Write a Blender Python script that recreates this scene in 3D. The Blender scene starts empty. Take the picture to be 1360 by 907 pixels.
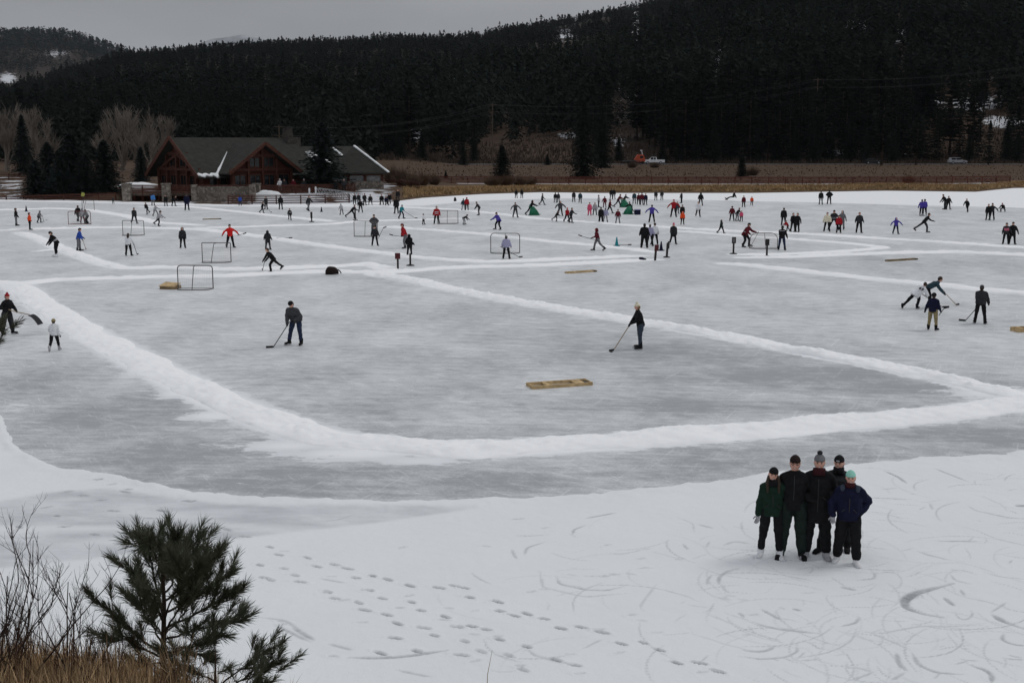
import bpy, bmesh, math, random
import numpy as np
from mathutils import Vector, Matrix

random.seed(7); np.random.seed(7)
R = math.radians
SC = bpy.context.scene
COL = SC.collection

# ------------------------------------------------------------------ camera model (1360 x 907 photograph)
F_PX, CX, CY = 1600.0, 680.0, 453.5
CAM_H = 7.6
PITCH = math.atan(265.5 / F_PX)
CP, SP = math.cos(PITCH), math.sin(PITCH)
def ground(px, py, z=0.0):
    """point of the world at height z seen at a pixel of the photograph"""
    a, b = (px - CX) / F_PX, (CY - py) / F_PX
    dz = -SP + b * CP
    t = (z - CAM_H) / dz
    return Vector((a * t, (CP + b * SP) * t, z))
def zat(py, Y):
    b = (CY - py) / F_PX
    return CAM_H + Y * (b * CP - SP) / (CP + b * SP)
def at(px, py, Y):
    """point at distance Y seen at a pixel"""
    z = zat(py, Y)
    depth = Y * CP - (z - CAM_H) * SP
    return Vector(((px - CX) / F_PX * depth, Y, z))
def xat(px, Y): return (px - CX) * CP / F_PX * Y

# ------------------------------------------------------------------ noise
def _hash(ix, iy, s):
    n = (ix.astype(np.int64) * 374761393 + iy.astype(np.int64) * 668265263 + s * 1442695041) & 0xffffffff
    n = ((n ^ (n >> 13)) * 1274126177) & 0xffffffff
    return ((n ^ (n >> 16)) & 0xffff) / 65535.0
def vnoise(x, y, s=0):
    x = np.asarray(x, float); y = np.asarray(y, float)
    ix, iy = np.floor(x), np.floor(y)
    fx, fy = x - ix, y - iy
    fx, fy = fx * fx * (3 - 2 * fx), fy * fy * (3 - 2 * fy)
    a, b = _hash(ix, iy, s), _hash(ix + 1, iy, s)
    c, d = _hash(ix, iy + 1, s), _hash(ix + 1, iy + 1, s)
    return (a * (1 - fx) + b * fx) * (1 - fy) + (c * (1 - fx) + d * fx) * fy
def fbm(x, y, o=4, s=0):
    v, a, t = 0, 1.0, 0
    x = np.asarray(x, float); y = np.asarray(y, float)
    for k in range(o):
        v = v + a * vnoise(x * 2 ** k + 13.7 * k, y * 2 ** k + 5.1 * k, s + k); t += a; a *= .5
    return v / t
def smooth(e0, e1, x):
    t = np.clip((np.asarray(x, float) - e0) / (e1 - e0), 0, 1)
    return t * t * (3 - 2 * t)

# ------------------------------------------------------------------ materials
MATS = {}
def mat(name, col, rough=.8, spec=.3, var=.0, scale=6, bump=0., bscale=20., metal=0., rnd=0.):
    if name in MATS: return MATS[name]
    m = bpy.data.materials.new(name); m.use_nodes = True
    nt = m.node_tree; N = nt.nodes; L = nt.links
    b = N['Principled BSDF']
    b.inputs['Roughness'].default_value = rough
    b.inputs['Specular IOR Level'].default_value = spec
    b.inputs['Metallic'].default_value = metal
    b.inputs['Base Color'].default_value = (*col, 1)
    if var > 0 or rnd > 0:
        tc = N.new('ShaderNodeTexCoord'); no = N.new('ShaderNodeTexNoise')
        no.inputs['Scale'].default_value = scale; no.inputs['Detail'].default_value = 5
        L.new(tc.outputs['Object'], no.inputs['Vector'])
        mx = N.new('ShaderNodeMix'); mx.data_type = 'RGBA'
        mx.inputs['A'].default_value = (*[max(0, c * (1 - var)) for c in col], 1)
        mx.inputs['B'].default_value = (*[min(1, c * (1 + var)) for c in col], 1)
        mr = N.new('ShaderNodeMapRange'); mr.inputs['From Min'].default_value = .3; mr.inputs['From Max'].default_value = .7
        L.new(no.outputs['Fac'], mr.inputs['Value'])
        L.new(mr.outputs['Result'], mx.inputs['Factor'])
        out = mx.outputs['Result']
        if rnd > 0:
            oi = N.new('ShaderNodeObjectInfo'); gm = N.new('ShaderNodeNewGeometry')
            ad = N.new('ShaderNodeMath'); ad.operation = 'ADD'
            L.new(oi.outputs['Random'], ad.inputs[0]); L.new(gm.outputs['Random Per Island'], ad.inputs[1])
            m2 = N.new('ShaderNodeMapRange'); m2.inputs['From Max'].default_value = 2
            m2.inputs['To Min'].default_value = 1 - rnd; m2.inputs['To Max'].default_value = 1 + rnd
            L.new(ad.outputs[0], m2.inputs['Value'])
            vm = N.new('ShaderNodeVectorMath'); vm.operation = 'SCALE'
            L.new(out, vm.inputs[0]); L.new(m2.outputs['Result'], vm.inputs['Scale'])
            out = vm.outputs['Vector']
        L.new(out, b.inputs['Base Color'])
    if bump > 0:
        tc = N.new('ShaderNodeTexCoord'); no = N.new('ShaderNodeTexNoise')
        no.inputs['Scale'].default_value = bscale; no.inputs['Detail'].default_value = 4
        L.new(tc.outputs['Object'], no.inputs['Vector'])
        bp = N.new('ShaderNodeBump'); bp.inputs['Strength'].default_value = bump; bp.inputs['Distance'].default_value = .03
        L.new(no.outputs['Fac'], bp.inputs['Height']); L.new(bp.outputs['Normal'], b.inputs['Normal'])
    MATS[name] = m
    return m

COLS = dict(
    black=(.010, .010, .011), charcoal=(.028, .029, .032), darkgrey=(.055, .056, .06), grey=(.16, .16, .17), lightgrey=(.36, .36, .38),
    white=(.72, .73, .75), red=(.33, .014, .02), brightred=(.62, .018, .016), orange=(.72, .075, .02), maroon=(.10, .010, .017),
    blue=(.025, .07, .34), navy=(.009, .010, .031), purple=(.07, .05, .30), lavender=(.34, .33, .48), teal=(.02, .22, .26), darkteal=(.025, .052, .066),
    pink=(.62, .09, .17), rose=(.42, .12, .17), green=(.01, .16, .08), forest=(.009, .025, .016), darkforest=(.012, .022, .018), khaki=(.26, .21, .11), cream=(.72, .67, .52),
    jeans=(.045, .058, .080), denim=(.024, .034, .070), mint=(.30, .62, .52), brown=(.08, .045, .03), darkbrown=(.022, .014, .012), wine=(.042, .010, .013), lime=(.38, .40, .10), tan=(.42, .32, .2), skyblue=(.06, .2, .5))
def cloth(c): return mat('cloth_' + c, COLS[c], .85, .15, .18, 9, .35, 14)
SKIN = mat('skin', (.62, .35, .27), .6, .3, .1, 30)
HAIR = mat('hair', (.035, .022, .014), .6, .3, .3, 60)
FAIR = mat('fair_hair', (.22, .13, .06), .6, .3, .3, 60)
STEEL = mat('blade_steel', (.45, .46, .48), .35, .5, metal=.7)
RUBBER = mat('black_rubber', (.012, .012, .013), .6, .3)
LIPS = mat('lips', (.32, .09, .08), .5, .3)
EYE = mat('eye_dark', (.02, .014, .01), .3, .4)

# ------------------------------------------------------------------ mesh collector
class MB:
    def __init__(s): s.v = []; s.f = []; s.m = []
    def add(s, vs, fs, mi=0):
        o = len(s.v); s.v.extend([tuple(v) for v in vs]); s.f.extend([tuple(i + o for i in f) for f in fs]); s.m.extend([mi] * len(fs))
    def box(s, c, size, rot=None, mi=0, taper=1.0):
        x, y, z = [k / 2 for k in size]
        vs = []
        for dz in (-1, 1):
            k = 1 if dz < 0 else taper
            for dx, dy in ((-1, -1), (1, -1), (1, 1), (-1, 1)): vs.append(Vector((dx * x * k, dy * y * k, dz * z)))
        if rot is not None: vs = [rot @ v for v in vs]
        c = Vector(c)
        s.add([v + c for v in vs], [(3, 2, 1, 0), (4, 5, 6, 7), (0, 1, 5, 4), (1, 2, 6, 5), (2, 3, 7, 6), (3, 0, 4, 7)], mi)
    def bar(s, p, q, w, h, mi=0, up=(0, 0, 1)):
        p, q = Vector(p), Vector(q); d = q - p; L = d.length
        if L < 1e-6: return
        x = d / L; u = Vector(up)
        if abs(x.dot(u)) > .99: u = Vector((0, 1, 0))
        y = u.cross(x).normalized(); z = x.cross(y)
        rot = Matrix((x, y, z)).transposed()
        s.box((p + q) / 2, (L, w, h), rot, mi)
    def path(s, pts, rad, n=8, mi=0, cap=True, ex=1.0):
        pts = [Vector(p) for p in pts]
        if not hasattr(rad, '__len__'): rad = [rad] * len(pts)
        o = len(s.v); prev = None; vs = []
        for i, p in enumerate(pts):
            t = (pts[min(i + 1, len(pts) - 1)] - pts[max(i - 1, 0)])
            if t.length < 1e-9: t = Vector((0, 0, 1))
            t.normalize()
            if prev is None:
                a = Vector((0, 0, 1)) if abs(t.z) < .9 else Vector((1, 0, 0))
                a = (a - t * a.dot(t)).normalized()
            else:
                a = (prev - t * prev.dot(t)).normalized()
            prev = a; b = t.cross(a)
            for k in range(n):
                an = 2 * math.pi * k / n
                vs.append(p + (a * math.cos(an) + b * math.sin(an) * ex) * rad[i])
        fs = []
        for i in range(len(pts) - 1):
            for k in range(n):
                fs.append((i * n + k, i * n + (k + 1) % n, (i + 1) * n + (k + 1) % n, (i + 1) * n + k))
        if cap:
            fs.append(tuple(reversed(range(n)))); fs.append(tuple((len(pts) - 1) * n + k for k in range(n)))
        s.add(vs, fs, mi)
    def ell(s, c, r, nu=12, nv=8, rot=None, mi=0, z0=-1., z1=1., cap=True):
        c = Vector(c); vs = []; fs = []
        a0, a1 = math.asin(max(-1, min(1, z0))), math.asin(max(-1, min(1, z1)))
        for j in range(nv + 1):
            an = a0 + (a1 - a0) * j / nv
            for i in range(nu):
                t = 2 * math.pi * i / nu
                v = Vector((r[0] * math.cos(an) * math.cos(t), r[1] * math.cos(an) * math.sin(t), r[2] * math.sin(an)))
                if rot is not None: v = rot @ v
                vs.append(v + c)
        for j in range(nv):
            for i in range(nu):
                fs.append((j * nu + i, j * nu + (i + 1) % nu, (j + 1) * nu + (i + 1) % nu, (j + 1) * nu + i))
        if cap:
            fs.append(tuple(reversed(range(nu)))); fs.append(tuple(nv * nu + i for i in range(nu)))
        s.add(vs, fs, mi)
    def loft(s, rings, mi=0):
        """rings: lists of the same number of points, closed at both ends"""
        n = len(rings[0]); vs = [p for r in rings for p in r]; fs = []
        for i in range(len(rings) - 1):
            for k in range(n): fs.append((i * n + k, i * n + (k + 1) % n, (i + 1) * n + (k + 1) % n, (i + 1) * n + k))
        fs.append(tuple(reversed(range(n)))); fs.append(tuple((len(rings) - 1) * n + k for k in range(n)))
        s.add(vs, fs, mi)
    def prism(s, poly, z0, z1, mi=0):
        n = len(poly)
        vs = [(x, y, z0) for x, y in poly] + [(x, y, z1) for x, y in poly]
        fs = [tuple(reversed(range(n))), tuple(range(n, 2 * n))] + [(i, (i + 1) % n, n + (i + 1) % n, n + i) for i in range(n)]
        s.add(vs, fs, mi)
    def slab(s, corners, th, mi=0):
        """a plate: 3 or 4 corners, thickness th along the downward normal"""
        c = [Vector(p) for p in corners]; nrm = (c[1] - c[0]).cross(c[2] - c[0]).normalized()
        if nrm.z < 0: c.reverse(); nrm = -nrm
        n = len(c); lo = [p - nrm * th for p in c]
        s.add(c + lo, [tuple(range(n)), tuple(reversed(range(n, 2 * n)))] + [(i, n + i, n + (i + 1) % n, (i + 1) % n) for i in range(n)], mi)
    def mesh(s, name, smooth_=False):
        me = bpy.data.meshes.new(name); me.from_pydata(s.v, [], s.f)
        if any(s.m): me.polygons.foreach_set('material_index', s.m)
        if smooth_: me.polygons.foreach_set('use_smooth', [True] * len(me.polygons))
        me.update(); return me
    def build(s, name, mats, parent=None, smooth_=False):
        return link(name, s.mesh(name, smooth_), mats, parent)

def link(name, me, mats, parent=None):
    if not isinstance(mats, (list, tuple)): mats = [mats]
    if len(me.materials) == 0:
        for m in mats: me.materials.append(m)
    o = bpy.data.objects.new(name, me); COL.objects.link(o)
    for i, m in enumerate(mats):
        if me.materials[i] is not m:
            o.material_slots[i].link = 'OBJECT'; o.material_slots[i].material = m
    if parent is not None: o.parent = parent
    return o
def np_mesh(name, V, Fq, smooth_=True):
    """fast mesh from arrays: V (n,3), F (m,k)"""
    me = bpy.data.meshes.new(name); V = np.asarray(V, np.float32); Fq = np.asarray(Fq, np.int32)
    k = Fq.shape[1]
    me.vertices.add(len(V)); me.vertices.foreach_set('co', V.ravel())
    me.loops.add(Fq.size); me.loops.foreach_set('vertex_index', Fq.ravel())
    me.polygons.add(len(Fq)); me.polygons.foreach_set('loop_start', np.arange(0, Fq.size, k, dtype=np.int32))
    me.polygons.foreach_set('use_smooth', np.full(len(Fq), smooth_, bool))
    me.update(calc_edges=True); return me
def attr(me, name, vals):
    a = me.attributes.new(name, 'FLOAT', 'POINT'); a.data.foreach_set('value', np.asarray(vals, np.float32))
def grid_faces(nr, nc):
    i = np.arange(nr - 1)[:, None] * nc + np.arange(nc - 1)[None, :]
    return np.stack([i, i + 1, i + nc + 1, i + nc], -1).reshape(-1, 4)
def tag(o, label=None, cat=None, group=None, kind=None):
    if label: o['label'] = label
    if cat: o['category'] = cat
    if group: o['group'] = group
    if kind: o['kind'] = kind
    return o
def empty(name, loc=(0, 0, 0), rz=0, label=None, cat=None, group=None):
    o = bpy.data.objects.new(name, None); COL.objects.link(o); o.location = loc; o.rotation_euler = (0, 0, rz)
    o.empty_display_size = .3
    return tag(o, label, cat, group)
def copy_tree(o, parent=None):
    c = o.copy(); COL.objects.link(c)
    if parent is not None: c.parent = parent
    for ch in list(o.children): copy_tree(ch, c)
    return c
# ------------------------------------------------------------------ people: poses and bodies
REF = 1.80
def dvec(sw, ab, sg):
    a, b_ = R(sw), R(ab)
    return Vector((math.sin(b_) * sg, -math.sin(a) * math.cos(b_), -math.cos(a) * math.cos(b_)))
POSES = dict(
    stand=dict(), 
    stand2=dict(L=(2, 7, 0), R=(-2, 7, 0), aL=(8, 16, 25), aR=(5, 16, 30)),
    pockets=dict(L=(3, 5, 4), R=(-2, 5, 0), aL=(-18, 16, 62), aR=(-18, 16, 62)),
    walk=dict(lean=6, L=(24, 3, 10), R=(-18, 3, 18), aL=(-20, 10, 15), aR=(24, 10, 25)),
    walk2=dict(lean=10, L=(-20, 5, 22), R=(20, 5, 12), aL=(26, 14, 40), aR=(-16, 14, 20)),
    glide=dict(lean=16, L=(14, 4, 20), R=(-34, 9, 14), aL=(10, 32, 25), aR=(-12, 30, 15)),
    glide2=dict(lean=22, L=(-42, 10, 8), R=(18, 4, 28), aL=(25, 14, 30), aR=(25, 14, 40)),
    lunge=dict(lean=34, L=(38, 6, 40), R=(-48, 8, 4), hL=(.10, -.52, .78), hR=(-.16, -.60, .62)),
    stride=dict(lean=30, tilt=8, L=(24, 4, 22), R=(-46, 6, 2), aL=(30, 20, 40), aR=(-30, 24, 10)),
    stoop=dict(lean=30, L=(12, 6, 14), R=(4, 6, 10), aL=(22, 8, 16), aR=(18, 8, 16), head=(22, 0)),
    bend=dict(lean=58, L=(22, 8, 26), R=(14, 8, 22), aL=(34, 8, 12), aR=(26, 8, 14)),
    hockey=dict(lean=22, L=(26, 10, 34), R=(14, 12, 32), hL=(.06, -.44, .98), hR=(-.20, -.46, .80)),
    sticklow=dict(lean=12, L=(6, 6, 6), R=(-2, 7, 4), hL=(.02, -.34, .99), hR=(-.28, -.30, .90)),
    push=dict(lean=24, L=(20, 5, 12), R=(-24, 5, 14), aL=(58, 6, 8), aR=(58, 6, 8)),
    sit=dict(lean=-12, L=(84, 8, 22), R=(80, 8, 30), aL=(-30, 20, 10), aR=(-25, 18, 12)),
    bench=dict(lean=14, L=(80, 6, 84), R=(78, 6, 84), aL=(25, 10, 40), aR=(25, 10, 40)),
    crouch=dict(lean=46, L=(92, 12, 118), R=(70, 10, 120), aL=(40, 10, 20), aR=(40, 10, 20)),
    armsout=dict(L=(4, 8, 4), R=(-4, 8, 6), aL=(6, 52, 12), aR=(4, 48, 16)),
    hips=dict(L=(4, 5, 2), R=(-2, 5, 0), hL=(.20, -.06, 1.06), hR=(-.20, -.06, 1.06)),
    shovel=dict(lean=8, L=(4, 6, 2), R=(-4, 6, 4), hL=(.16, -.34, 1.02), hR=(-.22, -.24, 1.16)),
    pair=dict(L=(3, 5, 2), R=(-3, 5, 2), aL=(4, 24, 6), aR=(6, 12, 30)),
    goalie=dict(lean=26, L=(24, 16, 34), R=(22, 16, 34), aL=(30, 30, 40), aR=(30, 24, 30)),
    carry=dict(L=(3, 4, 2), R=(-3, 4, 2), aL=(40, 20, 70), aR=(4, 10, 20)),
    sprawl=dict(lean=34, tilt=-34, L=(-8, 36, 0), R=(44, -4, 70), hL=(-.10, -.46, .80), hR=(-.34, -.40, .72)),
    # the group of five near the camera
    five_a=dict(L=(4, 4, 4), R=(-3, 5, 2), aR=(-2, 10, 10), aL=(-26, 18, 20), head=(0, 8)),
    five_b=dict(L=(-2, 4, 0), R=(2, 5, 2), aR=(-24, 20, 20), aL=(-26, 22, 20)),
    five_c=dict(L=(0, 4, 0), R=(2, 4, 2), hR=(-.12, -.17, 1.08), aL=(-22, 22, 20)),
    five_d=dict(L=(-6, 5, 4), R=(16, 8, 10), aL=(-10, 10, 20), aR=(-14, 14, 24)),
    five_e=dict(L=(3, 4, 0), R=(-3, 5, 4), hL=(.19, -.02, 1.02), hR=(-.27, -.16, .96), head=(0, -4)),
    looker=dict(lean=30, L=(2, 6, 2), R=(8, 10, 8), hL=(.12, -.34, .98), hR=(-.10, -.40, .86), head=(32, 0)),
)
def ik(sh, tgt, l1, l2, hint):
    d = tgt - sh; D = min(d.length, (l1 + l2) * .995); d.normalize()
    c = (l1 * l1 + D * D - l2 * l2) / (2 * l1 * D); h = math.sqrt(max(0, 1 - c * c)) * l1
    o = (hint - d * hint.dot(d)).normalized(); el = sh + d * c * l1 + o * h
    return el, sh + d * D
def skeleton(pose):
    p = POSES[pose] if isinstance(pose, str) else pose
    lean, tilt = R(p.get('lean', 0)), R(p.get('tilt', 0))
    J = {}; J['pel'] = Vector((0, 0, 0))
    up = Vector((math.sin(tilt), -math.sin(lean), math.cos(lean) * math.cos(tilt))).normalized(); lat = Vector((1, 0, -math.tan(tilt))).normalized()
    J['up'], J['lat'] = up, lat
    J['sho'] = up * .48
    for sd, sg in (('L', 1), ('R', -1)):
        sw, ab, kn = p.get(sd, (1 * sg, 4, 1))
        J['hip' + sd] = Vector((.095 * sg, 0, -.03)); J['kn' + sd] = J['hip' + sd] + dvec(sw, ab, sg) * .43; J['an' + sd] = J['kn' + sd] + dvec(sw - kn, ab, sg) * .41
        J['shin' + sd] = sw - kn; J['sh' + sd] = J['sho'] + lat * .163 * sg - up * .068
    z = .13 - min(J['anL'].z, J['anR'].z)
    for k, v in J.items():
        if isinstance(v, Vector) and k not in ('up', 'lat'): v.z += z
    for sd, sg in (('L', 1), ('R', -1)):
        sh = J['sh' + sd]
        if 'h' + sd in p: J['el' + sd], J['wr' + sd] = ik(sh, Vector(p['h' + sd]), .29, .26, Vector((sg * .8, .9, -.35)))
        else:
            sw, ab, el = p.get('a' + sd, (3, 9, 14)); J['el' + sd] = sh + dvec(sw, ab, sg) * .29; J['wr' + sd] = J['el' + sd] + dvec(sw + el, ab * .6, sg) * .26
        J['ha' + sd] = J['wr' + sd] + (J['wr' + sd] - J['el' + sd]).normalized() * .075
    hp, hy = p.get('head', (0, 0))
    hd = (up * .55 + Vector((0, 0, .45))).normalized(); J['neck'] = J['sho'] + up * .02
    J['head'] = J['sho'] + hd * .185; J['hrot'] = Matrix.Rotation(R(hy), 3, 'Y') @ Matrix.Rotation(R(hp) + lean * .35, 3, 'X')
    J['top'] = J['head'].z + .13
    return J
def cap_(mb, p, q, r0, r1):
    mb.path([p, p.lerp(q, .5), q], [r0, (r0 + r1) / 2, r1], 12)
    for c, r in ((p, r0), (q, r1)): mb.ell(c, (r, r, r), 12, 8)
FOLDS = bpy.data.textures.new('folds', 'CLOUDS'); FOLDS.noise_scale = .11; FOLDS.noise_depth = 2
def remesh(mb, voxel, name, it=4, fold=0.0):
    me = mb.mesh('tmp'); o = bpy.data.objects.new('tmp', me); COL.objects.link(o)
    md = o.modifiers.new('r', 'REMESH'); md.mode = 'VOXEL'; md.voxel_size = voxel; md.use_smooth_shade = True
    sm = o.modifiers.new('s', 'SMOOTH'); sm.factor = .5; sm.iterations = it
    if fold: dm = o.modifiers.new('d', 'DISPLACE'); dm.texture = FOLDS; dm.strength = fold; dm.mid_level = .5
    dg = bpy.context.evaluated_depsgraph_get(); m2 = bpy.data.meshes.new_from_object(o.evaluated_get(dg)); m2.name = name
    m2.materials.clear(); bpy.data.objects.remove(o); bpy.data.meshes.remove(me); return m2
def torso_rings(J, spec, n=16):
    """spec: (t along the spine, half width, half depth, push forward)"""
    f = J['up'].cross(J['lat']); f = -f if f.y > 0 else f
    out = []
    for t, w, d, s in spec:
        c = J['pel'] + J['up'] * .48 * t + f * s
        out.append([c + J['lat'] * w * math.cos(2 * math.pi * k / n) + f * d * math.sin(2 * math.pi * k / n) for k in range(n)])
    return out
def body_mesh(J, vx, near):
    mb = MB()
    mb.loft(torso_rings(J, [(-.12, .12, .085, 0), (.0, .14, .095, 0), (.35, .125, .085, 0), (.7, .135, .09, 0), (.88, .12, .07, 0), (1.04, .06, .055, 0)]))
    for s in 'LR':
        cap_(mb, J['hip' + s], J['kn' + s], .082, .058); cap_(mb, J['kn' + s], J['an' + s], .055, .034)
        cap_(mb, J['sh' + s], J['el' + s], .044, .04); cap_(mb, J['el' + s], J['wr' + s], .04, .03)
        if not near: cap_(mb, J['wr' + s], J['ha' + s], .04, .038)
    cap_(mb, J['neck'], J['head'], .06, .055)
    Rm = J['hrot']; h = J['head']
    mb.ell(h, (.077, .095, .118), 18, 12, Rm); mb.ell(h + Rm @ Vector((0, -.035, -.06)), (.052, .055, .058), 14, 10, Rm)
    mb.ell(h + Rm @ Vector((0, -.098, -.012)), (.015, .022, .026), 10, 8, Rm)
    for s in (-1, 1): mb.ell(h + Rm @ Vector((s * .078, .008, -.005)), (.012, .022, .032), 8, 6, Rm)
    me = remesh(mb, vx, 'body', 3)
    hands = [J['haL'], J['haR'], J['wrL'], J['wrR']]
    if not near:
        co_ = np.empty(len(me.vertices) * 3, np.float32); me.vertices.foreach_get('co', co_); co_ = co_.reshape(-1, 3)
        dm = np.min([np.linalg.norm(co_ - np.array(p), axis=1) for p in hands], 0)
        mi = np.array([1 if dm[list(f.vertices)].mean() < .085 else 0 for f in me.polygons], np.int32)
        me.materials.append(None); me.materials.append(None); me.polygons.foreach_set('material_index', mi)
    return me
JACKETS = {
    'jacket': [(-.26, .185, .135, 0), (-.1, .185, .14, 0), (.15, .18, .135, 0), (.5, .185, .14, .005), (.75, .19, .14, .005), (.92, .155, .10, 0), (1.04, .08, .07, 0)],
    'coat': [(-.72, .195, .16, 0), (-.4, .195, .15, 0), (-.1, .19, .14, 0), (.25, .175, .13, 0), (.6, .188, .14, 0), (.9, .16, .11, 0), (1.04, .08, .07, 0)],
    'puffy': [(-.24, .20, .155, 0), (-.05, .215, .17, 0), (.3, .215, .17, 0), (.65, .212, .165, 0), (.9, .17, .12, 0), (1.05, .09, .08, 0)],
    'jersey': [(-.34, .225, .16, 0), (-.1, .215, .155, 0), (.4, .205, .15, 0), (.8, .20, .14, 0), (.95, .155, .10, 0), (1.05, .08, .07, 0)]}
def jacket_mesh(J, kind, vx):
    mb = MB(); mb.loft(torso_rings(J, JACKETS[kind])); k = 1.18 if kind in ('puffy', 'jersey') else 1.0
    for s in 'LR':
        cap_(mb, J['sh' + s], J['el' + s], .073 * k, .066 * k); cap_(mb, J['el' + s], J['el' + s].lerp(J['wr' + s], .92), .066 * k, .052 * k)
    for s in 'LR': cap_(mb, J['neck'] + J['up'] * .012, J['sh' + s] + J['up'] * .005, .068, .072 * k)
    mb.path([J['neck'] - J['up'] * .06, J['neck'] + J['up'] * .05], [.09, .076], 12)
    return remesh(mb, vx, 'jacket', 3, .045)
def trousers_mesh(J, vx, wide):
    mb = MB(); k = 1.22 if wide else 1.0
    mb.loft(torso_rings(J, [(-.22, .15, .115, 0), (-.05, .17, .125, 0), (.12, .165, .12, 0), (.25, .14, .10, 0)]))
    for s in 'LR':
        cap_(mb, J['hip' + s], J['kn' + s], .102 * (1 + (k - 1) * .5), .078 * k); cap_(mb, J['kn' + s], J['kn' + s].lerp(J['an' + s], .86 if wide else .8), .076 * k, .064 * k * (1.05 if wide else 1))
    return remesh(mb, vx, 'trousers', 3, .035)
_mb = MB(); cap_(_mb, Vector((0, .012, .10)), Vector((0, .0, -.02)), .056, .05); _mb.ell((0, -.075, -.052), (.046, .125, .038), 14, 10); _mb.ell((0, .03, -.05), (.042, .05, .042), 12, 8); _mb.box((0, -.06, -.083), (.07, .25, .02))
SKATE = remesh(_mb, .012, 'skate', 2)
_mb = MB(); _mb.box((0, -.06, -.118), (.008, .29, .024)); _mb.box((0, .02, -.1), (.018, .05, .026)); _mb.box((0, -.13, -.1), (.018, .06, .026)); _mb.prism([(.004, -.205), (-.004, -.205), (-.004, -.225), (.004, -.225)], -.125, -.098)
BLADE = _mb.mesh('blade')
def glove_mesh(side):
    """palm, four bent fingers of different lengths and a thumb off the side; along -Z, palm towards the body"""
    mb = MB(); mb.ell((0, 0, -.045), (.022, .044, .052), 12, 8)
    for k, (y, l) in enumerate(((-.033, .068), (-.012, .078), (.010, .073), (.030, .056))):
        a = Vector((0, y, -.085)); b_ = a + Vector((-.010 * side, y * .1, -l * .55)); c = b_ + Vector((-.022 * side, 0, -l * .42))
        mb.path([a, b_, c], [.0125, .0115, .009], 8); mb.ell(c, (.009, .009, .009), 8, 6)
    a = Vector((0, -.036, -.03)); b_ = a + Vector((-.012 * side, -.026, -.028)); c = b_ + Vector((-.014 * side, -.006, -.028))
    mb.path([a, b_, c], [.014, .0125, .010], 8); mb.ell(c, (.010, .010, .010), 8, 6)
    mb.path([(0, 0, .03), (0, 0, -.015)], [.042, .036], 10)
    return mb.mesh('glove', True)
GLOVES = {1: glove_mesh(1), -1: glove_mesh(-1)}
def hat_mesh(kind):
    mb = MB()
    if kind in ('beanie', 'pompom'):
        rings = []
        for t, r_ in ((.026, .086), (.055, .091), (.062, .088), (.098, .074), (.124, .050), (.142, .018)):
            rings.append([Vector((r_ * math.cos(a) * .94, .004 + r_ * math.sin(a) * 1.14, t)) for a in np.linspace(0, 2 * math.pi, 18)[:-1]])
        mb.loft(rings)
        if kind == 'pompom': mb.ell((0, 0, .158), (.042, .042, .04), 10, 8, None, 1)
    elif kind == 'hair': mb.ell((0, .018, .018), (.087, .098, .118), 16, 10)
    elif kind == 'long': mb.ell((0, .018, .018), (.087, .098, .118), 16, 10); mb.path([(0, .05, .02), (0, .085, -.1), (0, .10, -.27)], [.08, .085, .05], 12, ex=1.0)
    elif kind == 'helmet': mb.ell((0, .01, .025), (.102, .125, .125), 16, 10, None, 0, -.25, 1); mb.box((0, -.09, .03), (.13, .03, .03))
    elif kind == 'hood': mb.ell((0, .035, -.005), (.112, .115, .142), 16, 12); mb.path([(0, .04, -.08), (0, .05, -.16)], [.105, .12], 12)
    return mb.mesh('hat' if kind in ('beanie', 'pompom', 'helmet') else ('hood' if kind == 'hood' else 'hair'), True)
_mb = MB(); _mb.ell((0, .022, -.012), (.083, .088, .112), 14, 10); NAPE = _mb.mesh('hair', True)
HATS = {k: hat_mesh(k) for k in ('beanie', 'pompom', 'hair', 'long', 'helmet', 'hood')}
CACHE = {}
def meshes(pose, jk, wide, near):
    key = (pose, jk, wide, near)
    if key not in CACHE:
        if pose not in SKEL: SKEL[pose] = skeleton(pose)
        J = SKEL[pose]; vx = .013 if near else .026
        bk = (pose, near)
        if bk not in CACHE: CACHE[bk] = body_mesh(J, vx * .85, near)
        tk_ = (pose, wide, near, 't')
        if tk_ not in CACHE: CACHE[tk_] = trousers_mesh(J, vx, wide)
        CACHE[key] = jacket_mesh(J, jk, vx)
    return SKEL[pose], CACHE[(pose, near)], CACHE[key], CACHE[(pose, wide, near, 't')]
SKEL = {}
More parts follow.
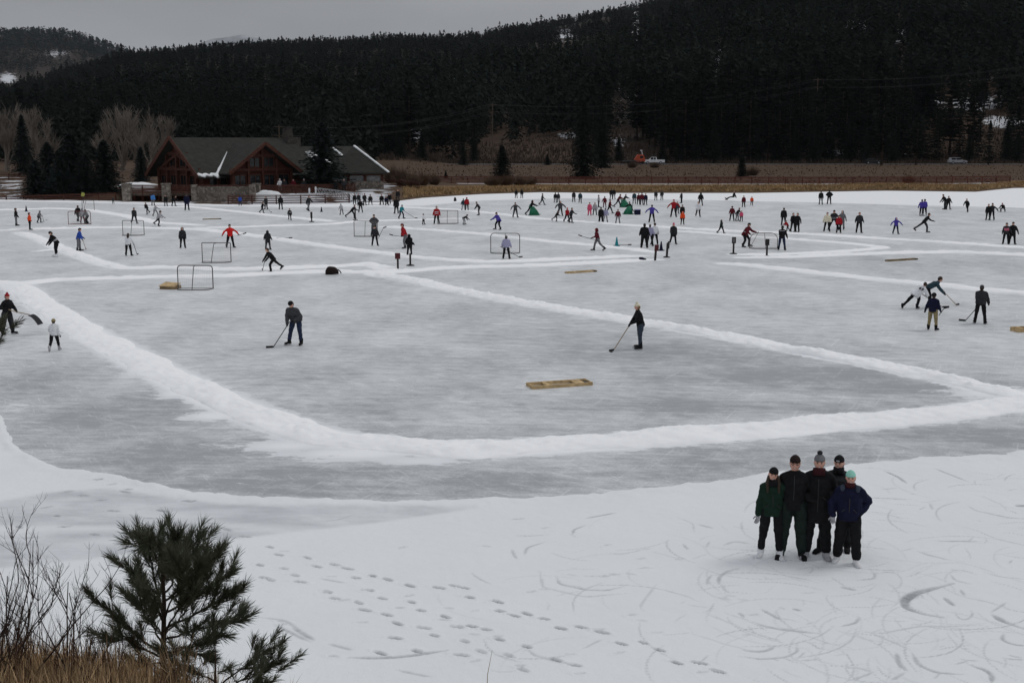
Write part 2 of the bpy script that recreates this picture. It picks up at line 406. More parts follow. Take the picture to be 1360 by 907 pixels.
TABLE = [
 # pid, x, top, foot, yaw, pose, jacket, trousers, hat, label, options
 ('a1', 22, 276.5, 300, 90, 'stand2', 'black', 'grey', 'beanie', 'person in black jacket and grey trousers at the left, watching the far rink', {}),
 ('a2', 40, 282.5, 305.5, 100, 'pockets', 'orange', 'black', 'beanie', 'person in bright orange red jacket near the left edge', {'hc': 'maroon'}),
 ('a3', 51.5, 280, 296, 60, 'hockey', 'grey', 'charcoal', 'helmet', 'small child in grey bent over a stick right of the orange jacket', {'hc': 'grey'}),
 ('a4', 104, 273, 294.5, 150, 'walk', 'black', 'black', 'hair', 'person in black standing inside the far left goal, behind its crossbar', {}),
 ('a5', 110, 277, 296.5, 170, 'stand2', 'lightgrey', 'maroon', 'helmet', 'child in pale jersey and dark red pads at the far left goal', {'hc': 'grey', 'jk': 'jersey'}),
 ('a6', 116.5, 278, 297.5, -60, 'hockey', 'grey', 'black', 'helmet', 'player in grey and black with a stick right of the far left goal', {'hc': 'grey'}),
 ('a7', 150.5, 262, 271, 180, 'stand', 'charcoal', 'black', 'hair', 'lone dark figure by the shore in front of the broad spruce', {}),
 ('a8', 76, 307, 341, -70, 'stoop', 'black', 'black', 'beanie', 'person in black with a white band round the back, leaning over on white skates', {'sk': 'white', 'band': [(.25, .5, 'lightgrey')]}),
 ('a9', 105, 303, 333.5, 80, 'sticklow', 'blue', 'grey', 'beanie', 'hockey player in royal blue jacket and grey trousers at left', {}),
 ('a10', 171, 310, 340, 165, 'sticklow', 'white', 'black', 'long', 'person with long dark hair, white top and black leggings seen from behind', {}),
 ('b1', 178.5, 276, 297, 20, 'walk', 'charcoal', 'black', 'beanie', 'child in dark grey skating just behind the left middle goal', {}),
 ('b2', 195.5, 269, 285, -40, 'stride', 'black', 'charcoal', 'hair', 'small figure in black striding left of the two pale jersey players', {}),
 ('b3', 203.5, 257, 273.5, 160, 'stand', 'skyblue', 'grey', 'beanie', 'person in bright blue jacket standing by the stone pier of the lodge', {'jk': 'puffy'}),
 ('b4', 206, 272, 287, 30, 'goalie', 'lightgrey', 'grey', 'helmet', 'child in pale grey gear behind the gliding player in pale jersey', {'hc': 'white'}),
 ('b5', 211, 280, 300.5, 60, 'glide2', 'lightgrey', 'black', 'helmet', 'player gliding in pale jersey and black trousers left of the long plank', {'jk': 'jersey'}),
 ('b6', 220.5, 259, 274, 0, 'stand', 'black', 'black', 'beanie', 'dark figure at the foot of the left deck railing beside the stone pier', {}),
 ('b7', 230, 260, 274, 40, 'bend', 'black', 'black', 'hair', 'figure in black bending down under the left deck with a white bundle', {}),
 ('b8', 248.5, 257, 279.5, 180, 'stand', 'navy', 'navy', 'hair', 'person all in navy standing on the ice left of the fieldstone wall', {'jk': 'coat'}),
 ('b9', 243, 302, 329.5, 0, 'stand', 'charcoal', 'black', 'hood', 'person in dark hooded jacket standing alone left of the red jacket', {}),
 ('b10', 306, 298, 329, 15, 'armsout', 'brightred', 'black', 'beanie', 'tall person in bright red jacket behind the goal with the leaning bar', {'hc': 'charcoal'}),
 ('b11', 319, 260, 273.5, 180, 'stand', 'blue', 'denim', 'beanie', 'small figure in blue at the ramp railing below the fieldstone wall', {}),
 ('c1', 348.5, 268, 283.5, 70, 'walk2', 'black', 'black', 'hair', 'figure in black skating in front of the ramp railing with a stick', {}),
 ('c2', 353.5, 261, 278.5, -40, 'stand2', 'charcoal', 'black', 'hair', 'figure in dark grey right behind the skater by the ramp railing', {}),
 ('c3', 373, 259.5, 278.5, 180, 'stand', 'black', 'charcoal', 'beanie', 'slim dark figure standing at the middle of the ramp railing', {'hc': 'maroon'}),
 ('c4', 385, 277, 292.5, 0, 'walk', 'black', 'black', 'beanie', 'child in black with a white patch on the chest skating forward', {'band': [(.35, .6, 'lightgrey')]}),
 ('c5', 410, 260, 280.5, 40, 'walk2', 'charcoal', 'grey', 'hair', 'person in dark top and grey trousers near the white posts of the ramp', {}),
 ('c6', 454, 271, 285.5, 200, 'stoop', 'lightgrey', 'grey', 'beanie', 'figure in pale jacket bending below the metal gangway', {'hc': 'grey'}),
 ('c7', 467.5, 272, 290.5, 60, 'stride', 'black', 'black', 'hair', 'person in black striding left of the dark sign post by the gangway', {}),
 ('c8', 479, 265, 282.5, 180, 'stand2', 'black', 'charcoal', 'hair', 'person in black on the ice in front of the shore crowd by the gangway', {}),
 ('c9', 471, 257.5, 272, 10, 'stand', 'black', 'black', 'beanie', 'dark figure of the shore crowd nearest the gangway', {}),
 ('c10', 476.5, 257, 272, -20, 'stand', 'charcoal', 'black', 'hair', 'second figure from the gangway in the shore crowd, charcoal jacket', {}),
 ('c11', 484.5, 257, 273, 30, 'pockets', 'black', 'black', 'beanie', 'third figure from the gangway in the shore crowd, dark red hat', {'jk': 'coat', 'hc': 'maroon'}),
 ('c12', 492, 258.5, 272, 0, 'bench', 'charcoal', 'black', 'beanie', 'figure seated on the shore bench with pale skates, middle of the shore crowd', {'sk': 'white'}),
 ('c13', 507, 258, 272, 0, 'bench', 'black', 'charcoal', 'hair', 'dark figure seated on the shore bench left of the tall man', {}),
 ('c14', 512.5, 260.5, 273, 20, 'bench', 'navy', 'black', 'beanie', 'smaller seated figure in navy between the two dark seated skaters', {'hc': 'navy'}),
 ('c15', 518, 256.5, 271, -20, 'bench', 'black', 'black', 'hair', 'seated dark figure on the shore bench closest to the tall man', {}),
 ('c16', 526.5, 262, 284, 190, 'stand', 'black', 'black', 'beanie', 'tall person in long black coat beside the child in teal', {'jk': 'coat'}),
 ('c17', 528.5, 252, 268, 0, 'stand', 'black', 'charcoal', 'hair', 'dark figure on the bank above the tall person in the long coat', {}),
 ('c18', 532.5, 272, 290.5, 40, 'hockey', 'teal', 'navy', 'beanie', 'child in bright teal jacket leaning on a stick', {'hc': 'teal'}),
 ('c19', 356, 306, 332, 170, 'pockets', 'charcoal', 'darkgrey', 'hood', 'person in charcoal hooded coat standing behind the lunging player in black', {'jk': 'coat'}),
 ('c20', 363, 329, 361.5, -62, 'lunge', 'black', 'black', 'hair', 'player all in black lunging left over a stick beside the dark bag', {}),
 ('c21', 498, 300, 326.5, 10, 'stand2', 'charcoal', 'black', 'beanie', 'player in open dark jacket and black leggings in front of the goal by the gangway', {}),
 ('c22', 497, 285, 312, 0, 'hips', 'darkgrey', 'black', 'beanie', 'person in dark jacket standing right behind the player with the open jacket', {}),
 ('d1', 562.5, 284, 298.5, 60, 'stand2', 'white', 'black', 'helmet', 'small child in white jacket and black shorts left of the red striped jersey', {}),
 ('d2', 580, 274, 297.5, 0, 'stand2', 'red', 'black', 'beanie', 'goalkeeper in red jersey with two white stripes beside the far middle goal', {'jk': 'jersey', 'hc': 'grey', 'band': [(.1, .2, 'white'), (.42, .52, 'white')]}),
 ('d3', 615.5, 264, 280, 180, 'stand2', 'darkteal', 'lightgrey', 'beanie', 'person in dull teal jacket beside the red jacket with pale pink hat', {}),
 ('d4', 620, 262, 280.5, 170, 'stand', 'red', 'charcoal', 'beanie', 'person in red jacket and pale pink hat near the far bank', {'hc': 'rose'}),
 ('d5', 636.5, 268, 286, -80, 'stoop', 'charcoal', 'black', 'hair', 'player in dark grey leaning left, right of the pair in red and teal', {}),
 ('d6', 615.5, 285, 298.5, 70, 'bend', 'black', 'lightgrey', 'helmet', 'small child in black top and pale trousers bending right of the far middle goal', {}),
 ('d7', 662.5, 282, 305, -50, 'goalie', 'purple', 'black', 'beanie', 'player in dark violet jacket spreading the legs in the middle rink', {'jk': 'jersey'}),
 ('d8', 538, 297, 330, -70, 'glide', 'red', 'grey', 'beanie', 'player in red jacket and grey trousers gliding left with raised stick', {'hc': 'maroon'}),
 ('d9', 544, 311, 340, 150, 'pockets', 'black', 'black', 'hood', 'person in long black hooded coat standing behind the dark sign post', {'jk': 'coat'}),
 ('d10', 672.5, 313, 344, 175, 'stand2', 'lavender', 'black', 'beanie', 'goalkeeper in pale grey jacket and black trousers before the middle goal', {'jk': 'puffy', 'hc': 'grey'}),
 ('e1', 685.6, 251.5, 263.5, 180, 'stand', 'black', 'black', 'beanie', 'left of two dark figures standing at the edge of the golden bank', {}),
 ('e2', 693, 251.5, 263.5, 180, 'stand', 'black', 'charcoal', 'hood', 'right of two dark figures standing at the edge of the golden bank', {}),
 ('e3', 684.5, 269, 289, 20, 'armsout', 'darkgrey', 'charcoal', 'beanie', 'person in dark grey with arms held out, left of the green skating aid', {}),
 ('e4', 720, 257, 272.5, 90, 'walk', 'darkgrey', 'charcoal', 'hair', 'lone figure in grey skating near the golden bank', {}),
 ('e5', 704.5, 266, 286, 70, 'push', 'black', 'black', 'hood', 'person in black coat pushing the left green skating aid', {}),
 ('e6', 737.5, 256, 269.5, 180, 'stand', 'black', 'grey', 'beanie', 'left of a dark pair skating close to the far bank', {}),
 ('e7', 741.5, 256, 269.5, 170, 'stand', 'charcoal', 'darkgrey', 'hair', 'right of a dark pair skating close to the far bank', {}),
 ('e8', 762, 254, 268.5, 180, 'stand', 'charcoal', 'black', 'hair', 'narrow dark figure left of the one in dull teal by the far bank', {}),
 ('e9', 770.5, 255, 270, 0, 'walk', 'darkteal', 'charcoal', 'hair', 'figure in dull dark teal walking by the far bank', {}),
 ('e10', 744, 267, 287, 10, 'armsout', 'darkgrey', 'black', 'hood', 'person in loose dark grey coat behind the small child in black', {'jk': 'puffy'}),
 ('e11', 738.5, 280, 294.5, 80, 'glide2', 'black', 'black', 'hair', 'small child in black gliding with one leg back', {}),
 ('e12', 753, 276, 295.5, 30, 'walk', 'red', 'black', 'beanie', 'person in red coat skating arm in arm with one in black', {'hc': 'brightred'}),
 ('e13', 758.5, 276, 296, 60, 'walk2', 'charcoal', 'black', 'hair', 'person in dark jacket skating arm in arm with the red coat', {}),
 ('e14', 783, 269, 286.5, 0, 'stand', 'pink', 'pink', 'beanie', 'child in pink and red snowsuit', {'wide': True, 'hc': 'charcoal'}),
 ('e15', 790, 269, 286, 0, 'stand2', 'lightgrey', 'black', 'long', 'person in pale jacket and black leggings next to the pink snowsuit', {}),
 ('e16', 795, 259, 275.5, 90, 'stand', 'lightgrey', 'black', 'beanie', 'figure in pale grey jacket behind the crowd of the beginners', {'hc': 'grey'}),
 ('e17', 803, 261, 276, 180, 'pair', 'maroon', 'maroon', 'beanie', 'person in dark red jacket at the back of the beginners crowd', {}),
 ('e18', 809.5, 265, 283.5, 80, 'walk', 'maroon', 'black', 'hair', 'person in deep maroon coat leaning right in the beginners crowd', {}),
 ('e19', 798, 275, 296.5, 180, 'stand', 'black', 'black', 'hair', 'person all in black beside the child in lavender', {'wide': True}),
 ('e20', 804, 276, 296, 180, 'stand2', 'lavender', 'lightgrey', 'beanie', 'child in lavender jacket and pale trousers', {'jk': 'puffy', 'hc': 'lavender'}),
 ('e21', 811.8, 250.5, 265, 180, 'stand', 'black', 'darkgrey', 'hair', 'left of the dark couple standing against the golden bank', {}),
 ('e22', 815.2, 250.5, 265, 180, 'stand', 'black', 'grey', 'hair', 'right of the dark couple standing against the golden bank', {}),
 ('e23', 821, 258, 275.5, 80, 'push', 'maroon', 'charcoal', 'hair', 'person in dark red leaning on the middle green skating aid', {}),
 ('e24', 829, 258, 273, 60, 'push', 'black', 'black', 'hair', 'person in black bending over the middle green skating aid', {}),
 ('e25', 838.5, 268, 284.5, -80, 'push', 'black', 'darkgrey', 'beanie', 'person in black pushing the right green skating aid leftwards', {}),
 ('e26', 820.5, 278, 297, 0, 'stand2', 'maroon', 'grey', 'beanie', 'child in maroon jacket and grey trousers right of the lavender jacket', {}),
 ('e27', 842.3, 255, 271, 0, 'stand', 'darkteal', 'grey', 'hair', 'figure in dark blue green jacket near the blue box', {}),
 ('e28', 848, 257, 272, 10, 'stand', 'maroon', 'black', 'hair', 'figure in dark red jacket, leftmost of three standing close together', {}),
 ('e29', 793.5, 303, 333, -80, 'walk2', 'maroon', 'grey', 'hood', 'player in maroon hooded jacket holding a stick out to the left', {}),
 ('f1', 852.3, 256, 272.5, 0, 'stand', 'maroon', 'charcoal', 'beanie', 'middle one of three figures standing close together, maroon with black hat', {}),
 ('f2', 857.3, 257, 272.5, 0, 'stand', 'navy', 'charcoal', 'hair', 'rightmost of three figures standing close together, in navy', {}),
 ('f3', 871, 253, 266.5, 180, 'stand', 'charcoal', 'black', 'hair', 'left figure of two at the snow edge above the violet blue jacket', {}),
 ('f4', 879, 253, 266, 180, 'walk', 'charcoal', 'darkgrey', 'hair', 'right figure of two at the snow edge above the violet blue jacket', {}),
 ('f5', 905, 255, 270, -60, 'carry', 'charcoal', 'black', 'hair', 'thin dark figure with a raised elbow near the far snow edge', {}),
 ('f6', 930.5, 256, 273.5, 180, 'stand2', 'black', 'charcoal', 'hood', 'person in black hooded coat behind the white jersey skater', {'jk': 'puffy'}),
 ('f7', 927, 268, 288, 10, 'walk', 'white', 'black', 'hair', 'skater in white top and black shorts coming forward', {'jk': 'jersey'}),
 ('f8', 894.5, 265, 288.5, 0, 'armsout', 'red', 'black', 'beanie', 'person in dark red jacket with arms spread, hand in hand with one behind', {'hc': 'red'}),
 ('f9', 899.5, 268, 284, 30, 'stand', 'darkteal', 'charcoal', 'hair', 'figure in dull teal half hidden behind the spread arms of the red jacket', {}),
 ('f10', 865.6, 272, 295.5, 180, 'armsout', 'purple', 'black', 'hair', 'person in violet blue jacket seen from behind with legs apart', {}),
 ('f11', 906, 272, 291, 0, 'stand', 'black', 'black', 'beanie', 'dark figure directly behind the small child in orange red', {}),
 ('f12', 906.3, 281, 298.5, 0, 'stand', 'orange', 'black', 'hood', 'small child in bright orange red puffy coat', {'jk': 'puffy'}),
 ('f13', 974, 259.5, 266, -90, 'sit', 'black', 'black', 'hair', 'dark figure sitting on the ice near the far snow edge', {'scale': .95}),
 ('f14', 987.5, 260, 275.5, 0, 'stand', 'maroon', 'black', 'hair', 'slim figure in maroon left of the tiny orange one', {}),
 ('f15', 998.3, 261, 273, 0, 'walk', 'orange', 'charcoal', 'hair', 'tiny figure in orange red near the far snow edge', {}),
 ('f16', 972, 274, 293.5, 0, 'stand2', 'maroon', 'black', 'helmet', 'child in maroon jacket and black helmet beside the bending adult', {}),
 ('f17', 978.5, 276, 293.5, 60, 'stoop', 'black', 'grey', 'hair', 'adult in black bending over the child in pink', {}),
 ('f18', 984.5, 280, 294.5, -20, 'stand', 'pink', 'black', 'beanie', 'toddler in pink jacket held by the bending adult', {}),
 ('f19', 957.5, 292, 310.5, 60, 'walk', 'darkforest', 'black', 'hood', 'child in dark green hooded coat walking left of the domed net', {}),
 ('f20', 989, 296, 328, 60, 'goalie', 'maroon', 'black', 'beanie', 'player in dark red jersey with white stripe at the left of the domed net', {'jk': 'jersey', 'band': [(.3, .38, 'lightgrey')]}),
 ('f21', 894, 296, 324, 10, 'walk', 'charcoal', 'black', 'pompom', 'person in dark coat with a pink knitted hat', {'jk': 'coat', 'hc': 'pink'}),
 ('f22', 855.6, 297, 329.5, 180, 'pockets', 'black', 'black', 'beanie', 'broad person in black coat, left of three with backs turned', {'jk': 'puffy', 'wide': True}),
 ('f23', 863, 298, 327, 170, 'stand2', 'lavender', 'black', 'beanie', 'middle of three with backs turned, pale lavender jacket', {'hc': 'grey'}),
 ('f24', 869.3, 296, 325, 190, 'stand2', 'white', 'black', 'hair', 'right of three with backs turned, white jacket and black leggings', {}),
 ('g1', 1090, 253.5, 272, 180, 'stand', 'black', 'grey', 'hair', 'left of the two figures in black on the wide snow at the far shore', {}),
 ('g2', 1101, 252.5, 271.5, 180, 'hips', 'black', 'black', 'beanie', 'right of the two figures in black on the wide snow, hands on hips', {'jk': 'puffy'}),
 ('g3', 1040.5, 276, 299.5, 180, 'stand', 'black', 'black', 'hair', 'person in black standing behind the child in red by the domed net', {}),
 ('g4', 1045.8, 293, 308, -60, 'push', 'red', 'black', 'hair', 'child in red jacket reaching left beside the pair in black', {}),
 ('g5', 1053, 283, 308, 30, 'pair', 'black', 'charcoal', 'hair', 'left of a pair in black leaning together near the red child', {}),
 ('g6', 1058.5, 283, 308.5, -30, 'pair', 'black', 'black', 'hair', 'right of a pair in black leaning together near the red child', {'jk': 'coat'}),
 ('g7', 1038, 300, 332.5, 175, 'sticklow', 'black', 'denim', 'beanie', 'player in black jersey with pale shoulder stripe right of the domed net', {'band': [(.8, .88, 'lightgrey')]}),
 ('g8', 1098, 282, 307.5, 0, 'stand2', 'cream', 'black', 'hair', 'person in cream white coat, leftmost of the group of four', {'jk': 'puffy'}),
 ('g9', 1107, 279, 305.5, 0, 'goalie', 'charcoal', 'black', 'beanie', 'tall person in dark and grey jacket in the middle of the group of four', {'band': [(.1, .5, 'grey')]}),
 ('g10', 1113.7, 286, 309.5, 0, 'stand', 'red', 'black', 'beanie', 'child in red coat in front of the group of four', {'hc': 'black', 'jk': 'puffy'}),
 ('g11', 1118, 280, 305, -20, 'pair', 'grey', 'grey', 'hood', 'person in plain grey hooded jacket at the right of the group of four', {}),
 ('g12', 1140.6, 282, 309.5, 10, 'pockets', 'charcoal', 'black', 'hair', 'person in charcoal coat standing alone right of the group of four', {}),
 ('g13', 1189.5, 289, 311, 20, 'armsout', 'purple', 'navy', 'hood', 'child in violet blue hooded jacket standing alone at right', {}),
 ('h1', 1223.8, 265, 287, 160, 'pair', 'purple', 'black', 'hair', 'left of a pair in matching purple jackets with pale skates', {'sk': 'lightgrey'}),
 ('h2', 1227.3, 264.5, 287, 200, 'pair', 'purple', 'black', 'hair', 'right of a pair in matching purple jackets with pale skates', {'sk': 'lightgrey'}),
 ('h3', 1227, 283, 309, 80, 'stride', 'black', 'charcoal', 'hair', 'skater in black striding right with one leg stretched far back', {}),
 ('h4', 1255.5, 260, 278.5, -60, 'stoop', 'black', 'charcoal', 'hair', 'left of two figures in black stooping together on the far snow', {'scale': 1.0}),
 ('h5', 1259.3, 260.5, 278.5, 30, 'stand2', 'black', 'black', 'hair', 'right of two figures in black stooping together on the far snow', {}),
 ('h6', 1284, 264, 282, -30, 'glide', 'black', 'black', 'hair', 'skater in black gliding with arms out near the far snow at right', {}),
 ('h7', 1312, 271, 292.5, 0, 'stand', 'black', 'black', 'hair', 'left of a pair in black holding hands at the right', {}),
 ('h8', 1317, 270, 292.5, -20, 'armsout', 'charcoal', 'black', 'beanie', 'right of a pair in black holding hands, arm stretched out', {}),
 ('h9', 1332.5, 269.5, 281.5, -20, 'crouch', 'black', 'black', 'hair', 'figure in black crouching on the ice near the right edge', {}),
 ('h10', 1335.5, 296, 324.5, 0, 'pair', 'charcoal', 'black', 'beanie', 'person in dark coat open over dusty pink at the right edge', {'band': [(.3, .75, 'rose')]}),
 ('h11', 1344, 295, 324.5, 10, 'pair', 'black', 'black', 'beanie', 'taller person in black beside the one with pink at the right edge', {'jk': 'coat'}),
 # the hockey players nearer the camera
 ('m1', 394, 398, 458, -30, 'looker', 'darkgrey', 'denim', 'beanie', 'man in grey jacket and blue jeans bending over his hockey stick', {'mid': True, 'jk': 'puffy'}),
 ('m2', 850, 402, 463, -75, 'sticklow', 'black', 'jeans', 'pompom', 'woman in black jacket, jeans and cream pompom hat', {'mid': True, 'hc': 'cream'}),
 ('m3', 73, 424, 466, 170, 'walk2', 'white', 'black', 'helmet', 'small child in white outfit and helmet skating away at left', {'mid': True, 'hc': 'khaki', 'sk': 'lightgrey'}),
 ('m4', 11, 389, 444, 40, 'shovel', 'black', 'charcoal', 'pompom', 'person in black with red knitted hat carrying a snow shovel at the left edge', {'mid': True, 'hc': 'red', 'wide': True}),
 ('m5', 1216, 375, 410.5, 168, 'sprawl', 'white', 'black', 'hair', 'player in white jersey with dark number lunging among the right hockey players', {'mid': True, 'jk': 'jersey'}),
 ('m6', 1230, 367, 409, 100, 'bend', 'darkteal', 'black', 'hair', 'player in dark teal jacket bending behind the white jersey', {'mid': True}),
 ('m7', 1238, 389, 438.5, 165, 'pair', 'navy', 'khaki', 'helmet', 'boy in navy jacket and khaki trousers with black helmet', {'mid': True, 'hc': 'black'}),
 ('m8', 1301, 379, 430, 178, 'sticklow', 'charcoal', 'black', 'beanie', 'broad man in charcoal jacket seen from behind with stick at right', {'mid': True, 'jk': 'puffy', 'hc': 'darkgrey'}),
]

FIVE = [
 ('n1', 1023, 621, 742, 4, 'five_a', 'forest', 'black', 'beanie', 'short woman in dark green jacket and black beanie, leftmost of the posing five', {'near': True, 'sk': 'white'}),
 ('n2', 1051, 605, 742, 0, 'five_b', 'black', 'darkforest', 'beanie', 'tall man in black jacket and dark green trousers in the posing five', {'near': True, 'wide': True, 'hc': 'darkbrown'}),
 ('n3', 1083, 601, 742, 0, 'five_c', 'black', 'black', 'pompom', 'woman in knee length black coat and grey pompom hat in the middle of the five', {'near': True, 'jk': 'coat', 'hc': 'grey', 'pom': 'charcoal', 'sk': 'lightgrey', 'wide': True}),
 ('n4', 1109, 605, 734, -12, 'five_d', 'charcoal', 'black', 'beanie', 'young person in charcoal top and black beanie standing behind the navy jacket', {'near': True}),
 ('n5', 1124.5, 625, 750, 0, 'five_e', 'navy', 'black', 'beanie', 'girl in navy jacket and mint green beanie, hand on her hip', {'near': True, 'jk': 'puffy', 'wide': True, 'hc': 'mint', 'sk': 'white'}),
]
DECK = [
 ('s1', 372, 240, 'white', 'grey', 'person in white jacket standing on the deck behind the red railing', 'white'),
 ('s2', 378, 242, 'charcoal', 'black', 'dark figure on the deck just right of the white jacket', 'black'),
 ('s3', 390, 244, 'maroon', 'black', 'figure in dark red on the deck left of the spruce', 'black'),
 ('s4', 404, 243, 'charcoal', 'black', 'figure with a pale hat on the deck in front of the spruce', 'lightgrey'),
 ('s5', 446, 241, 'black', 'black', 'dark figure standing on the deck at the top of the gangway', 'black'),
 ('s6', 457, 247, 'charcoal', 'black', 'shorter dark figure beside the top of the gangway', 'grey'),
]
# every pose is modelled once, before the scene fills up
MESHES = {}
for row in TABLE + FIVE:
    op = row[10]; key = (row[5], op.get('jk', 'jacket'), op.get('wide', False), op.get('near', False))
    if key not in MESHES: MESHES[key] = meshes(*key)
MESHES[('pockets', 'jacket', False, False)] = meshes('pockets', 'jacket', False, False)
# ------------------------------------------------------------------ light, sky, camera
SUN_EL, SUN_AZ = R(52), R(66)      # azimuth from +Y towards +X
world = bpy.data.worlds.new('World'); SC.world = world; world.use_nodes = True
nt = world.node_tree; N = nt.nodes; L = nt.links
bg = N['Background']; bg.inputs['Strength'].default_value = .1
sky = N.new('ShaderNodeTexSky'); sky.sky_type = 'NISHITA'; sky.sun_disc = False
sky.sun_elevation = SUN_EL; sky.sun_rotation = SUN_AZ; sky.altitude = 2100
hs = N.new('ShaderNodeHueSaturation'); hs.inputs['Saturation'].default_value = .15
L.new(sky.outputs['Color'], hs.inputs['Color'])
tc = N.new('ShaderNodeTexCoord'); sx = N.new('ShaderNodeSeparateXYZ'); L.new(tc.outputs['Generated'], sx.inputs['Vector'])
rp = N.new('ShaderNodeValToRGB'); rp.color_ramp.interpolation = 'EASE'      # overcast: the deck brightens towards the zenith
e = rp.color_ramp.elements
e[0].position = 0.0; e[0].color = (.305, .313, .330, 1)
e[1].position = 1.0; e[1].color = (.72, .74, .79, 1)
q = e.new(.13); q.color = (.308, .314, .330, 1)
q = e.new(.35); q.color = (.52, .535, .57, 1)
L.new(sx.outputs['Z'], rp.inputs['Fac'])
no = N.new('ShaderNodeTexNoise'); no.inputs['Scale'].default_value = 3.2; no.inputs['Detail'].default_value = 4
mp = N.new('ShaderNodeMapping'); mp.inputs['Scale'].default_value = (1, 1, 3.5)
L.new(tc.outputs['Generated'], mp.inputs['Vector']); L.new(mp.outputs['Vector'], no.inputs['Vector'])
mr = N.new('ShaderNodeMapRange'); mr.inputs['From Min'].default_value = .3; mr.inputs['From Max'].default_value = .7
mr.inputs['To Min'].default_value = 7.6; mr.inputs['To Max'].default_value = 10.1
L.new(no.outputs['Fac'], mr.inputs['Value'])
vm = N.new('ShaderNodeVectorMath'); vm.operation = 'SCALE'
L.new(rp.outputs['Color'], vm.inputs[0]); L.new(mr.outputs['Result'], vm.inputs['Scale'])
mx = N.new('ShaderNodeMix'); mx.data_type = 'RGBA'; mx.inputs['Factor'].default_value = .94
L.new(hs.outputs['Color'], mx.inputs['A']); L.new(vm.outputs['Vector'], mx.inputs['B'])
L.new(mx.outputs['Result'], bg.inputs['Color'])

sun = bpy.data.lights.new('sun', 'SUN'); sun.energy = .75; sun.angle = R(22); sun.color = (1, .97, .93)
so = bpy.data.objects.new('sun', sun); COL.objects.link(so)
sd = Vector((math.sin(SUN_AZ) * math.cos(SUN_EL), math.cos(SUN_AZ) * math.cos(SUN_EL), math.sin(SUN_EL)))
so.rotation_euler = (-sd).to_track_quat('-Z', 'Y').to_euler(); so.location = (0, 0, 60)

cam = bpy.data.cameras.new('camera'); cam.sensor_width = 36; cam.lens = 36 * F_PX / 1360
cam.clip_start = .2; cam.clip_end = 30000
co = bpy.data.objects.new('camera', cam); COL.objects.link(co)
co.location = (0, 0, CAM_H); co.rotation_euler = (R(90) - PITCH, 0, 0)
SC.camera = co
vs = SC.view_settings; vs.view_transform = 'Standard'; vs.look = 'None'; vs.gamma = 1; vs.exposure = 0.0; vs.use_curve_mapping = False
SC.cycles.volume_bounces = 0; SC.cycles.max_bounces = 6; SC.cycles.diffuse_bounces = 3; SC.cycles.transparent_max_bounces = 8
SC.cycles.use_denoising = True

# ------------------------------------------------------------------ lake ice and the snow on it
def res(poly, step):
    """resample a world polyline"""
    P = np.array([(p.x, p.y) for p in poly]); out = [P[0]]
    for a, b in zip(P[:-1], P[1:]):
        n = max(1, int(np.linalg.norm(b - a) / step))
        for k in range(1, n + 1): out.append(a + (b - a) * k / n)
    P = np.array(out)
    for _ in range(6):
        P[1:-1] = (P[:-2] + 2 * P[1:-1] + P[2:]) / 4
    return P
# centre lines in the photograph's pixels: (points, half width m, height m)
RIDGES = [
    ([(18, 378), (32, 386), (50, 402), (84, 425), (135, 452), (157, 464), (206, 490), (266, 520), (304, 537)], .95, .15),
    ([(240, 507), (268, 521), (304, 537), (336, 550), (375, 565), (412, 578), (440, 585), (515, 591), (590, 598), (665, 598), (740, 591), (815, 588), (900, 580), (975, 574), (1050, 568), (1125, 560), (1200, 556), (1275, 547), (1330, 538), (1400, 532), (1500, 524)], .92, .19),
    ([(496, 364), (552, 373), (609, 386), (665, 397), (740, 410), (815, 422), (900, 436), (975, 449), (1050, 465), (1125, 477), (1200, 492), (1275, 509), (1331, 522), (1380, 530)], .75, .19),
    ([(-60, 373), (0, 375), (34, 377), (68, 372), (135, 370), (203, 368), (304, 367), (372, 363), (430, 361), (520, 362), (541, 360), (609, 355), (710, 353), (778, 350), (868, 345)], .75, .13),
    ([(27, 309), (54, 318), (78, 329), (101, 338), (135, 350), (165, 357), (223, 355), (304, 358), (372, 357), (440, 354), (490, 351), (525, 360)], .8, .14),
    ([(48, 334), (74, 331)], .5, .08),
    ([(0, 306), (101, 303), (169, 302), (264, 305), (321, 311), (372, 318), (440, 328), (508, 336), (545, 341), (592, 345), (643, 348), (710, 346), (778, 343), (850, 340)], .8, .13),
    ([(264, 303), (338, 301), (400, 299), (440, 298), (474, 294), (558, 292), (620, 290)], .7, .10),
    ([(-60, 280), (0, 279), (68, 277), (118, 279), (169, 287), (210, 296), (264, 299)], .9, .10),
    ([(189, 275), (254, 275), (304, 280), (389, 289), (440, 294)], .8, .10),
    ([(508, 301), (575, 306), (643, 311), (710, 319), (778, 325), (829, 330), (868, 335)], .7, .12),
    ([(520, 275), (609, 279), (660, 284), (710, 290), (778, 295), (846, 300), (900, 303), (968, 307), (1052, 310), (1137, 315), (1238, 321), (1360, 329), (1440, 334)], .8, .12),
    ([(900, 307), (991, 314), (1069, 319), (1137, 324), (1178, 329), (1103, 335), (1035, 338), (975, 338)], .7, .10),
    ([(985, 342), (1035, 342), (1103, 339), (1188, 336), (1272, 335), (1360, 339), (1440, 342)], .75, .13),
    ([(962, 350), (1000, 353), (1035, 357), (1086, 363), (1171, 372), (1238, 378), (1306, 385), (1360, 390), (1450, 398)], .75, .14),
]
RW = [(res([ground(*p) for p in pts], .5), hw, h) for pts, hw, h in RIDGES]
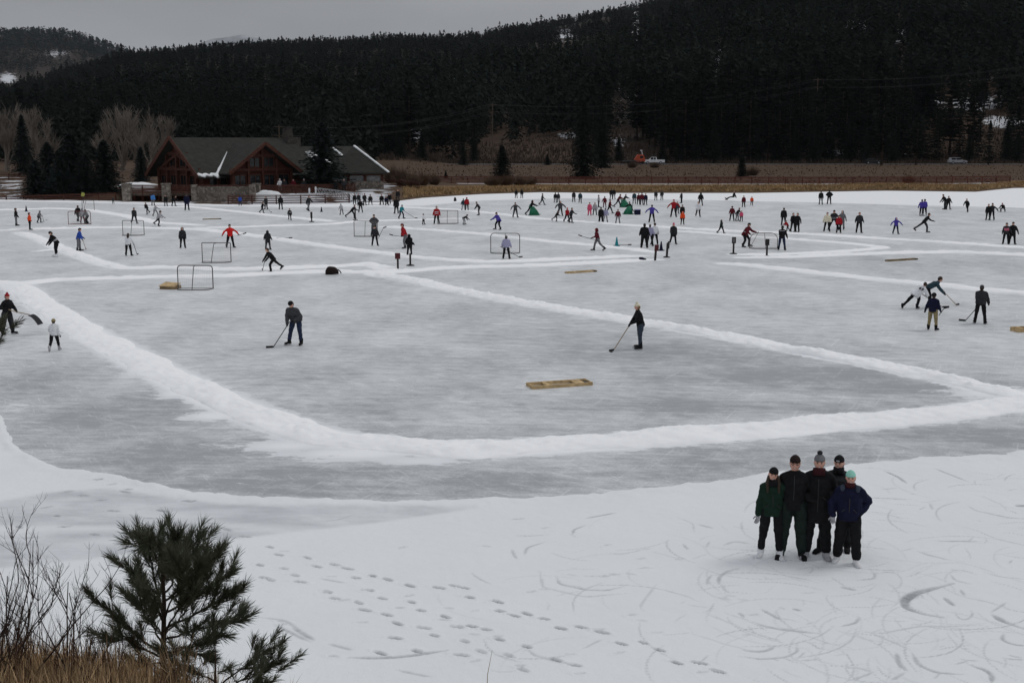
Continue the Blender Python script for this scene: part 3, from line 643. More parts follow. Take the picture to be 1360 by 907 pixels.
# upper edge of the snow on the near ice
EDGE = [(-260, 470), (-60, 505), (0, 545), (15, 577), (30, 600), (56, 618), (94, 628), (150, 630), (195, 638), (232, 649), (285, 656), (375, 661), (440, 665), (552, 667), (627, 666), (702, 661), (777, 655), (900, 650), (975, 637), (1031, 623), (1132, 618), (1237, 607), (1360, 600), (1500, 590), (1700, 580)]
EW = res([ground(*p) for p in EDGE], .5)
FARS = [(-300, 267), (0, 268), (150, 271), (300, 275), (420, 276), (560, 274), (640, 267), (760, 264), (900, 266), (1000, 268), (1100, 270), (1200, 273), (1360, 277), (1600, 280)]
FW = np.array([(ground(*p).x, ground(*p).y) for p in FARS])

def seg_dist(P, line):
    """distance from points P (n,2) to a polyline"""
    d = np.full(len(P), 1e9)
    for a, b in zip(line[:-1], line[1:]):
        ab = b - a; t = np.clip(((P - a) @ ab) / max(ab @ ab, 1e-9), 0, 1)
        d = np.minimum(d, np.hypot(*(P - a - t[:, None] * ab).T))
    return d
def point_dist(P, line, chunk=20000):
    out = np.empty(len(P))
    for i in range(0, len(P), chunk):
        q = P[i:i + chunk]; out[i:i + chunk] = np.sqrt(((q[:, None, 0] - line[None, :, 0]) ** 2 + (q[:, None, 1] - line[None, :, 1]) ** 2).min(1))
    return out
def edge_y(x): return np.interp(x, EW[:, 0], EW[:, 1])

ys = 10 * (1.0085 ** np.arange(0, 380)); ys = ys[ys < 225]
ta = np.linspace(-.62, .62, 460)
YY, TT = np.meshgrid(ys, ta, indexing='ij'); XX = YY * TT
P = np.stack([XX.ravel(), YY.ravel()], -1)
film = np.zeros(len(P))
for ln, hw, h in RW:
    d = point_dist(P, ln)
    film = np.maximum(film, 1.0 - smooth(hw * .4, hw * 1.8, d) * 1.0)
fy = np.interp(P[:, 0], FW[:, 0], FW[:, 1])
film = np.maximum(film, smooth(-3, 5, P[:, 1] - fy) * 1.3)
# wide thin drifts beside the near ridges: (px, py, rx m, ry m, amount)
DRIFT = [(236, 522, .9, 1.2, .9), (180, 496, .8, 1.2, .8), (285, 552, 1.2, .9, .95), (120, 455, 1.6, 3, .55), (330, 548, 1.2, .9, .8), (380, 592, 2.2, .9, .85), (470, 602, 2.4, .9, .95), (560, 612, 1.6, .7, .8), (330, 590, 1.5, .5, .5), (100, 596, 1.2, .5, .45), (20, 540, .6, 1.2, .6), (275, 645, 1.6, .5, .55),
         (900, 592, 2.5, .6, .5), (1010, 582, 2, .6, .55), (1340, 545, 2.2, 1, .8), (245, 632, 2, .4, .4), (150, 470, 1.2, 2, .5), (800, 560, 3, 1, .25), (600, 575, 2, .7, .3), (480, 570, 3, 1.4, .3), (420, 555, 2, 2, .35), (1330, 522, 2.4, 1.4, .9), (300, 345, 20, 4, .2), (60, 350, 12, 4, .1)]
for px, py, rx, ry, am in DRIFT:
    c = ground(px, py); film = np.maximum(film, am * np.exp(-((P[:, 0] - c.x) / rx) ** 2 - ((P[:, 1] - c.y) / ry) ** 2))
# bare black ice: (px, py, rx m, ry m, amount)
DARK = [(1190, 515, 4.5, 1.6, 1.0), (1050, 500, 5, 2.4, .95), (900, 470, 6, 3.5, .8), (760, 450, 5, 5, .5), (620, 420, 5, 5, .35), (980, 540, 7, 1.4, .8), (700, 575, 7, 1.2, .5), (250, 600, 3, 2.2, .9), (120, 560, 2.6, 3.5, .85), (200, 545, 3, 2.5, .8), (60, 510, 2.4, 3, .6), (420, 630, 4, 1.0, .9), (640, 640, 5, 1.0, .75), (860, 630, 5, 1.0, .7),
        (1100, 600, 5, 1.2, .7), (1300, 580, 6, 1.4, .75), (330, 625, 3, .8, .7), (550, 480, 6, 4, .3), (300, 640, 4, 1, .8), (500, 650, 6, 1, .7), (1000, 615, 5, 1.2, .7), (600, 520, 5, 2.5, .35), (450, 500, 4, 4, .3), (850, 540, 5, 2, .45), (1320, 350, 14, 5, .35), (1180, 345, 14, 4, .3), (800, 372, 12, 4, .2), (500, 545, 5, 1.5, .35)]
dark = np.zeros(len(P))
for px, py, rx, ry, am in DARK:
    c = ground(px, py); dark = np.maximum(dark, am * np.exp(-((P[:, 0] - c.x) / rx) ** 2 - ((P[:, 1] - c.y) / ry) ** 2))
dark = np.clip(dark + .25 * (fbm(P[:, 0] * .25, P[:, 1] * .12, 4, 3) - .5), 0, 1)
me = np_mesh('lake_ice', np.stack([P[:, 0], P[:, 1], np.zeros(len(P))], -1), grid_faces(len(ys), len(ta)))
attr(me, 'film', film); attr(me, 'dark', dark)

def snow_shader(N, L, base=(.83, .845, .87)):
    pass
m = bpy.data.materials.new('lake_ice'); m.use_nodes = True; nt = m.node_tree; N = nt.nodes; L = nt.links
b = N['Principled BSDF']; b.inputs['Specular IOR Level'].default_value = .25
tcx = N.new('ShaderNodeTexCoord')
def noise(scale, detail=5, vec=None, rough=.55, dist=0):
    n = N.new('ShaderNodeTexNoise'); n.inputs['Scale'].default_value = scale; n.inputs['Detail'].default_value = detail
    n.inputs['Roughness'].default_value = rough; n.inputs['Distortion'].default_value = dist
    L.new(vec if vec is not None else tcx.outputs['Object'], n.inputs['Vector']); return n.outputs['Fac']
def mapping(scale, rot=(0, 0, 0)):
    # rotate first, then stretch, so that the streaks run along the turned axis
    r = N.new('ShaderNodeMapping'); r.inputs['Rotation'].default_value = rot; L.new(tcx.outputs['Object'], r.inputs['Vector'])
    n = N.new('ShaderNodeMapping'); n.inputs['Scale'].default_value = scale; L.new(r.outputs['Vector'], n.inputs['Vector']); return n.outputs['Vector']
def math_(op, a, b_=None, c=None, clamp=False):
    n = N.new('ShaderNodeMath'); n.operation = op; n.use_clamp = clamp
    for i, v in enumerate((a, b_, c)):
        if v is None: continue
        if isinstance(v, (int, float)): n.inputs[i].default_value = v
        else: L.new(v, n.inputs[i])
    return n.outputs[0]
def rng(v, a, b_, c=0., d=1., smoothy=False):
    n = N.new('ShaderNodeMapRange'); n.inputs['From Min'].default_value = a; n.inputs['From Max'].default_value = b_
    n.inputs['To Min'].default_value = c; n.inputs['To Max'].default_value = d
    if smoothy: n.interpolation_type = 'SMOOTHSTEP'
    L.new(v, n.inputs['Value']); return n.outputs['Result']
def mixc(f, a, b_):
    n = N.new('ShaderNodeMix'); n.data_type = 'RGBA'
    for k, v in (('Factor', f), ('A', a), ('B', b_)):
        if isinstance(v, (int, float)): n.inputs[k].default_value = v
        elif isinstance(v, tuple): n.inputs[k].default_value = (*v, 1)
        else: L.new(v, n.inputs[k])
    return n.outputs['Result']
def attrn(name):
    n = N.new('ShaderNodeAttribute'); n.attribute_name = name; return n.outputs['Fac']
fa, da = attrn('film'), attrn('dark')
big = noise(.35, 6, mapping((1, .6, 1)), .6)
mid = noise(2.2, 6, mapping((.7, 1, 1), (0, 0, .3)), .65)
# skate scratches in several directions
scr = None
for k, (rz, sc_) in enumerate(((.2, 1.0), (1.1, 1.3), (2.0, .9), (2.7, 1.2), (.7, .7))):
    s_ = noise(1.0, 4, mapping((.5 * sc_, 9 * sc_, 1), (0, 0, rz)), .7, .6)
    s_ = rng(s_, .60, .66, 0, 1)
    scr = s_ if scr is None else math_('MAXIMUM', scr, s_)
fine = noise(16, 4, None, .7)
stk = noise(1.0, 6, mapping((.4, 3.2, 1), (0, 0, .05)), .75)
f = math_('ADD', math_('MULTIPLY_ADD', big, 1.25, -.10), math_('MULTIPLY_ADD', stk, 1.25, -.60))
f = math_('ADD', f, math_('MULTIPLY_ADD', mid, 1.3, -.52))
f = math_('SUBTRACT', f, math_('MULTIPLY', da, .78))
f = math_('ADD', f, math_('MULTIPLY_ADD', fine, 1.0, -.50))
f = math_('MULTIPLY_ADD', scr, .26, f, True)
ice = mixc(f, (.335, .352, .362), (.74, .755, .762))
fn = math_('ADD', math_('MULTIPLY_ADD', noise(1.4, 7, mapping((.55, 1.3, 1)), .65), 1.5, -.75), math_('MULTIPLY_ADD', noise(5, 5, mapping((.6, 1.2, 1)), .7), .9, -.45))
mask = rng(math_('ADD', fa, fn), .49, .60, 0, 1, True)
sn = mixc(noise(.8, 6), (.66, .68, .70), (.77, .785, .80)); sn = mixc(rng(fa, .62, .95, 0, 1, True), sn, mixc(noise(.8, 6), (.81, .825, .835), (.885, .893, .90)))
L.new(mixc(mask, ice, sn), b.inputs['Base Color'])
L.new(rng(mask, 0, 1, .48, .9), b.inputs['Roughness'])
bp = N.new('ShaderNodeBump'); bp.inputs['Strength'].default_value = .35; bp.inputs['Distance'].default_value = .02
L.new(math_('ADD', math_('MULTIPLY', mask, 1.0), math_('MULTIPLY', mid, .6)), bp.inputs['Height']); L.new(bp.outputs['Normal'], b.inputs['Normal'])
tag(link('lake_ice', me, m), kind='structure')

# snow material, used by the drifts, the ridges and the near snow
m = bpy.data.materials.new('snow'); m.use_nodes = True; nt = m.node_tree; N = nt.nodes; L = nt.links
b = N['Principled BSDF']; b.inputs['Roughness'].default_value = .9; b.inputs['Specular IOR Level'].default_value = .15
tcx = N.new('ShaderNodeTexCoord')
sc_a = attrn('scrape'); gr = attrn('thin')
base = mixc(noise(.5, 6), (.735, .758, .772), (.805, .823, .828)); base = mixc(attrn('fresh'), base, mixc(noise(.7, 6), (.875, .885, .893), (.93, .935, .94)))
thin = mixc(rng(noise(1.1, 6, mapping((.6, 1.5, 1))), .35, .65), (.51, .53, .55), (.66, .675, .695))
base = mixc(math_('MULTIPLY', gr, rng(noise(.9, 6, mapping((.5, 1.2, 1), (0, 0, .2))), .2, .55)), base, thin)
base = mixc(math_('MULTIPLY', sc_a, rng(noise(9, 4), .2, .6, .55, 1)), base, (.20, .215, .23))
L.new(base, b.inputs['Base Color'])
bp = N.new('ShaderNodeBump'); bp.inputs['Strength'].default_value = .5; bp.inputs['Distance'].default_value = .03
L.new(math_('ADD', noise(5, 5), math_('MULTIPLY', noise(28, 3), .35)), bp.inputs['Height']); L.new(bp.outputs['Normal'], b.inputs['Normal'])
SNOW = m

def ridge_mesh():
    VV, FF, o = [], [], 0
    for pts, hw, h in RIDGES:
        w0 = [ground(*p) for p in pts]
        step = .085 if max(p[1] for p in pts) > 400 else .25
        C = res(w0, step); n = len(C)
        T = np.gradient(C, axis=0); T /= np.maximum(np.hypot(*T.T), 1e-9)[:, None]; Nn = np.stack([-T[:, 1], T[:, 0]], -1)
        s = np.concatenate([[0], np.cumsum(np.hypot(*(C[1:] - C[:-1]).T))])
        nu = 29; u = np.linspace(-1, 1, nu)
        seed = len(VV) * 11
        wl = hw * (.42 + .8 * fbm(s * .45, s * 0 + 3, 4, seed)); wr = hw * (.42 + .8 * fbm(s * .45, s * 0 + 9, 4, seed + 5))
        ends = smooth(0, 1.2, s) * smooth(0, 1.2, s[-1] - s)
        W = np.where(u[None, :] < 0, wl[:, None], wr[:, None]) * (.35 + .65 * ends[:, None])
        off = u[None, :] * W
        off = off + (1 - np.abs(u[None, :])) * hw * .5 * (fbm(s * .3, s * 0 + 21, 3, seed + 2)[:, None] - .5)
        X = C[:, 0, None] + Nn[:, 0, None] * off; Y = C[:, 1, None] + Nn[:, 1, None] * off
        prof = np.clip(1 - u ** 2, 0, 1) ** .8
        lump = .25 + .85 * fbm(X * 1.1, Y * 1.1, 4, 40) + .6 * (fbm(X * 3.4, Y * 3.4, 3, 41) - .42) + .28 * (fbm(X * 9, Y * 9, 2, 47) - .5)
        edge = .6 * (fbm(X * 3, Y * 3, 3, 44) - .5)
        Z = 1.25 * h * ends[:, None] * (prof[None, :] + edge * (1 - prof[None, :]) * .8) * lump - .012
        Z[:, 0] = -.03; Z[:, -1] = -.03
        VV.append(np.stack([X, Y, Z], -1).reshape(-1, 3)); FF.append(grid_faces(n, nu) + o); o += n * nu
    return np.concatenate(VV), np.concatenate(FF)
V, Fc = ridge_mesh()
me = np_mesh('windrow_snow', V, Fc); attr(me, 'scrape', np.zeros(len(V))); attr(me, 'thin', np.zeros(len(V))); attr(me, 'fresh', np.ones(len(V)))
tag(link('windrow_snow', me, SNOW), kind='structure')

# the snow sheet on the near ice, with footprints and skate marks pressed into it
def near_snow():
    xs = np.arange(-16, 19, .03); yv = np.arange(13.5, 33, .03)
    Y, X = np.meshgrid(yv, xs, indexing='ij'); nr, nc = X.shape
    sd = edge_y(X) - Y + .5 * (fbm(X * .7, Y * .7, 4, 60) - .5) + .22 * (fbm(X * 4, Y * 4, 3, 61) - .5)
    h = .05 * smooth(-.05, .25, sd)
    lip = np.exp(-((sd - .35) / .3) ** 2) * .05 * fbm(X * 2, Y * 2, 3, 66)
    Z = -.03 + (h + lip) * 1.5 + .03 * (fbm(X * .5, Y * .5, 4, 62) - .5) * smooth(.2, 1.5, sd) + .012 * (fbm(X * 5, Y * 5, 3, 63) - .5) * smooth(0, .5, sd)
    Z = np.where(sd < -.05, -.05, Z)
    scr = np.zeros_like(X); x0, y0, st = xs[0], yv[0], .03
    def stamp(cx, cy, rad, fn):
        i0, i1 = max(0, int((cy - rad - y0) / st)), min(nr, int((cy + rad - y0) / st) + 2)
        j0, j1 = max(0, int((cx - rad - x0) / st)), min(nc, int((cx + rad - x0) / st) + 2)
        if i0 >= i1 or j0 >= j1: return
        fn(slice(i0, i1), slice(j0, j1))
    def foot(px, py, L_=.30, W_=.11, ang=None, amt=1.0, dep=.05):
        c = ground(px, py); a = random.uniform(-.5, .5) if ang is None else ang
        def f(I, J):
            dx, dy = X[I, J] - c.x, Y[I, J] - c.y
            u, v = dx * math.cos(a) + dy * math.sin(a), -dx * math.sin(a) + dy * math.cos(a)
            k = 1 - smooth(.75, 1.08, np.hypot(u / (L_ / 2), v / (W_ / 2)))
            scr[I, J] = np.maximum(scr[I, J], k * amt); Z[I, J] -= dep * k
            rim = np.exp(-((np.hypot(u / (L_ / 2), v / (W_ / 2)) - 1.4) / .25) ** 2); Z[I, J] += .012 * rim
        stamp(c.x, c.y, .5, f)
    def track(pts, w=.03, amt=.8, dep=.02, fade=True, world=False, prof=None):
        if w < .1 and not world: w, amt = w * .85, amt * .82
        P_ = [Vector(p) for p in pts] if world else [ground(*p) for p in pts]
        C = res([Vector((p[0], p[1], 0)) for p in P_], .04); n = len(C)
        for i, (cx, cy) in enumerate(C):
            t = i / max(1, n - 1); k_ = (min(1, 5 * t, 5 * (1 - t)) if fade else 1)
            if prof: k_ *= prof(t)
            ww = max(.013, w * .62 * (.3 + .7 * k_))
            def f(I, J):
                d = np.hypot(X[I, J] - cx, Y[I, J] - cy)
                k = (1 - smooth(ww * .6, ww * 1.25 + .012, d)) * amt * (.45 + .55 * k_)
                nw = np.maximum(scr[I, J], k); Z[I, J] -= dep * np.maximum(0, nw - scr[I, J]); scr[I, J] = nw
            stamp(cx, cy, ww * 1.6 + .06, f)
    # prints: walkers' trails
    Q = lambda zx, zy: (340 + zx / 2.06, 640 + zy / 2.06)
    for zx, zy in [(37, 184), (62, 205), (140, 213), (165, 237), (250, 243), (273, 268), (318, 263), (360, 273), (540, 290), (568, 296), (583, 322), (662, 335), (668, 360), (705, 372), (740, 367), (787, 381), (833, 407), (888, 404), (945, 418), (997, 450), (1057, 447), (1103, 467), (1150, 503), (1212, 503), (1262, 526)]:
        foot(*Q(zx, zy), ang=random.uniform(-.75, -.35), L_=random.uniform(.20, .29), W_=random.uniform(.07, .09), amt=random.uniform(.6, 1))
    for zx, zy in [(195, 307), (215, 325), (280, 337), (297, 358), (357, 371), (386, 395), (458, 407), (487, 428), (570, 443), (615, 470), (690, 480), (740, 457), (75, 243), (105, 262), (120, 280), (310, 303), (345, 325), (425, 335), (450, 358), (518, 376), (548, 403), (665, 438), (215, 232), (420, 290), (500, 296), (20, 268), (40, 275), (10, 233), (590, 402), (560, 480), (730, 520), (820, 492), (870, 508), (630, 410), (380, 435), (440, 470), (340, 475)]:
        foot(*Q(zx, zy), ang=random.uniform(-.8, -.3), L_=random.uniform(.2, .3), W_=.09, amt=random.uniform(.35, .8), dep=.03)
    for px, py in [(130, 640), (148, 646), (165, 655), (215, 680), (135, 666), (75, 687), (85, 702), (250, 668), (280, 697), (325, 715), (170, 652), (110, 660), (60, 676), (40, 716), (25, 702), (300, 705), (200, 690), (150, 680), (90, 655), (125, 712)]:
        foot(px, py, ang=random.uniform(-.7, .7), L_=random.uniform(.2, .4), W_=.09, amt=random.uniform(.35, .8), dep=.03)
    for pts, w, am in [([(5, 376), (80, 385), (160, 440)], .05, .45), ([(100, 405), (160, 440)], .07, .7), ([(50, 397), (150, 445)], .06, .6), ([(175, 270), (245, 282)], .05, .45), ([(200, 450), (265, 467)], .06, .5), ([(250, 486), (330, 488), (400, 485), (525, 467)], .07, .7), ([(385, 520), (480, 540)], .05, .5),
                       ([(700, 190), (705, 205), (715, 217)], .05, .5), ([(735, 205), (740, 185), (790, 170)], .05, .5), ([(820, 262), (830, 285), (900, 300), (960, 302), (1010, 290)], .05, .55), ([(775, 250), (785, 295), (900, 320), (1020, 310)], .04, .4), ([(865, 150), (870, 135), (900, 125)], .05, .55), ([(960, 200), (1000, 203), (1060, 190)], .04, .4),
                       ([(900, 105), (985, 90)], .06, .6), ([(720, 155), (800, 150)], .04, .3), ([(1060, 360), (1050, 345), (1095, 285)], .04, .35), ([(700, 108), (735, 105)], .05, .5), ([(740, 460), (760, 480), (830, 500), (885, 510)], .04, .45), ([(895, 462), (945, 437)], .04, .4), ([(170, 110), (220, 108), (270, 92)], .04, .35)]:
        track([Q(*p) for p in pts], w, am)
    Q = lambda zx, zy: (900 + zx / 2.957, 620 + zy / 2.957)
    track([Q(*p) for p in [(1080, 465), (1000, 485), (930, 502), (890, 530), (892, 560), (950, 585), (1040, 600)]], .15, .85, .03, prof=lambda t: max(.12, 1 - abs(t - .5) * 2.1))
    track([Q(*p) for p in [(1235, 588), (1280, 618), (1360, 645), (1420, 655)]], .12, .8, .03, prof=lambda t: max(.15, 1 - t * 1.4))
    for pts, w, am in [([(1045, 520), (1085, 555)], .08, .7), ([(160, 470), (162, 440), (190, 418), (225, 412)], .06, .6), ([(170, 465), (185, 495), (210, 505)], .04, .4), ([(115, 470), (118, 445), (135, 432)], .05, .5), ([(250, 728), (320, 738), (360, 728), (382, 712)], .06, .6), ([(240, 752), (330, 766), (430, 757), (470, 735), (466, 705)], .04, .55),
                       ([(640, 635), (700, 622), (712, 600)], .05, .6), ([(858, 740), (868, 785), (900, 815)], .07, .6), ([(920, 740), (945, 790), (1010, 820), (1120, 828)], .06, .6), ([(1145, 790), (1210, 808), (1235, 830), (1230, 860)], .07, .7), ([(1015, 300), (1190, 301)], .05, .6), ([(810, 22), (865, 45), (900, 72)], .07, .7), ([(1005, 12), (1140, 65)], .05, .6),
                       ([(735, 127), (915, 135)], .04, .6), ([(700, 655), (800, 665), (950, 635), (1040, 638), (1200, 630)], .04, .4), ([(325, 565), (370, 590), (410, 612)], .06, .6), ([(300, 618), (340, 635), (430, 650), (560, 665)], .06, .6), ([(100, 580), (200, 620), (290, 660), (370, 680)], .03, .35), ([(60, 665), (200, 710), (300, 735)], .03, .3), ([(450, 565), (485, 573)], .07, .7),
                       ([(240, 580), (260, 600)], .05, .5), ([(1090, 580), (1100, 605), (1130, 612), (1160, 590), (1150, 570)], .03, .5), ([(1280, 660), (1270, 690), (1330, 712), (1400, 710)], .05, .6), ([(1070, 430), (1090, 455), (1150, 468)], .04, .45), ([(1200, 420), (1270, 440), (1360, 448)], .04, .4), ([(1060, 412), (1130, 415), (1170, 430)], .04, .4), ([(940, 340), (1000, 360), (1070, 375)], .05, .5), ([(1140, 160), (1170, 180), (1240, 190)], .04, .4),
                       ([(1200, 185), (1290, 205), (1360, 212)], .05, .5), ([(1330, 160), (1380, 160)], .12, .7), ([(760, 415), (775, 430), (770, 448), (700, 452)], .04, .5), ([(640, 480), (700, 492)], .08, .6), ([(600, 440), (660, 480)], .03, .4), ([(80, 232), (140, 248)], .05, .5), ([(20, 310), (40, 332)], .05, .5), ([(110, 325), (125, 300)], .04, .4), ([(180, 315), (220, 300), (290, 310)], .06, .4),
                       ([(1110, 490), (1125, 515)], .05, .5), ([(1230, 580), (1290, 540)], .04, .5), ([(740, 655), (850, 700), (910, 730)], .04, .4), ([(650, 797), (720, 800), (760, 820)], .04, .4), ([(680, 849), (770, 818)], .04, .5), ([(840, 849), (890, 820)], .05, .5), ([(480, 772), (560, 765)], .04, .4), ([(1280, 765), (1360, 770)], .04, .5), ([(600, 100), (640, 90)], .05, .3), ([(0, 205), (60, 230), (65, 262)], .03, .4), ([(990, 150), (1000, 175)], .05, .4), ([(800, 95), (860, 90)], .05, .4)]:
        track([Q(*p) for p in pts], w, am)
    rr = random.Random(5)
    for k in range(330):                                    # loops and short strokes of many skaters
        px = rr.choice((rr.uniform(960, 1420), rr.uniform(960, 1420), rr.uniform(650, 1400))); py = rr.uniform(640, 900)
        if py < 690 and px < 980: continue
        c = ground(px, py); r = rr.uniform(.2, 1.6); a0 = rr.uniform(0, 6.28); sw = rr.uniform(.25, 1.6) * rr.choice((-1, 1))
        pts = [(c.x + r * math.cos(a0 + sw * t / 8), c.y + r * math.sin(a0 + sw * t / 8), 0) for t in range(9)]
        track(pts, rr.uniform(.006, .016), rr.uniform(.12, .5), .008, world=True)
    for k in range(50):
        c = ground(rr.uniform(340, 900), rr.uniform(690, 900)); foot(*(rr.uniform(360, 1000), rr.uniform(720, 900)), L_=.2, W_=.07, amt=rr.uniform(.1, .3), dep=.012)
    # thin wind-packed area on the left
    pg = np.zeros_like(X)
    poly = [(-200, 690), (0, 668), (68, 656), (150, 650), (230, 664), (300, 672), (450, 675), (640, 676), (520, 693), (460, 701), (304, 718), (200, 734), (115, 745), (0, 757), (-200, 770)]
    W_ = np.array([(ground(*p).x, ground(*p).y) for p in poly])
    inside = np.zeros(X.shape, bool)
    for a, b_ in zip(W_, np.roll(W_, -1, 0)):
        c_ = ((a[1] > Y) != (b_[1] > Y)); inside ^= c_ & (X < (b_[0] - a[0]) * (Y - a[1]) / (b_[1] - a[1] + 1e-12) + a[0])
    pg = inside.astype(float)
    for _ in range(24):
        pg[1:-1, 1:-1] = (pg[:-2, 1:-1] + pg[2:, 1:-1] + pg[1:-1, :-2] + pg[1:-1, 2:] + 4 * pg[1:-1, 1:-1]) / 8
    st_ = ground(60, 704); pg *= 1 - .8 * np.exp(-((X - st_.x) / 3) ** 2 - ((Y - st_.y) / .25) ** 2)
    Z -= .012 * pg * smooth(.2, .6, sd)
    cp = ground(1080, 744); tramp = .35 * np.exp(-((X - cp.x) / 1.2) ** 2 - ((Y - cp.y + .1) / .5) ** 2)
    pg = np.maximum(pg, tramp)
    V = np.stack([X, Y, Z], -1).reshape(-1, 3); Fc = grid_faces(nr, nc)
    keep = (sd.ravel()[Fc].max(1) > -.15); Fc = Fc[keep]
    # drop what the near bank buries
    used = np.unique(Fc); remap = np.full(len(V), -1); remap[used] = np.arange(len(used))
    return V[used], remap[Fc], scr.ravel()[used], pg.ravel()[used]
V, Fc, scr, thn = near_snow()
me = np_mesh('ground_snow', V, Fc); attr(me, 'scrape', scr); attr(me, 'thin', thn)
tag(link('ground_snow', me, SNOW), kind='structure')

# thin winter air over the whole valley
mb = MB(); mb.box((0, 2000, 370), (8400, 16500, 860)); m = bpy.data.materials.new('haze'); m.use_nodes = True; N = m.node_tree.nodes; N.remove(N['Principled BSDF'])
pv = N.new('ShaderNodeVolumePrincipled'); pv.inputs['Density'].default_value = 2.4e-5; pv.inputs['Color'].default_value = (.82, .90, 1, 1); pv.inputs['Anisotropy'].default_value = 0
m.node_tree.links.new(pv.outputs['Volume'], N['Material Output'].inputs['Volume']); tag(mb.build('haze', m), kind='stuff')
# ------------------------------------------------------------------ land beyond the lake
SHORE = [(-400, 262), (-100, 263), (0, 263.5), (150, 267), (260, 271), (330, 272), (430, 270.5), (520, 268), (560, 263), (640, 258), (720, 255.5), (800, 256.5), (1000, 256.5), (1180, 253.5), (1300, 255), (1350, 250), (1500, 248), (1900, 246)]
_sx = np.array([p[0] for p in SHORE]); _sy = np.array([ground(*p).y for p in SHORE])
def shore(px): return np.interp(px, _sx, _sy)
def prof(px, tab, i): return np.interp(px, [t[0] for t in tab], [t[i] for t in tab])
NEAR = [(-600, 520, 216), (480, 520, 214), (540, 540, 196), (600, 560, 172), (650, 580, 150), (760, 640, 102), (840, 690, 68), (900, 720, 45), (950, 740, 22), (1050, 780, -25), (1200, 800, -60), (1360, 820, -90), (1700, 850, -130)]
MAIN = [(-500, 1100, 165), (-300, 1100, 150), (0, 1100, 126), (60, 1150, 112), (120, 1200, 94), (175, 1250, 77), (260, 1300, 69), (340, 1350, 67), (440, 1400, 62), (520, 1450, 57), (640, 1500, 52), (680, 1500, 43), (760, 1500, 32), (830, 1500, 16), (900, 1500, 0), (1000, 1500, -20), (1300, 1500, -60), (1700, 1500, -100)]
FARL = [(-600, 3000, 60), (-300, 3000, 48), (0, 3000, 45), (60, 3000, 43), (100, 3000, 46), (140, 3000, 58), (175, 3000, 70), (230, 3000, 95), (320, 3000, 140), (500, 3000, 185), (1700, 3000, 185)]
def zatn(py, Y):
    b = (CY - py) / F_PX
    return CAM_H + Y * (b * CP - SP) / (CP + b * SP)
def land(px, Y, rough=True):
    px = np.asarray(px, float); Y = np.asarray(Y, float)
    X = xat(px, Y); s = shore(px); t = Y - s
    left = smooth(560, 500, px)
    right = smooth(520, 620, px)
    tl = np.interp(t, [-4, 0, 1.5, 10, 30, 200], [-.5, .02, .5, 1.0, 1.4, 3.0])
    tr = np.interp(t, [-4, 0, 1.0, 4, 22, 60], [-.5, .02, .30, .42, .55, .75])
    tl = tl * (1 - .93 * smooth(140, 165, px) * smooth(475, 462, px) * smooth(np.where(px < 345, 9, 5.5), np.where(px < 345, 6, 4), t))
    z = tl * (1 - right) + tr * right
    z = z + smooth(270, 322, Y) * right * .75 * (1 - .0)
    if rough: z = z + .25 * (fbm(X * .12, Y * .12, 3, 70) - .5) * smooth(1, 8, t)
    out = z
    for tab, y0, e_, zb in ((NEAR, 342, 1.1, 1.4), (MAIN, 380, .92, 1.5), (FARL, 1500, 1.2, 0)):
        D, zc = prof(px, tab, 1), zatn(prof(px, tab, 2), prof(px, tab, 1))
        q = np.clip((Y - y0) / (D - y0), 0, 1)
        h = zb + (zc - zb) * q ** e_
        h = h - np.maximum(0, Y - D) * .35
        if rough: h = h + np.clip((Y - y0) / 200, 0, 1) * (zc * .10 + 2) * (fbm(X * .012, Y * .012, 4, 80) - .5) * (1 - .8 * smooth(.85, 1, q))
        out = np.where(Y > y0, np.maximum(out, h), out)
    road = smooth(321, 324, Y) * smooth(338, 335, Y) * smooth(420, 520, px)
    return out * (1 - road) + 1.5 * road
def pix(X, Y, Z):
    d = Y * CP - (Z - CAM_H) * SP
    return CX + F_PX * X / d, CY - F_PX * (Y * SP + (Z - CAM_H) * CP) / d
def open_ground(px, py):
    """how thin the wood is at a pixel: 1 = closed, 0 = open (slopes above the road)"""
    k = 1.0
    for (x, y, rx, ry, a) in ((560, 215, 60, 16, .95), (690, 205, 70, 22, .9), (640, 185, 30, 30, .5), (735, 205, 40, 25, .9), (830, 165, 26, 50, .75), (845, 210, 60, 14, .9), (1255, 160, 20, 45, .6), (1300, 140, 40, 16, .7), (1330, 165, 40, 16, .8), (1110, 180, 40, 12, .6), (1195, 55, 9, 30, .8), (1140, 45, 12, 12, .5), (1105, 70, 8, 20, .5), (950, 80, 10, 40, .4), (1030, 150, 30, 16, .4), (1240, 205, 40, 14, .6), (1040, 205, 50, 12, .6), (845, 40, 4, 30, .88), (750, 45, 16, 8, .55), (600, 115, 14, 20, .6), (550, 172, 14, 12, .8), (500, 148, 40, 6, .6), (395, 145, 20, 12, .6), (70, 75, 30, 8, .6), (10, 105, 12, 10, .8)):
        k = k - a * np.exp(-((px - x) / rx) ** 2 - ((py - y) / ry) ** 2)
    return np.clip(k, 0, 1)
def stands(X, Y, Z, h, rs_):
    """chance that a tree of height h grows here: clearings stay clear of the crowns in front of them"""
    k = 1.0
    for u in (0, .25, .5, .75):
        qx_, qy_ = pix(X, Y, Z + h * u); k = np.minimum(k, open_ground(qx_, qy_))
    return rs_.uniform(0, 1, len(X)) < k ** 1.6
pxs = np.linspace(-420, 1780, 560)
tt = np.concatenate([np.linspace(-4, 40, 45), np.linspace(42, 175, 75), np.geomspace(178, 1500, 120), np.geomspace(1530, 4200, 30)])
PXg, Tg = np.meshgrid(pxs, tt, indexing='xy')
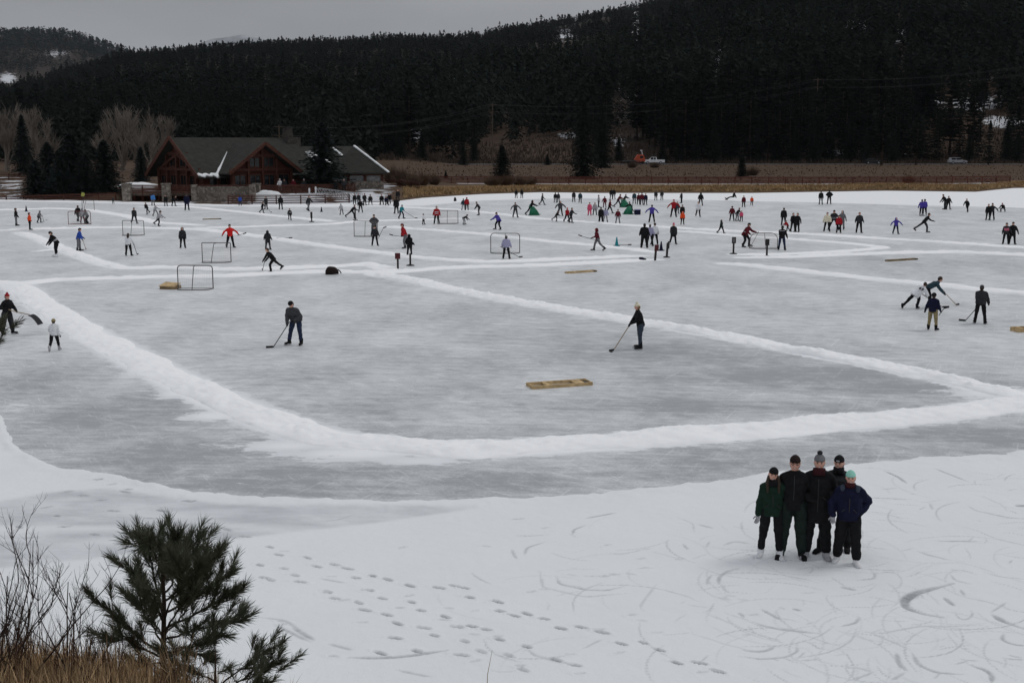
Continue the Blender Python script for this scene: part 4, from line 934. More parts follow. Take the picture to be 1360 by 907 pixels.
Yg = shore(PXg) * np.clip(1 - (Tg - 40) / 300, 0, 1) + 180 * np.clip((Tg - 40) / 300, 0, 1) + Tg
Zg = land(PXg, Yg); Xg = xat(PXg, Yg)
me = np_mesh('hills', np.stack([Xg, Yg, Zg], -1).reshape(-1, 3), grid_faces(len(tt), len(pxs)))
# where snow lies and where the dead grass shows
sn = np.zeros(Xg.shape)
sn += smooth(560, 505, PXg) * smooth(440, 490, PXg) * smooth(60, 20, Tg) * .55 + smooth(45, 20, PXg) * smooth(90, 30, Tg) * .45 + smooth(325, 345, PXg) * smooth(500, 480, PXg) * smooth(14, 8, Tg) * .5 + smooth(150, 170, PXg) * smooth(440, 400, PXg) * smooth(60, 20, Tg) * .4
sn += .22 * smooth(345, 420, Yg) + .10 * smooth(342, 350, Yg) * smooth(560, 760, PXg)
gqx, gqy = pix(Xg, Yg, Zg)
for x_, y_, rx_, ry_, am_ in ((1235, 137, 14, 6, .5), (1300, 138, 30, 9, .5), (1335, 163, 30, 7, .6), (1110, 203, 45, 5, .45), (1205, 204, 20, 4, .4), (820, 190, 14, 8, .35), (850, 130, 10, 14, .4), (760, 180, 20, 5, .3), (845, 30, 4, 26, .38), (750, 46, 16, 7, .32), (600, 115, 22, 12, .5), (552, 178, 8, 10, .6), (500, 150, 40, 3, .6), (390, 146, 20, 6, .5), (75, 72, 24, 7, .3), (10, 104, 14, 8, .5), (1195, 48, 10, 8, .4), (1140, 35, 16, 8, .4), (950, 80, 12, 20, .35), (1000, 110, 8, 6, .4), (1080, 130, 20, 30, .25), (40, 148, 6, 5, .5), (225, 105, 5, 5, .5)):
    sn += am_ * np.exp(-((gqx - x_) / rx_) ** 2 - ((gqy - y_) / ry_) ** 2) * (Yg > 340)
attr(me, 'shade_litter', np.maximum(smooth(430, 520, Yg), smooth(338, 343, Yg) * np.maximum(smooth(760, 840, PXg) * smooth(1230, 1190, PXg), .35)).ravel()); attr(me, 'snowy', sn.ravel()); attr(me, 'gold', (smooth(.5, 1.7, Tg) * smooth(26, 14, Tg) * smooth(520, 580, PXg)).ravel())  # gold stops short of the bank foot: shadow line painted there as dark soil
m = bpy.data.materials.new('hillside_ground'); m.use_nodes = True; nt = m.node_tree; N = nt.nodes; L = nt.links
b = N['Principled BSDF']; b.inputs['Roughness'].default_value = .95; b.inputs['Specular IOR Level'].default_value = .1
tcx = N.new('ShaderNodeTexCoord')
n1 = noise(.09, 7, None, .65); n2 = noise(.6, 5, None, .7); n3 = noise(.035, 6, None, .6)
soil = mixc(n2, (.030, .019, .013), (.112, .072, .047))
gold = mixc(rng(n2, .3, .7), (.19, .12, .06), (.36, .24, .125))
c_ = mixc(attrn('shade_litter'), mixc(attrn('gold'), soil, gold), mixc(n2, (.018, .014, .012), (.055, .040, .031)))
sm = rng(math_('ADD', math_('ADD', attrn('snowy'), math_('MULTIPLY', n1, .75)), math_('MULTIPLY_ADD', noise(.33, 6, None, .7), .75, -.35)), .84, .93)
L.new(mixc(sm, c_, (.56, .575, .60)), b.inputs['Base Color'])  # hill snow darkened in colour for the shade among the trees
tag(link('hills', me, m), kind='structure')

# road on its embankment
mb = MB()
xa = [xat(p, 328) for p in np.linspace(430, 1800, 40)]
road = [((x, 324.5), (x, 333.5)) for x in xa]
for i in range(len(road) - 1):
    (a, b_), (c, d) = road[i], road[i + 1]
    mb.add([(a[0], a[1], 1.56), (c[0], c[1], 1.56), (d[0], d[1], 1.56), (b_[0], b_[1], 1.56), (a[0], a[1], 1.3), (c[0], c[1], 1.3)], [(0, 1, 2, 3), (4, 5, 1, 0)], 0)
    mb.add([(a[0], 324.6, 1.566), (c[0], 324.6, 1.566), (c[0], 324.9, 1.566), (a[0], 324.9, 1.566)], [(0, 1, 2, 3)], 1)
tag(mb.build('road', [mat('asphalt', (.05, .05, .052), .9, .2, .3, 1.2), mat('road_snow', (.6, .61, .63), .9, .2, .2, 2)]), kind='structure')

# a mountain far behind, the low cloud over it put into its pale colour
mxs = np.linspace(130, 640, 120)
crest = np.interp(mxs, [130, 200, 250, 290, 325, 350, 390, 430, 500, 570, 640], [110, 84, 66, 52, 47, 52, 60, 68, 84, 98, 112]) + 3 * (fbm(mxs * .06, mxs * 0, 4, 90) - .5)
rows = np.linspace(0, 1, 30); V = []
for q in rows:
    Yr = 7200 + 1300 * q
    zc = zatn(crest, 8500.)
    zr = (zc + 40) * q - 40 + 60 * (fbm(mxs * .03, mxs * 0 + q * 6, 4, 92) - .5) * (1 - q)
    V.append(np.stack([xat(mxs, Yr), np.full(len(mxs), Yr), zr], -1))
V.append(np.stack([xat(mxs, 9800.), np.full(len(mxs), 9800.), np.full(len(mxs), -40.)], -1))
me = np_mesh('mountain', np.concatenate(V), grid_faces(31, len(mxs)))
tag(link('mountain', me, mat('mountain_cloud_tone', (.27, .28, .29), .95, .05, .35, .012)), kind='structure')

# ------------------------------------------------------------------ conifers
BARK = mat('pine_bark', (.055, .040, .030), .95, .1, .35, 3)
NEEDLE = mat('conifer_needles', (.018, .022, .018), 1.0, .0, .2, .6, rnd=.38)
NEEDLE_B = mat('spruce_needles', (.020, .027, .025), .85, .12, .3, .9, rnd=.35)
FARN = mat('far_needles', (.017, .021, .017), 1.0, .0, .45, .022, rnd=.15)
def crown_quads(rs, whorls, nb, ncl, kind, size):
    """leaf-clump quads of a conifer of height 1"""
    Q = []
    z0 = {'pine': .2, 'fir': .07, 'spruce': .02, 'farpine': .12, 'farfir': .04}[kind]
    for w in range(whorls):
        t = (w + rs.random()) / whorls; z = z0 + (1 - z0) * t
        if 'pine' in kind: r = .17 * (math.sin(math.pi * min(1, .12 + .9 * t)) ** .6) * (1 - .25 * t)
        elif 'fir' in kind: r = .18 * (1 - t) ** .75 + .012
        else: r = .30 * (1 - t) ** .8 + .012
        nbr = max(3, int(nb * (1 - .5 * t))); a0 = rs.random() * 6.28
        for k in range(nbr):
            if rs.random() < .16: continue
            a = a0 + 6.283 * (k + rs.uniform(-.3, .3)) / nbr; rr = r * rs.uniform(.55, 1.2)
            droop = {'pine': .12, 'fir': -.15, 'spruce': -.30, 'farpine': -.9, 'farfir': -1.1}[kind] * rs.uniform(.4, 1.4)
            for c in range(ncl):
                u = (c + rs.uniform(.25, 1)) / ncl
                d = rr * u; p = Vector((math.cos(a) * d, math.sin(a) * d, z + droop * d + rs.uniform(-.01, .01)))
                sz = size * rs.uniform(.6, 1.3) * (1.1 - .35 * u)
                d1 = Vector((math.cos(a), math.sin(a), droop + rs.uniform(-.3, .3))).normalized()
                d2 = Vector((-math.sin(a), math.cos(a), rs.uniform(-.7, .7))).normalized()
                Q.append([p - d1 * sz - d2 * sz * .45, p - d2 * sz * .75 + d1 * sz * .2, p + d1 * sz * rs.uniform(.9, 1.6), p + d2 * sz * .75 + d1 * sz * .1])
                if rs.random() < .6:
                    up = Vector((0, 0, 1)); Q.append([p - d1 * sz, p + up * sz * .55, p + d1 * sz * 1.2, p - up * sz * .35])
    for k in range(5):
        p = Vector((0, 0, 1 - k * .03)); a = rs.random() * 6.28; d = Vector((math.cos(a), math.sin(a), 0)) * .012 * (1 + k)
        Q.append([p - d, p + Vector((0, 0, .035)), p + d, p - Vector((0, 0, .05))])
    return Q
def quads_mesh(name, Q):
    V = np.array([[tuple(v) for v in q] for q in Q]).reshape(-1, 3)
    return np_mesh(name, V, np.arange(len(V)).reshape(-1, 4), False)
def conifer_proto(seed, kind, whorls, nb, ncl, size):
    rs = random.Random(seed)
    crown = quads_mesh('crown', crown_quads(rs, whorls, nb, ncl, kind, size))
    mb = MB(); bend = [rs.uniform(-.008, .008) for _ in range(4)]
    mb.path([(0, 0, -.04), (bend[0], bend[1], .3), (bend[2], bend[3], .65), (0, 0, .98)], [.016, .012, .007, .002], 7)
    for k in range(14 if kind == 'pine' else 8):       # limbs, some dead and bare low on the trunk
        z = rs.uniform(.12, .8); a = rs.random() * 6.28; l = rs.uniform(.05, .13)
        mb.path([(0, 0, z), (math.cos(a) * l, math.sin(a) * l, z + rs.uniform(-.02, .03))], [.004, .001], 4)
    return crown, mb.mesh('trunk', True)
def place_conifer(proto, name, loc, h, w, label, group, cat='tree', crown_mat=None, rz=None):
    t = empty(name, loc, random.random() * 6.28 if rz is None else rz, label, cat, group); t.scale = (h * w, h * w, h)
    link('crown', proto[0], crown_mat or NEEDLE, t); link('trunk', proto[1], BARK, t)
    return t
PINES = [conifer_proto(100 + k, 'pine', 26, 9, 4, .030) for k in range(5)]
FIRS = [conifer_proto(200 + k, 'fir', 30, 9, 4, .026) for k in range(4)]
SPRUCES = [conifer_proto(300 + k, 'spruce', 60, 17, 7, .021) for k in range(3)]

def scatter(n, plo, phi, ylo, yhi, seed, power=1.0):
    rs = np.random.RandomState(seed)
    px = rs.uniform(plo, phi, n); y = (ylo ** 2 + (yhi ** 2 - ylo ** 2) * rs.uniform(0, 1, n) ** power) ** .5
    return px, y, rs
# candidates on the near hillside and the toe of the main ridge
px, Yc, rs = scatter(7600, 380, 1560, 344, 860, 11, 1.35)
Zc = land(px, Yc); Xc = xat(px, Yc); qx, qy = pix(Xc, Yc, Zc)
ok = stands(Xc, Yc, Zc, 15, rs) & ((Yc > 362) | (rs.uniform(0, 1, len(px)) < np.where((px > 790) & (px < 1210), .9, .4))) & (Yc < prof(px, NEAR, 1) + 40) & ((px > 520) | (rs.uniform(0, 1, len(px)) < .5))
cand = sorted([(Yc[i], Xc[i], Zc[i], qx[i]) for i in np.where(ok)[0]])
cells, near_t, rest = set(), [], []
for c in cand:
    key = (int(c[3] / 4.2), int(c[0] / 9))
    if key in cells: continue
    cells.add(key)
    (near_t if len(near_t) < 235 and 500 < c[3] < 1375 else rest).append(c)
KIND_LAB = (('ponderosa_pine', 'dark ponderosa pine with an uneven rounded crown in the wood above the road', 'pines in the wood above the road'),
            ('fir_tree', 'dark narrow pointed fir in the wood above the road', 'firs in the wood above the road'))
for i, (y, x, z, q) in enumerate(near_t):
    k = 0 if random.random() < .62 else 1
    h = random.uniform(10, 23) if k == 0 else random.uniform(9, 21)
    pr = random.choice(PINES if k == 0 else FIRS)
    place_conifer(pr, KIND_LAB[k][0], (x, y, z - .3), h, random.uniform(.85, 1.45), KIND_LAB[k][1], KIND_LAB[k][2])
# single trees on the open bank below the wood
for px_, yb, yt, kind, lab in ((667, 236, 192, 0, 'short broad pine standing alone on the brown bank by the boardwalk'), (775, 236, 132, 0, 'tallest dark pine on the bank below the road, rising into the wood'), (800, 226, 150, 0, 'tall dark pine leaning in close behind the tallest bank pine'), (985, 236, 205, 0, 'small dark pine on the slope right of the white pickup'), (592, 238, 225, 1, 'tiny young fir on the grassy bank near the lodge'),
                               (615, 222, 190, 0, 'slim dark pine at the foot of the slope behind the tiny fir'), (727, 222, 205, 0, 'low round pine on the open brown slope above the boardwalk'), (1170, 226, 120, 0, 'tall dense pine beside the dark car on the road'), (1312, 226, 160, 1, 'dark fir beside the pale parked car on the road'), (1216, 226, 150, 0, 'thin dark pine between the two cars on the road')):
    Yd = {667: 225, 775: 230, 800: 300, 985: 240, 592: 222}.get(px_, 318)
    g = at(px_, yb, Yd); zl = float(land(px_, Yd)); hh = zat(yt, Yd) - zl
    place_conifer((SPRUCES[int(px_) % 3] if px_ < 1000 else (PINES if kind == 0 else FIRS)[int(px_) % 4]), 'ponderosa_pine' if kind == 0 else 'fir_tree', (g.x, Yd, zl - .2), hh, {667: 1.5, 775: .85, 800: .8, 985: 1.3, 727: 1.6}.get(px_, 1.1), lab, None)

for k_, (px_, h_, w_) in enumerate(((795, 9, 1.0), (822, 7, 1.1), (905, 11, .8), (925, 8, .9), (948, 12, .8), (972, 10, .9), (1008, 13, .75), (1032, 8, 1.0), (1056, 11, .8), (1082, 14, .7), (1104, 9, .9), (1126, 12, .8), (1150, 10, .8), (1188, 9, .9), (1224, 6, 1.0), (1288, 8, .9), (1338, 12, .8), (1352, 9, .9), (880, 6, 1.2), (630, 7, 1.1), (560, 8, 1.0), (532, 9, 1.0))):
    Yd = 340 + (k_ * 7) % 9; zl = float(land(px_, Yd)); place_conifer(SPRUCES[k_ % 3], 'fir_tree', (xat(px_, Yd), Yd, zl - .2), h_, w_, 'dark bushy fir branched to the ground at the edge of the wood beside the road', 'bushy firs at the edge of the wood')
def mass(name, pts, nproto, spec, matr, seed, label):
    """a far wood as one mesh: pts = (x, y, z, h, w)"""
    protos = []
    for k in range(nproto):
        r_ = random.Random(seed + k)
        Q = crown_quads(r_, *spec[0:3], 'farfir' if k % 3 == 0 else 'farpine', spec[3])
        protos.append(np.array([[tuple(v) for v in q] for q in Q]))
    VV = []
    rs_ = np.random.RandomState(seed); pts = np.array(pts)
    which = rs_.randint(0, nproto, len(pts)); ang = rs_.uniform(0, 6.28, len(pts))
    for k in range(nproto):
        I = np.where(which == k)[0]
        if len(I) == 0: continue
        p = protos[k].reshape(-1, 3); c, s_ = np.cos(ang[I])[:, None], np.sin(ang[I])[:, None]
        hw = (pts[I, 3] * pts[I, 4])[:, None]
        x = (p[None, :, 0] * c - p[None, :, 1] * s_) * hw + pts[I, 0, None]
        y = (p[None, :, 0] * s_ + p[None, :, 1] * c) * hw + pts[I, 1, None]
        z = p[None, :, 2] * pts[I, 3, None] + pts[I, 2, None]
        VV.append(np.stack([x, y, z], -1).reshape(-1, 3))
    V = np.concatenate(VV)
    return tag(link(name, np_mesh(name, V, np.arange(len(V)).reshape(-1, 4), False), matr), label, 'forest', None, 'stuff')
pts = [(x, y, z - .4, random.uniform(9, 22), random.uniform(1.0, 1.7)) for y, x, z, q in rest]
mass('forest', pts, 6, (16, 7, 2, .040), FARN, 40, 'dense dark conifer wood covering the near hillside')
px, Yc, rs = scatter(15000, -160, 1100, 385, 1540, 21, .8)
Zc = land(px, Yc); Xc = xat(px, Yc); qx, qy = pix(Xc, Yc, Zc)
ok = stands(Xc, Yc, Zc, 12, rs) & ~((px > 620) & (Yc < prof(px, NEAR, 1)))
pts = [(Xc[i], Yc[i], Zc[i] - .6, (rs.uniform(9, 15) if Yc[i] < 700 else rs.uniform(4.5, 11.5)) * (1.25 if rs.uniform() < .12 else 1), rs.uniform(1.25, 2.3)) for i in np.where(ok)[0]]
# the foot of the ridge behind the lodge
fx, fY, rf = scatter(2600, -200, 640, 300, 560, 77, .9)
fZ = land(fx, fY); fX = xat(fx, fY); gx_, gy_ = pix(fX, fY, fZ)
ok = stands(fX, fY, fZ, 12, rf) & ((fx < 500) | (fY > 350))
pts += [(fX[i], fY[i], fZ[i] - .4, rf.uniform(9, 15), rf.uniform(1.0, 1.4)) for i in np.where(ok)[0]]
# a closed fringe along the crest
cx_ = rs.uniform(-60, 1000, 1100); Dc = prof(cx_, MAIN, 1) + rs.uniform(-60, 15, 1100); zc = land(cx_, Dc); xc_ = xat(cx_, Dc)
pts += [(xc_[i], Dc[i], zc[i] - .6, rs.uniform(4.5, 8) * (1 + .7 * rs.uniform() ** 4) * (.75 + .6 * float(vnoise(cx_[i] * .06, 3.0, 4))), rs.uniform(1.3, 2.3)) for i in range(1100)]
mass('forest', pts, 8, (11, 6, 2, .050), FARN, 60, 'dark conifer forest on the long ridge behind the lake')
px, Yc, rs = scatter(5200, -160, 300, 2300, 3020, 31, .7)
Zc = land(px, Yc); Xc = xat(px, Yc); qx, qy = pix(Xc, Yc, Zc)
ok = stands(Xc, Yc, Zc, 12, rs)
pts = [(Xc[i], Yc[i], Zc[i] - 1, rs.uniform(10, 18), rs.uniform(1.5, 2.4)) for i in np.where(ok)[0]]
mass('forest', pts, 5, (6, 4, 1, .09), FARN, 80, 'hazy conifer forest on the distant hill at left')

# spruces beside the lodge
def spruce(px, yb, yt, Yd, w, lab, k):
    zl = float(land(px, Yd)); h = zat(yt, Yd) - zl
    place_conifer(SPRUCES[k % 3], 'spruce_tree', (xat(px, Yd), Yd, zl - .1), h, w, lab, None, crown_mat=NEEDLE_B)
spruce(428, 255, 163, 163, 1.65, 'tall dark spruce standing in front of the lodge between its two roofs', 0)
spruce(93, 258, 176, 166, 1.7, 'tallest of the dark spruces by the red fence, second from the lodge', 1)
spruce(137, 258, 186, 165, 1.75, 'broad dark spruce nearest the lodge wall, touched with snow', 2)
spruce(62, 258, 189, 170, 1.8, 'shorter dark spruce left of the tallest one by the red fence', 0)
spruce(112, 258, 205, 162, 1.9, 'low wide spruce filling the gap between the two taller spruces near the lodge', 0)
spruce(44, 258, 212, 163, 2.0, 'lowest spruce at the left end of the row by the red fence', 1)
spruce(78, 258, 208, 162, 1.9, 'squat spruce in front of the tallest spruce of the row', 2)
spruce(30, 255, 152, 215, .85, 'tall thin spruce rising among the bare cottonwoods at the far left', 1)
spruce(186, 236, 195, 190, 1.3, 'low rounded dark conifer behind the lodge under the bare cottonwoods', 2)
spruce(-25, 258, 180, 172, 1.1, 'dark spruce at the left edge behind the snowy lot', 0)

# bare cottonwoods
TWIG = mat('cottonwood_twigs', (.20, .172, .148), .9, .1, .25, 2)
def bare_proto(seed):
    """upright fan of a cottonwood: limbs leave the trunk low and sweep up; height 1"""
    rs = random.Random(seed); tr, cr = MB(), MB(); hi = [0]
    def grow(p, d, l, r, lev):
        pts = [p]; dd = d.copy()
        for k in range(3): dd = (dd + Vector((rs.gauss(0, .06), rs.gauss(0, .06), .05))).normalized(); pts.append(pts[-1] + dd * l / 3)
        hi[0] = max(hi[0], pts[-1].z)
        (tr if lev < 2 else cr).path(pts, [r, r * .85, r * .7, r * .5], 5 if lev < 2 else 3, cap=False)
        if lev >= 4: return
        for k in range((7, 5, 5, 4)[lev]):
            sp = (.20, .26, .32, .4)[lev]; i = rs.choice((1, 2, 3, 3) if lev else (0, 1, 1, 2, 3))
            nd = (dd * .8 + Vector((rs.gauss(0, sp), rs.gauss(0, sp), rs.uniform(.1, .5)))).normalized()
            grow(pts[i], nd, l * rs.uniform(.55, .85), max(.0016, r * .55), lev + 1)
    grow(Vector((0, 0, -.03)), Vector((0, 0, 1)), .34, .020, 0)
    for q in (tr, cr): q.v = [(x / hi[0], y / hi[0], z / hi[0]) for x, y, z in q.v]
    return cr.mesh('crown'), tr.mesh('trunk', True)
BARES = [bare_proto(400 + k) for k in range(3)]
for i, (px_, yt, Yd, lab) in enumerate(((140, 145, 232, 'bare brown cottonwood at the left side of the clump behind the lodge'), (160, 138, 240, 'bare cottonwood second from the left in the clump behind the lodge'), (180, 136, 236, 'tallest bare cottonwood in the middle of the clump behind the lodge'), (200, 138, 230, 'bare cottonwood in the clump, just left of the lodge gable'), (215, 148, 238, 'bare cottonwood closest to the lodge gable'),
                                        (6, 128, 236, 'tall bare cottonwood at the left edge of the photo'), (26, 130, 240, 'bare cottonwood right behind the thin tall spruce'), (48, 138, 234, 'bare cottonwood between the thin spruce and the tallest spruce'), (64, 152, 238, 'low bare cottonwood at the right end of the left clump'), (362, 178, 215, 'pale bare tree behind the lodge roof beside the chimney'), (-20, 132, 238, 'bare cottonwood cut by the left edge of the photo'))):
    zl = float(land(px_, Yd)); h = (zat(yt, Yd) - zl)
    t = empty('bare_cottonwood', (xat(px_, Yd), Yd, zl), random.random() * 6.28, lab, 'tree', 'bare cottonwoods behind the lodge'); t.scale = (h * 1.15, h * 1.15, h * 1.0)
    link('crown', BARES[i % 3][0], TWIG, t); link('trunk', BARES[i % 3][1], TWIG, t)

# bare willow bushes along the far bank
WILLOW = mat('willow_twigs', (.10, .066, .046), .9, .1, .3, 3)
def willow_proto(seed, n=420):
    rs = random.Random(seed); mb = MB()
    for k in range(n):
        a = rs.random() * 6.28; r = rs.random() ** .6 * .5; b0 = Vector((math.cos(a) * r * .35, math.sin(a) * r * .35, -.02))
        tip = Vector((math.cos(a) * r * rs.uniform(.8, 1.3), math.sin(a) * r * rs.uniform(.8, 1.3), rs.uniform(.45, 1) * (1.05 - r)))
        mid = (b0 + tip) / 2 + Vector((rs.uniform(-.06, .06), rs.uniform(-.06, .06), .06))
        mb.path([b0, mid, tip], [.007, .005, .002], 3, cap=False)
    return mb.mesh('willow_bush')
WIL = [willow_proto(500 + k) for k in range(3)]
for i, (px_, Yd, w, h, lab) in enumerate(((520, 186, 4, 3.4, 'bare willow bush at the corner of the lodge deck'), (534, 178, 3.6, 3.2, 'bare willow bush on the shore nearest the skaters by the lodge'), (547, 176, 3.5, 2.8, 'bare willow bush at the tip of the shore bank'), (560, 186, 3.6, 2.6, 'bare brown willow bush behind the tip of the shore bank'), (576, 192, 3, 2.2, 'low bare willow bush left of the tiny fir'),
                                          (655, 196, 4, 2.2, 'dark bare bush in front of the boardwalk below the lone broad pine'), (672, 197, 4, 2.3, 'dark bare bush right of the lone broad pine at the boardwalk'), (690, 198, 3.5, 2.0, 'dark bare bush at the start of the red boardwalk rail'), (705, 200, 3, 1.6, 'small bare bush against the red boardwalk rail'), (840, 300, 3.4, 2.0, 'low bare bush on the slope below the orange truck'), (870, 300, 3.4, 1.7, 'bare bush on the slope below the white pickup'),
                                          (1000, 250, 4, 2.4, 'round grey bare bush beside the small slope pine'), (1210, 205, 3, 2.0, 'bare bush growing in front of the far right boardwalk'), (165, 158, 2.0, 1.6, 'pale bare bush at the foot of the broad spruce by the lodge deck'))):
    o = link('willow_bush', WIL[i % 3], WILLOW); o.location = (xat(px_, Yd), Yd, float(land(px_, Yd))); o.scale = (w, w, h); o.rotation_euler = (0, 0, i * 1.3)
    tag(o, lab, 'bush', 'bare bushes along the far shore')

# dead grass on the far bank: one mass
rs = np.random.RandomState(9); n = 24000
px = rs.uniform(535, 1420, n); t_ = rs.uniform(.1, 1, n) ** 1.2 * 12.5
Yb = shore(px) + t_; X = xat(px, Yb); Z = land(px, Yb); h = rs.uniform(.2, .5, n); a = rs.uniform(0, 6.28, n); w = rs.uniform(.06, .22, n); ln = rs.uniform(-.3, .3, (n, 2))
V = np.stack([np.stack([X - w * np.cos(a), Yb - w * np.sin(a), Z - .05], -1), np.stack([X + w * np.cos(a), Yb + w * np.sin(a), Z - .05], -1), np.stack([X + ln[:, 0], Yb + ln[:, 1], Z + h], -1)], 1).reshape(-1, 3)
REED = mat('dead_reed_grass', (.38, .26, .135), .9, .1, .35, .4, rnd=.4)
tag(link('reed_grass', np_mesh('reed_grass', V, np.arange(3 * n).reshape(-1, 3), False), REED), 'golden dead grass along the far bank', 'grass', None, 'stuff')
# brown scrub on the slope under the road
n = 3500; px = rs.uniform(540, 1420, n); Yb = rs.uniform(208, 322, n); X = xat(px, Yb); Z = land(px, Yb); h = rs.uniform(.12, .42, n) * (.3 + fbm(X * .15, Yb * .15, 3, 5)); a = rs.uniform(0, 6.28, n); w = rs.uniform(.1, .3, n)
V = np.stack([np.stack([X - w * np.cos(a), Yb - w * np.sin(a), Z - .05], -1), np.stack([X + w * np.cos(a), Yb + w * np.sin(a), Z - .05], -1), np.stack([X, Yb, Z + h], -1)], 1).reshape(-1, 3)
tag(link('scrub_grass', np_mesh('scrub_grass', V, np.arange(3 * n).reshape(-1, 3), False), mat('dead_scrub', (.088, .055, .036), .9, .1, .25, .3, rnd=.25)), 'brown scrub covering the slope below the road', 'grass', None, 'stuff')

# leafless undergrowth and saplings under the first trees
n = 22000; px = rs.uniform(505, 1430, n); Yb = 337 + rs.uniform(0, 1, n) ** 1.4 * 80; X = xat(px, Yb); Z = land(px, Yb); h = rs.uniform(.3, 1.9, n) * (.25 + fbm(X * .08, Yb * .08, 3, 5)); a = rs.uniform(0, 6.28, n); w = rs.uniform(.05, .35, n); ln = rs.uniform(-.4, .4, (n, 2))
V = np.stack([np.stack([X - w * np.cos(a), Yb - w * np.sin(a), Z - .05], -1), np.stack([X + w * np.cos(a), Yb + w * np.sin(a), Z - .05], -1), np.stack([X + ln[:, 0], Yb + ln[:, 1], Z + h], -1)], 1).reshape(-1, 3)
tag(link('undergrowth', np_mesh('undergrowth', V, np.arange(3 * n).reshape(-1, 3), False), mat('undergrowth_twigs', (.062, .046, .036), .95, .05, .3, .3, rnd=.35)), 'brown leafless undergrowth at the foot of the wood', 'undergrowth', None, 'stuff')

# ------------------------------------------------------------------ the lodge
WOOD = mat('red_stained_timber', (.070, .026, .017), .75, .2, .35, 3)
DWOOD = mat('dark_stained_boards', (.060, .018, .011), .8, .2, .35, 4)
ROOFM = mat('grey_green_shingles', (.036, .037, .032), .92, .1, .22, 1.5, .6, 5)
GLASS = mat('window_glass', (.012, .014, .016), .12, .5)
LITWIN = mat('lit_window_tone', (.30, .31, .31), .9, .2, .4, 3)  # lit look of the pavilion windows put into a pale colour
m = bpy.data.materials.new('fieldstone'); m.use_nodes = True; nt = m.node_tree; N = nt.nodes; L = nt.links; b = N['Principled BSDF']; tcx = N.new('ShaderNodeTexCoord')
vo = N.new('ShaderNodeTexVoronoi'); vo.inputs['Scale'].default_value = 3.2; L.new(tcx.outputs['Object'], vo.inputs['Vector'])
ve = N.new('ShaderNodeTexVoronoi'); ve.feature = 'DISTANCE_TO_EDGE'; ve.inputs['Scale'].default_value = 3.2; L.new(tcx.outputs['Object'], ve.inputs['Vector'])
sv = N.new('ShaderNodeSeparateColor'); L.new(vo.outputs['Color'], sv.inputs['Color'])
st = mixc(sv.outputs['Red'], (.10, .085, .07), (.27, .235, .20))
L.new(mixc(rng(ve.outputs['Distance'], .0, .06), (.07, .065, .06), st), b.inputs['Base Color']); b.inputs['Roughness'].default_value = .9
STONE = m
PHI = R(45); O = Vector((-40.2, 158, 0))
lodge = empty('lodge', O, PHI, 'large timber lodge with a grey green roof and two red gables by the ice', 'building')
Wd, Ln, ZF, ZE, ZR = 11.6, 17.4, 1.0, 3.75, 8.1
mb = MB(); mb.box((Ln / 2, .12, (ZF + ZE) / 2), (Ln, .24, ZE - ZF)); mb.box((Ln / 2, Wd - .12, (ZF + ZE) / 2), (Ln, .24, ZE - ZF))
for x in (.12, Ln - .12):
    mb.add([(x - .12, .25, ZF), (x - .12, Wd - .25, ZF), (x - .12, Wd - .25, ZE), (x - .12, Wd / 2, ZR - .25), (x - .12, .25, ZE), (x + .12, .25, ZF), (x + .12, Wd - .25, ZF), (x + .12, Wd - .25, ZE), (x + .12, Wd / 2, ZR - .25), (x + .12, .25, ZE)],
           [(0, 1, 2, 3, 4), (9, 8, 7, 6, 5), (0, 5, 6, 1), (1, 6, 7, 2), (2, 7, 8, 3), (3, 8, 9, 4), (4, 9, 5, 0)])
mb.build('wall', DWOOD, lodge)
oh, sl = 1.0, (ZR - ZE) / (Wd / 2)
mb = MB()
mb.slab([(-1.3, -oh, ZE - sl * oh), (Ln + .8, -oh, ZE - sl * oh), (Ln + .8, Wd / 2, ZR), (-1.3, Wd / 2, ZR)], .22)
mb.slab([(-1.3, Wd + oh, ZE - sl * oh), (Ln + .8, Wd + oh, ZE - sl * oh), (Ln + .8, Wd / 2 + .004, ZR), (-1.3, Wd / 2 + .004, ZR)], .22)
roof = mb.build('roof', ROOFM, lodge)
# west gable: barge boards, king post, collar beams and glass between them
mb = MB()
for s in (-1, 1): mb.bar((-1.36, Wd / 2, ZR + .02), (-1.36, Wd / 2 + s * (Wd / 2 + oh), ZE - sl * oh + .02), .12, .5)
mb.build('barge_board', WOOD, lodge)
mb = MB()
for z_, hw in ((ZE + 2.3, 2.7), (ZE + .2, 5.6)): mb.box((-.28, Wd / 2, z_), (.25, hw * 2, .34))
for y in (1.2, 3.4, 6, 8.6, 10.8):
    zt = min(ZR - .5, ZE + (Wd / 2 - abs(y - Wd / 2)) * sl - .15); mb.box((-.3, y, (ZF + zt) / 2), (.28, .3, zt - ZF))
for s in (-1, 1): mb.bar((-.3, Wd / 2, ZR - 2.2), (-.3, Wd / 2 + s * 4.4, ZE + .3), .24, .28)
mb.build('timber_frame', WOOD, lodge)
def win(parent, c, w, h, axis, glass=GLASS, arch=False):
    mb = MB(); t = .07
    def P(u, v, d): return (c[0] + u, c[1] + d, c[2] + v) if axis == 'x' else (c[0] + d, c[1] + u, c[2] + v)
    def bx(u, v, du, dv, d, dd, mbx):
        mbx.box(P(u, v, d), (du, dd, dv) if axis == 'x' else (dd, du, dv))
    for s in (-1, 1): bx(s * (w / 2), 0, t * 2, h + t * 2, -.03, .12, mb)
    for s in (-1, 1): bx(0, s * (h / 2 - t * .2), w - t * 2.2, t * 2, -.03, .11, mb)
    if w > 1.4: bx(0, 0, t, h - t * 2.4, -.03, .1, mb)
    f = mb.build('window', WOOD, parent); g = MB(); bx(0, 0, w - t * 2, h - t * 2, -.005, .02, g); g.build('pane', glass, f)
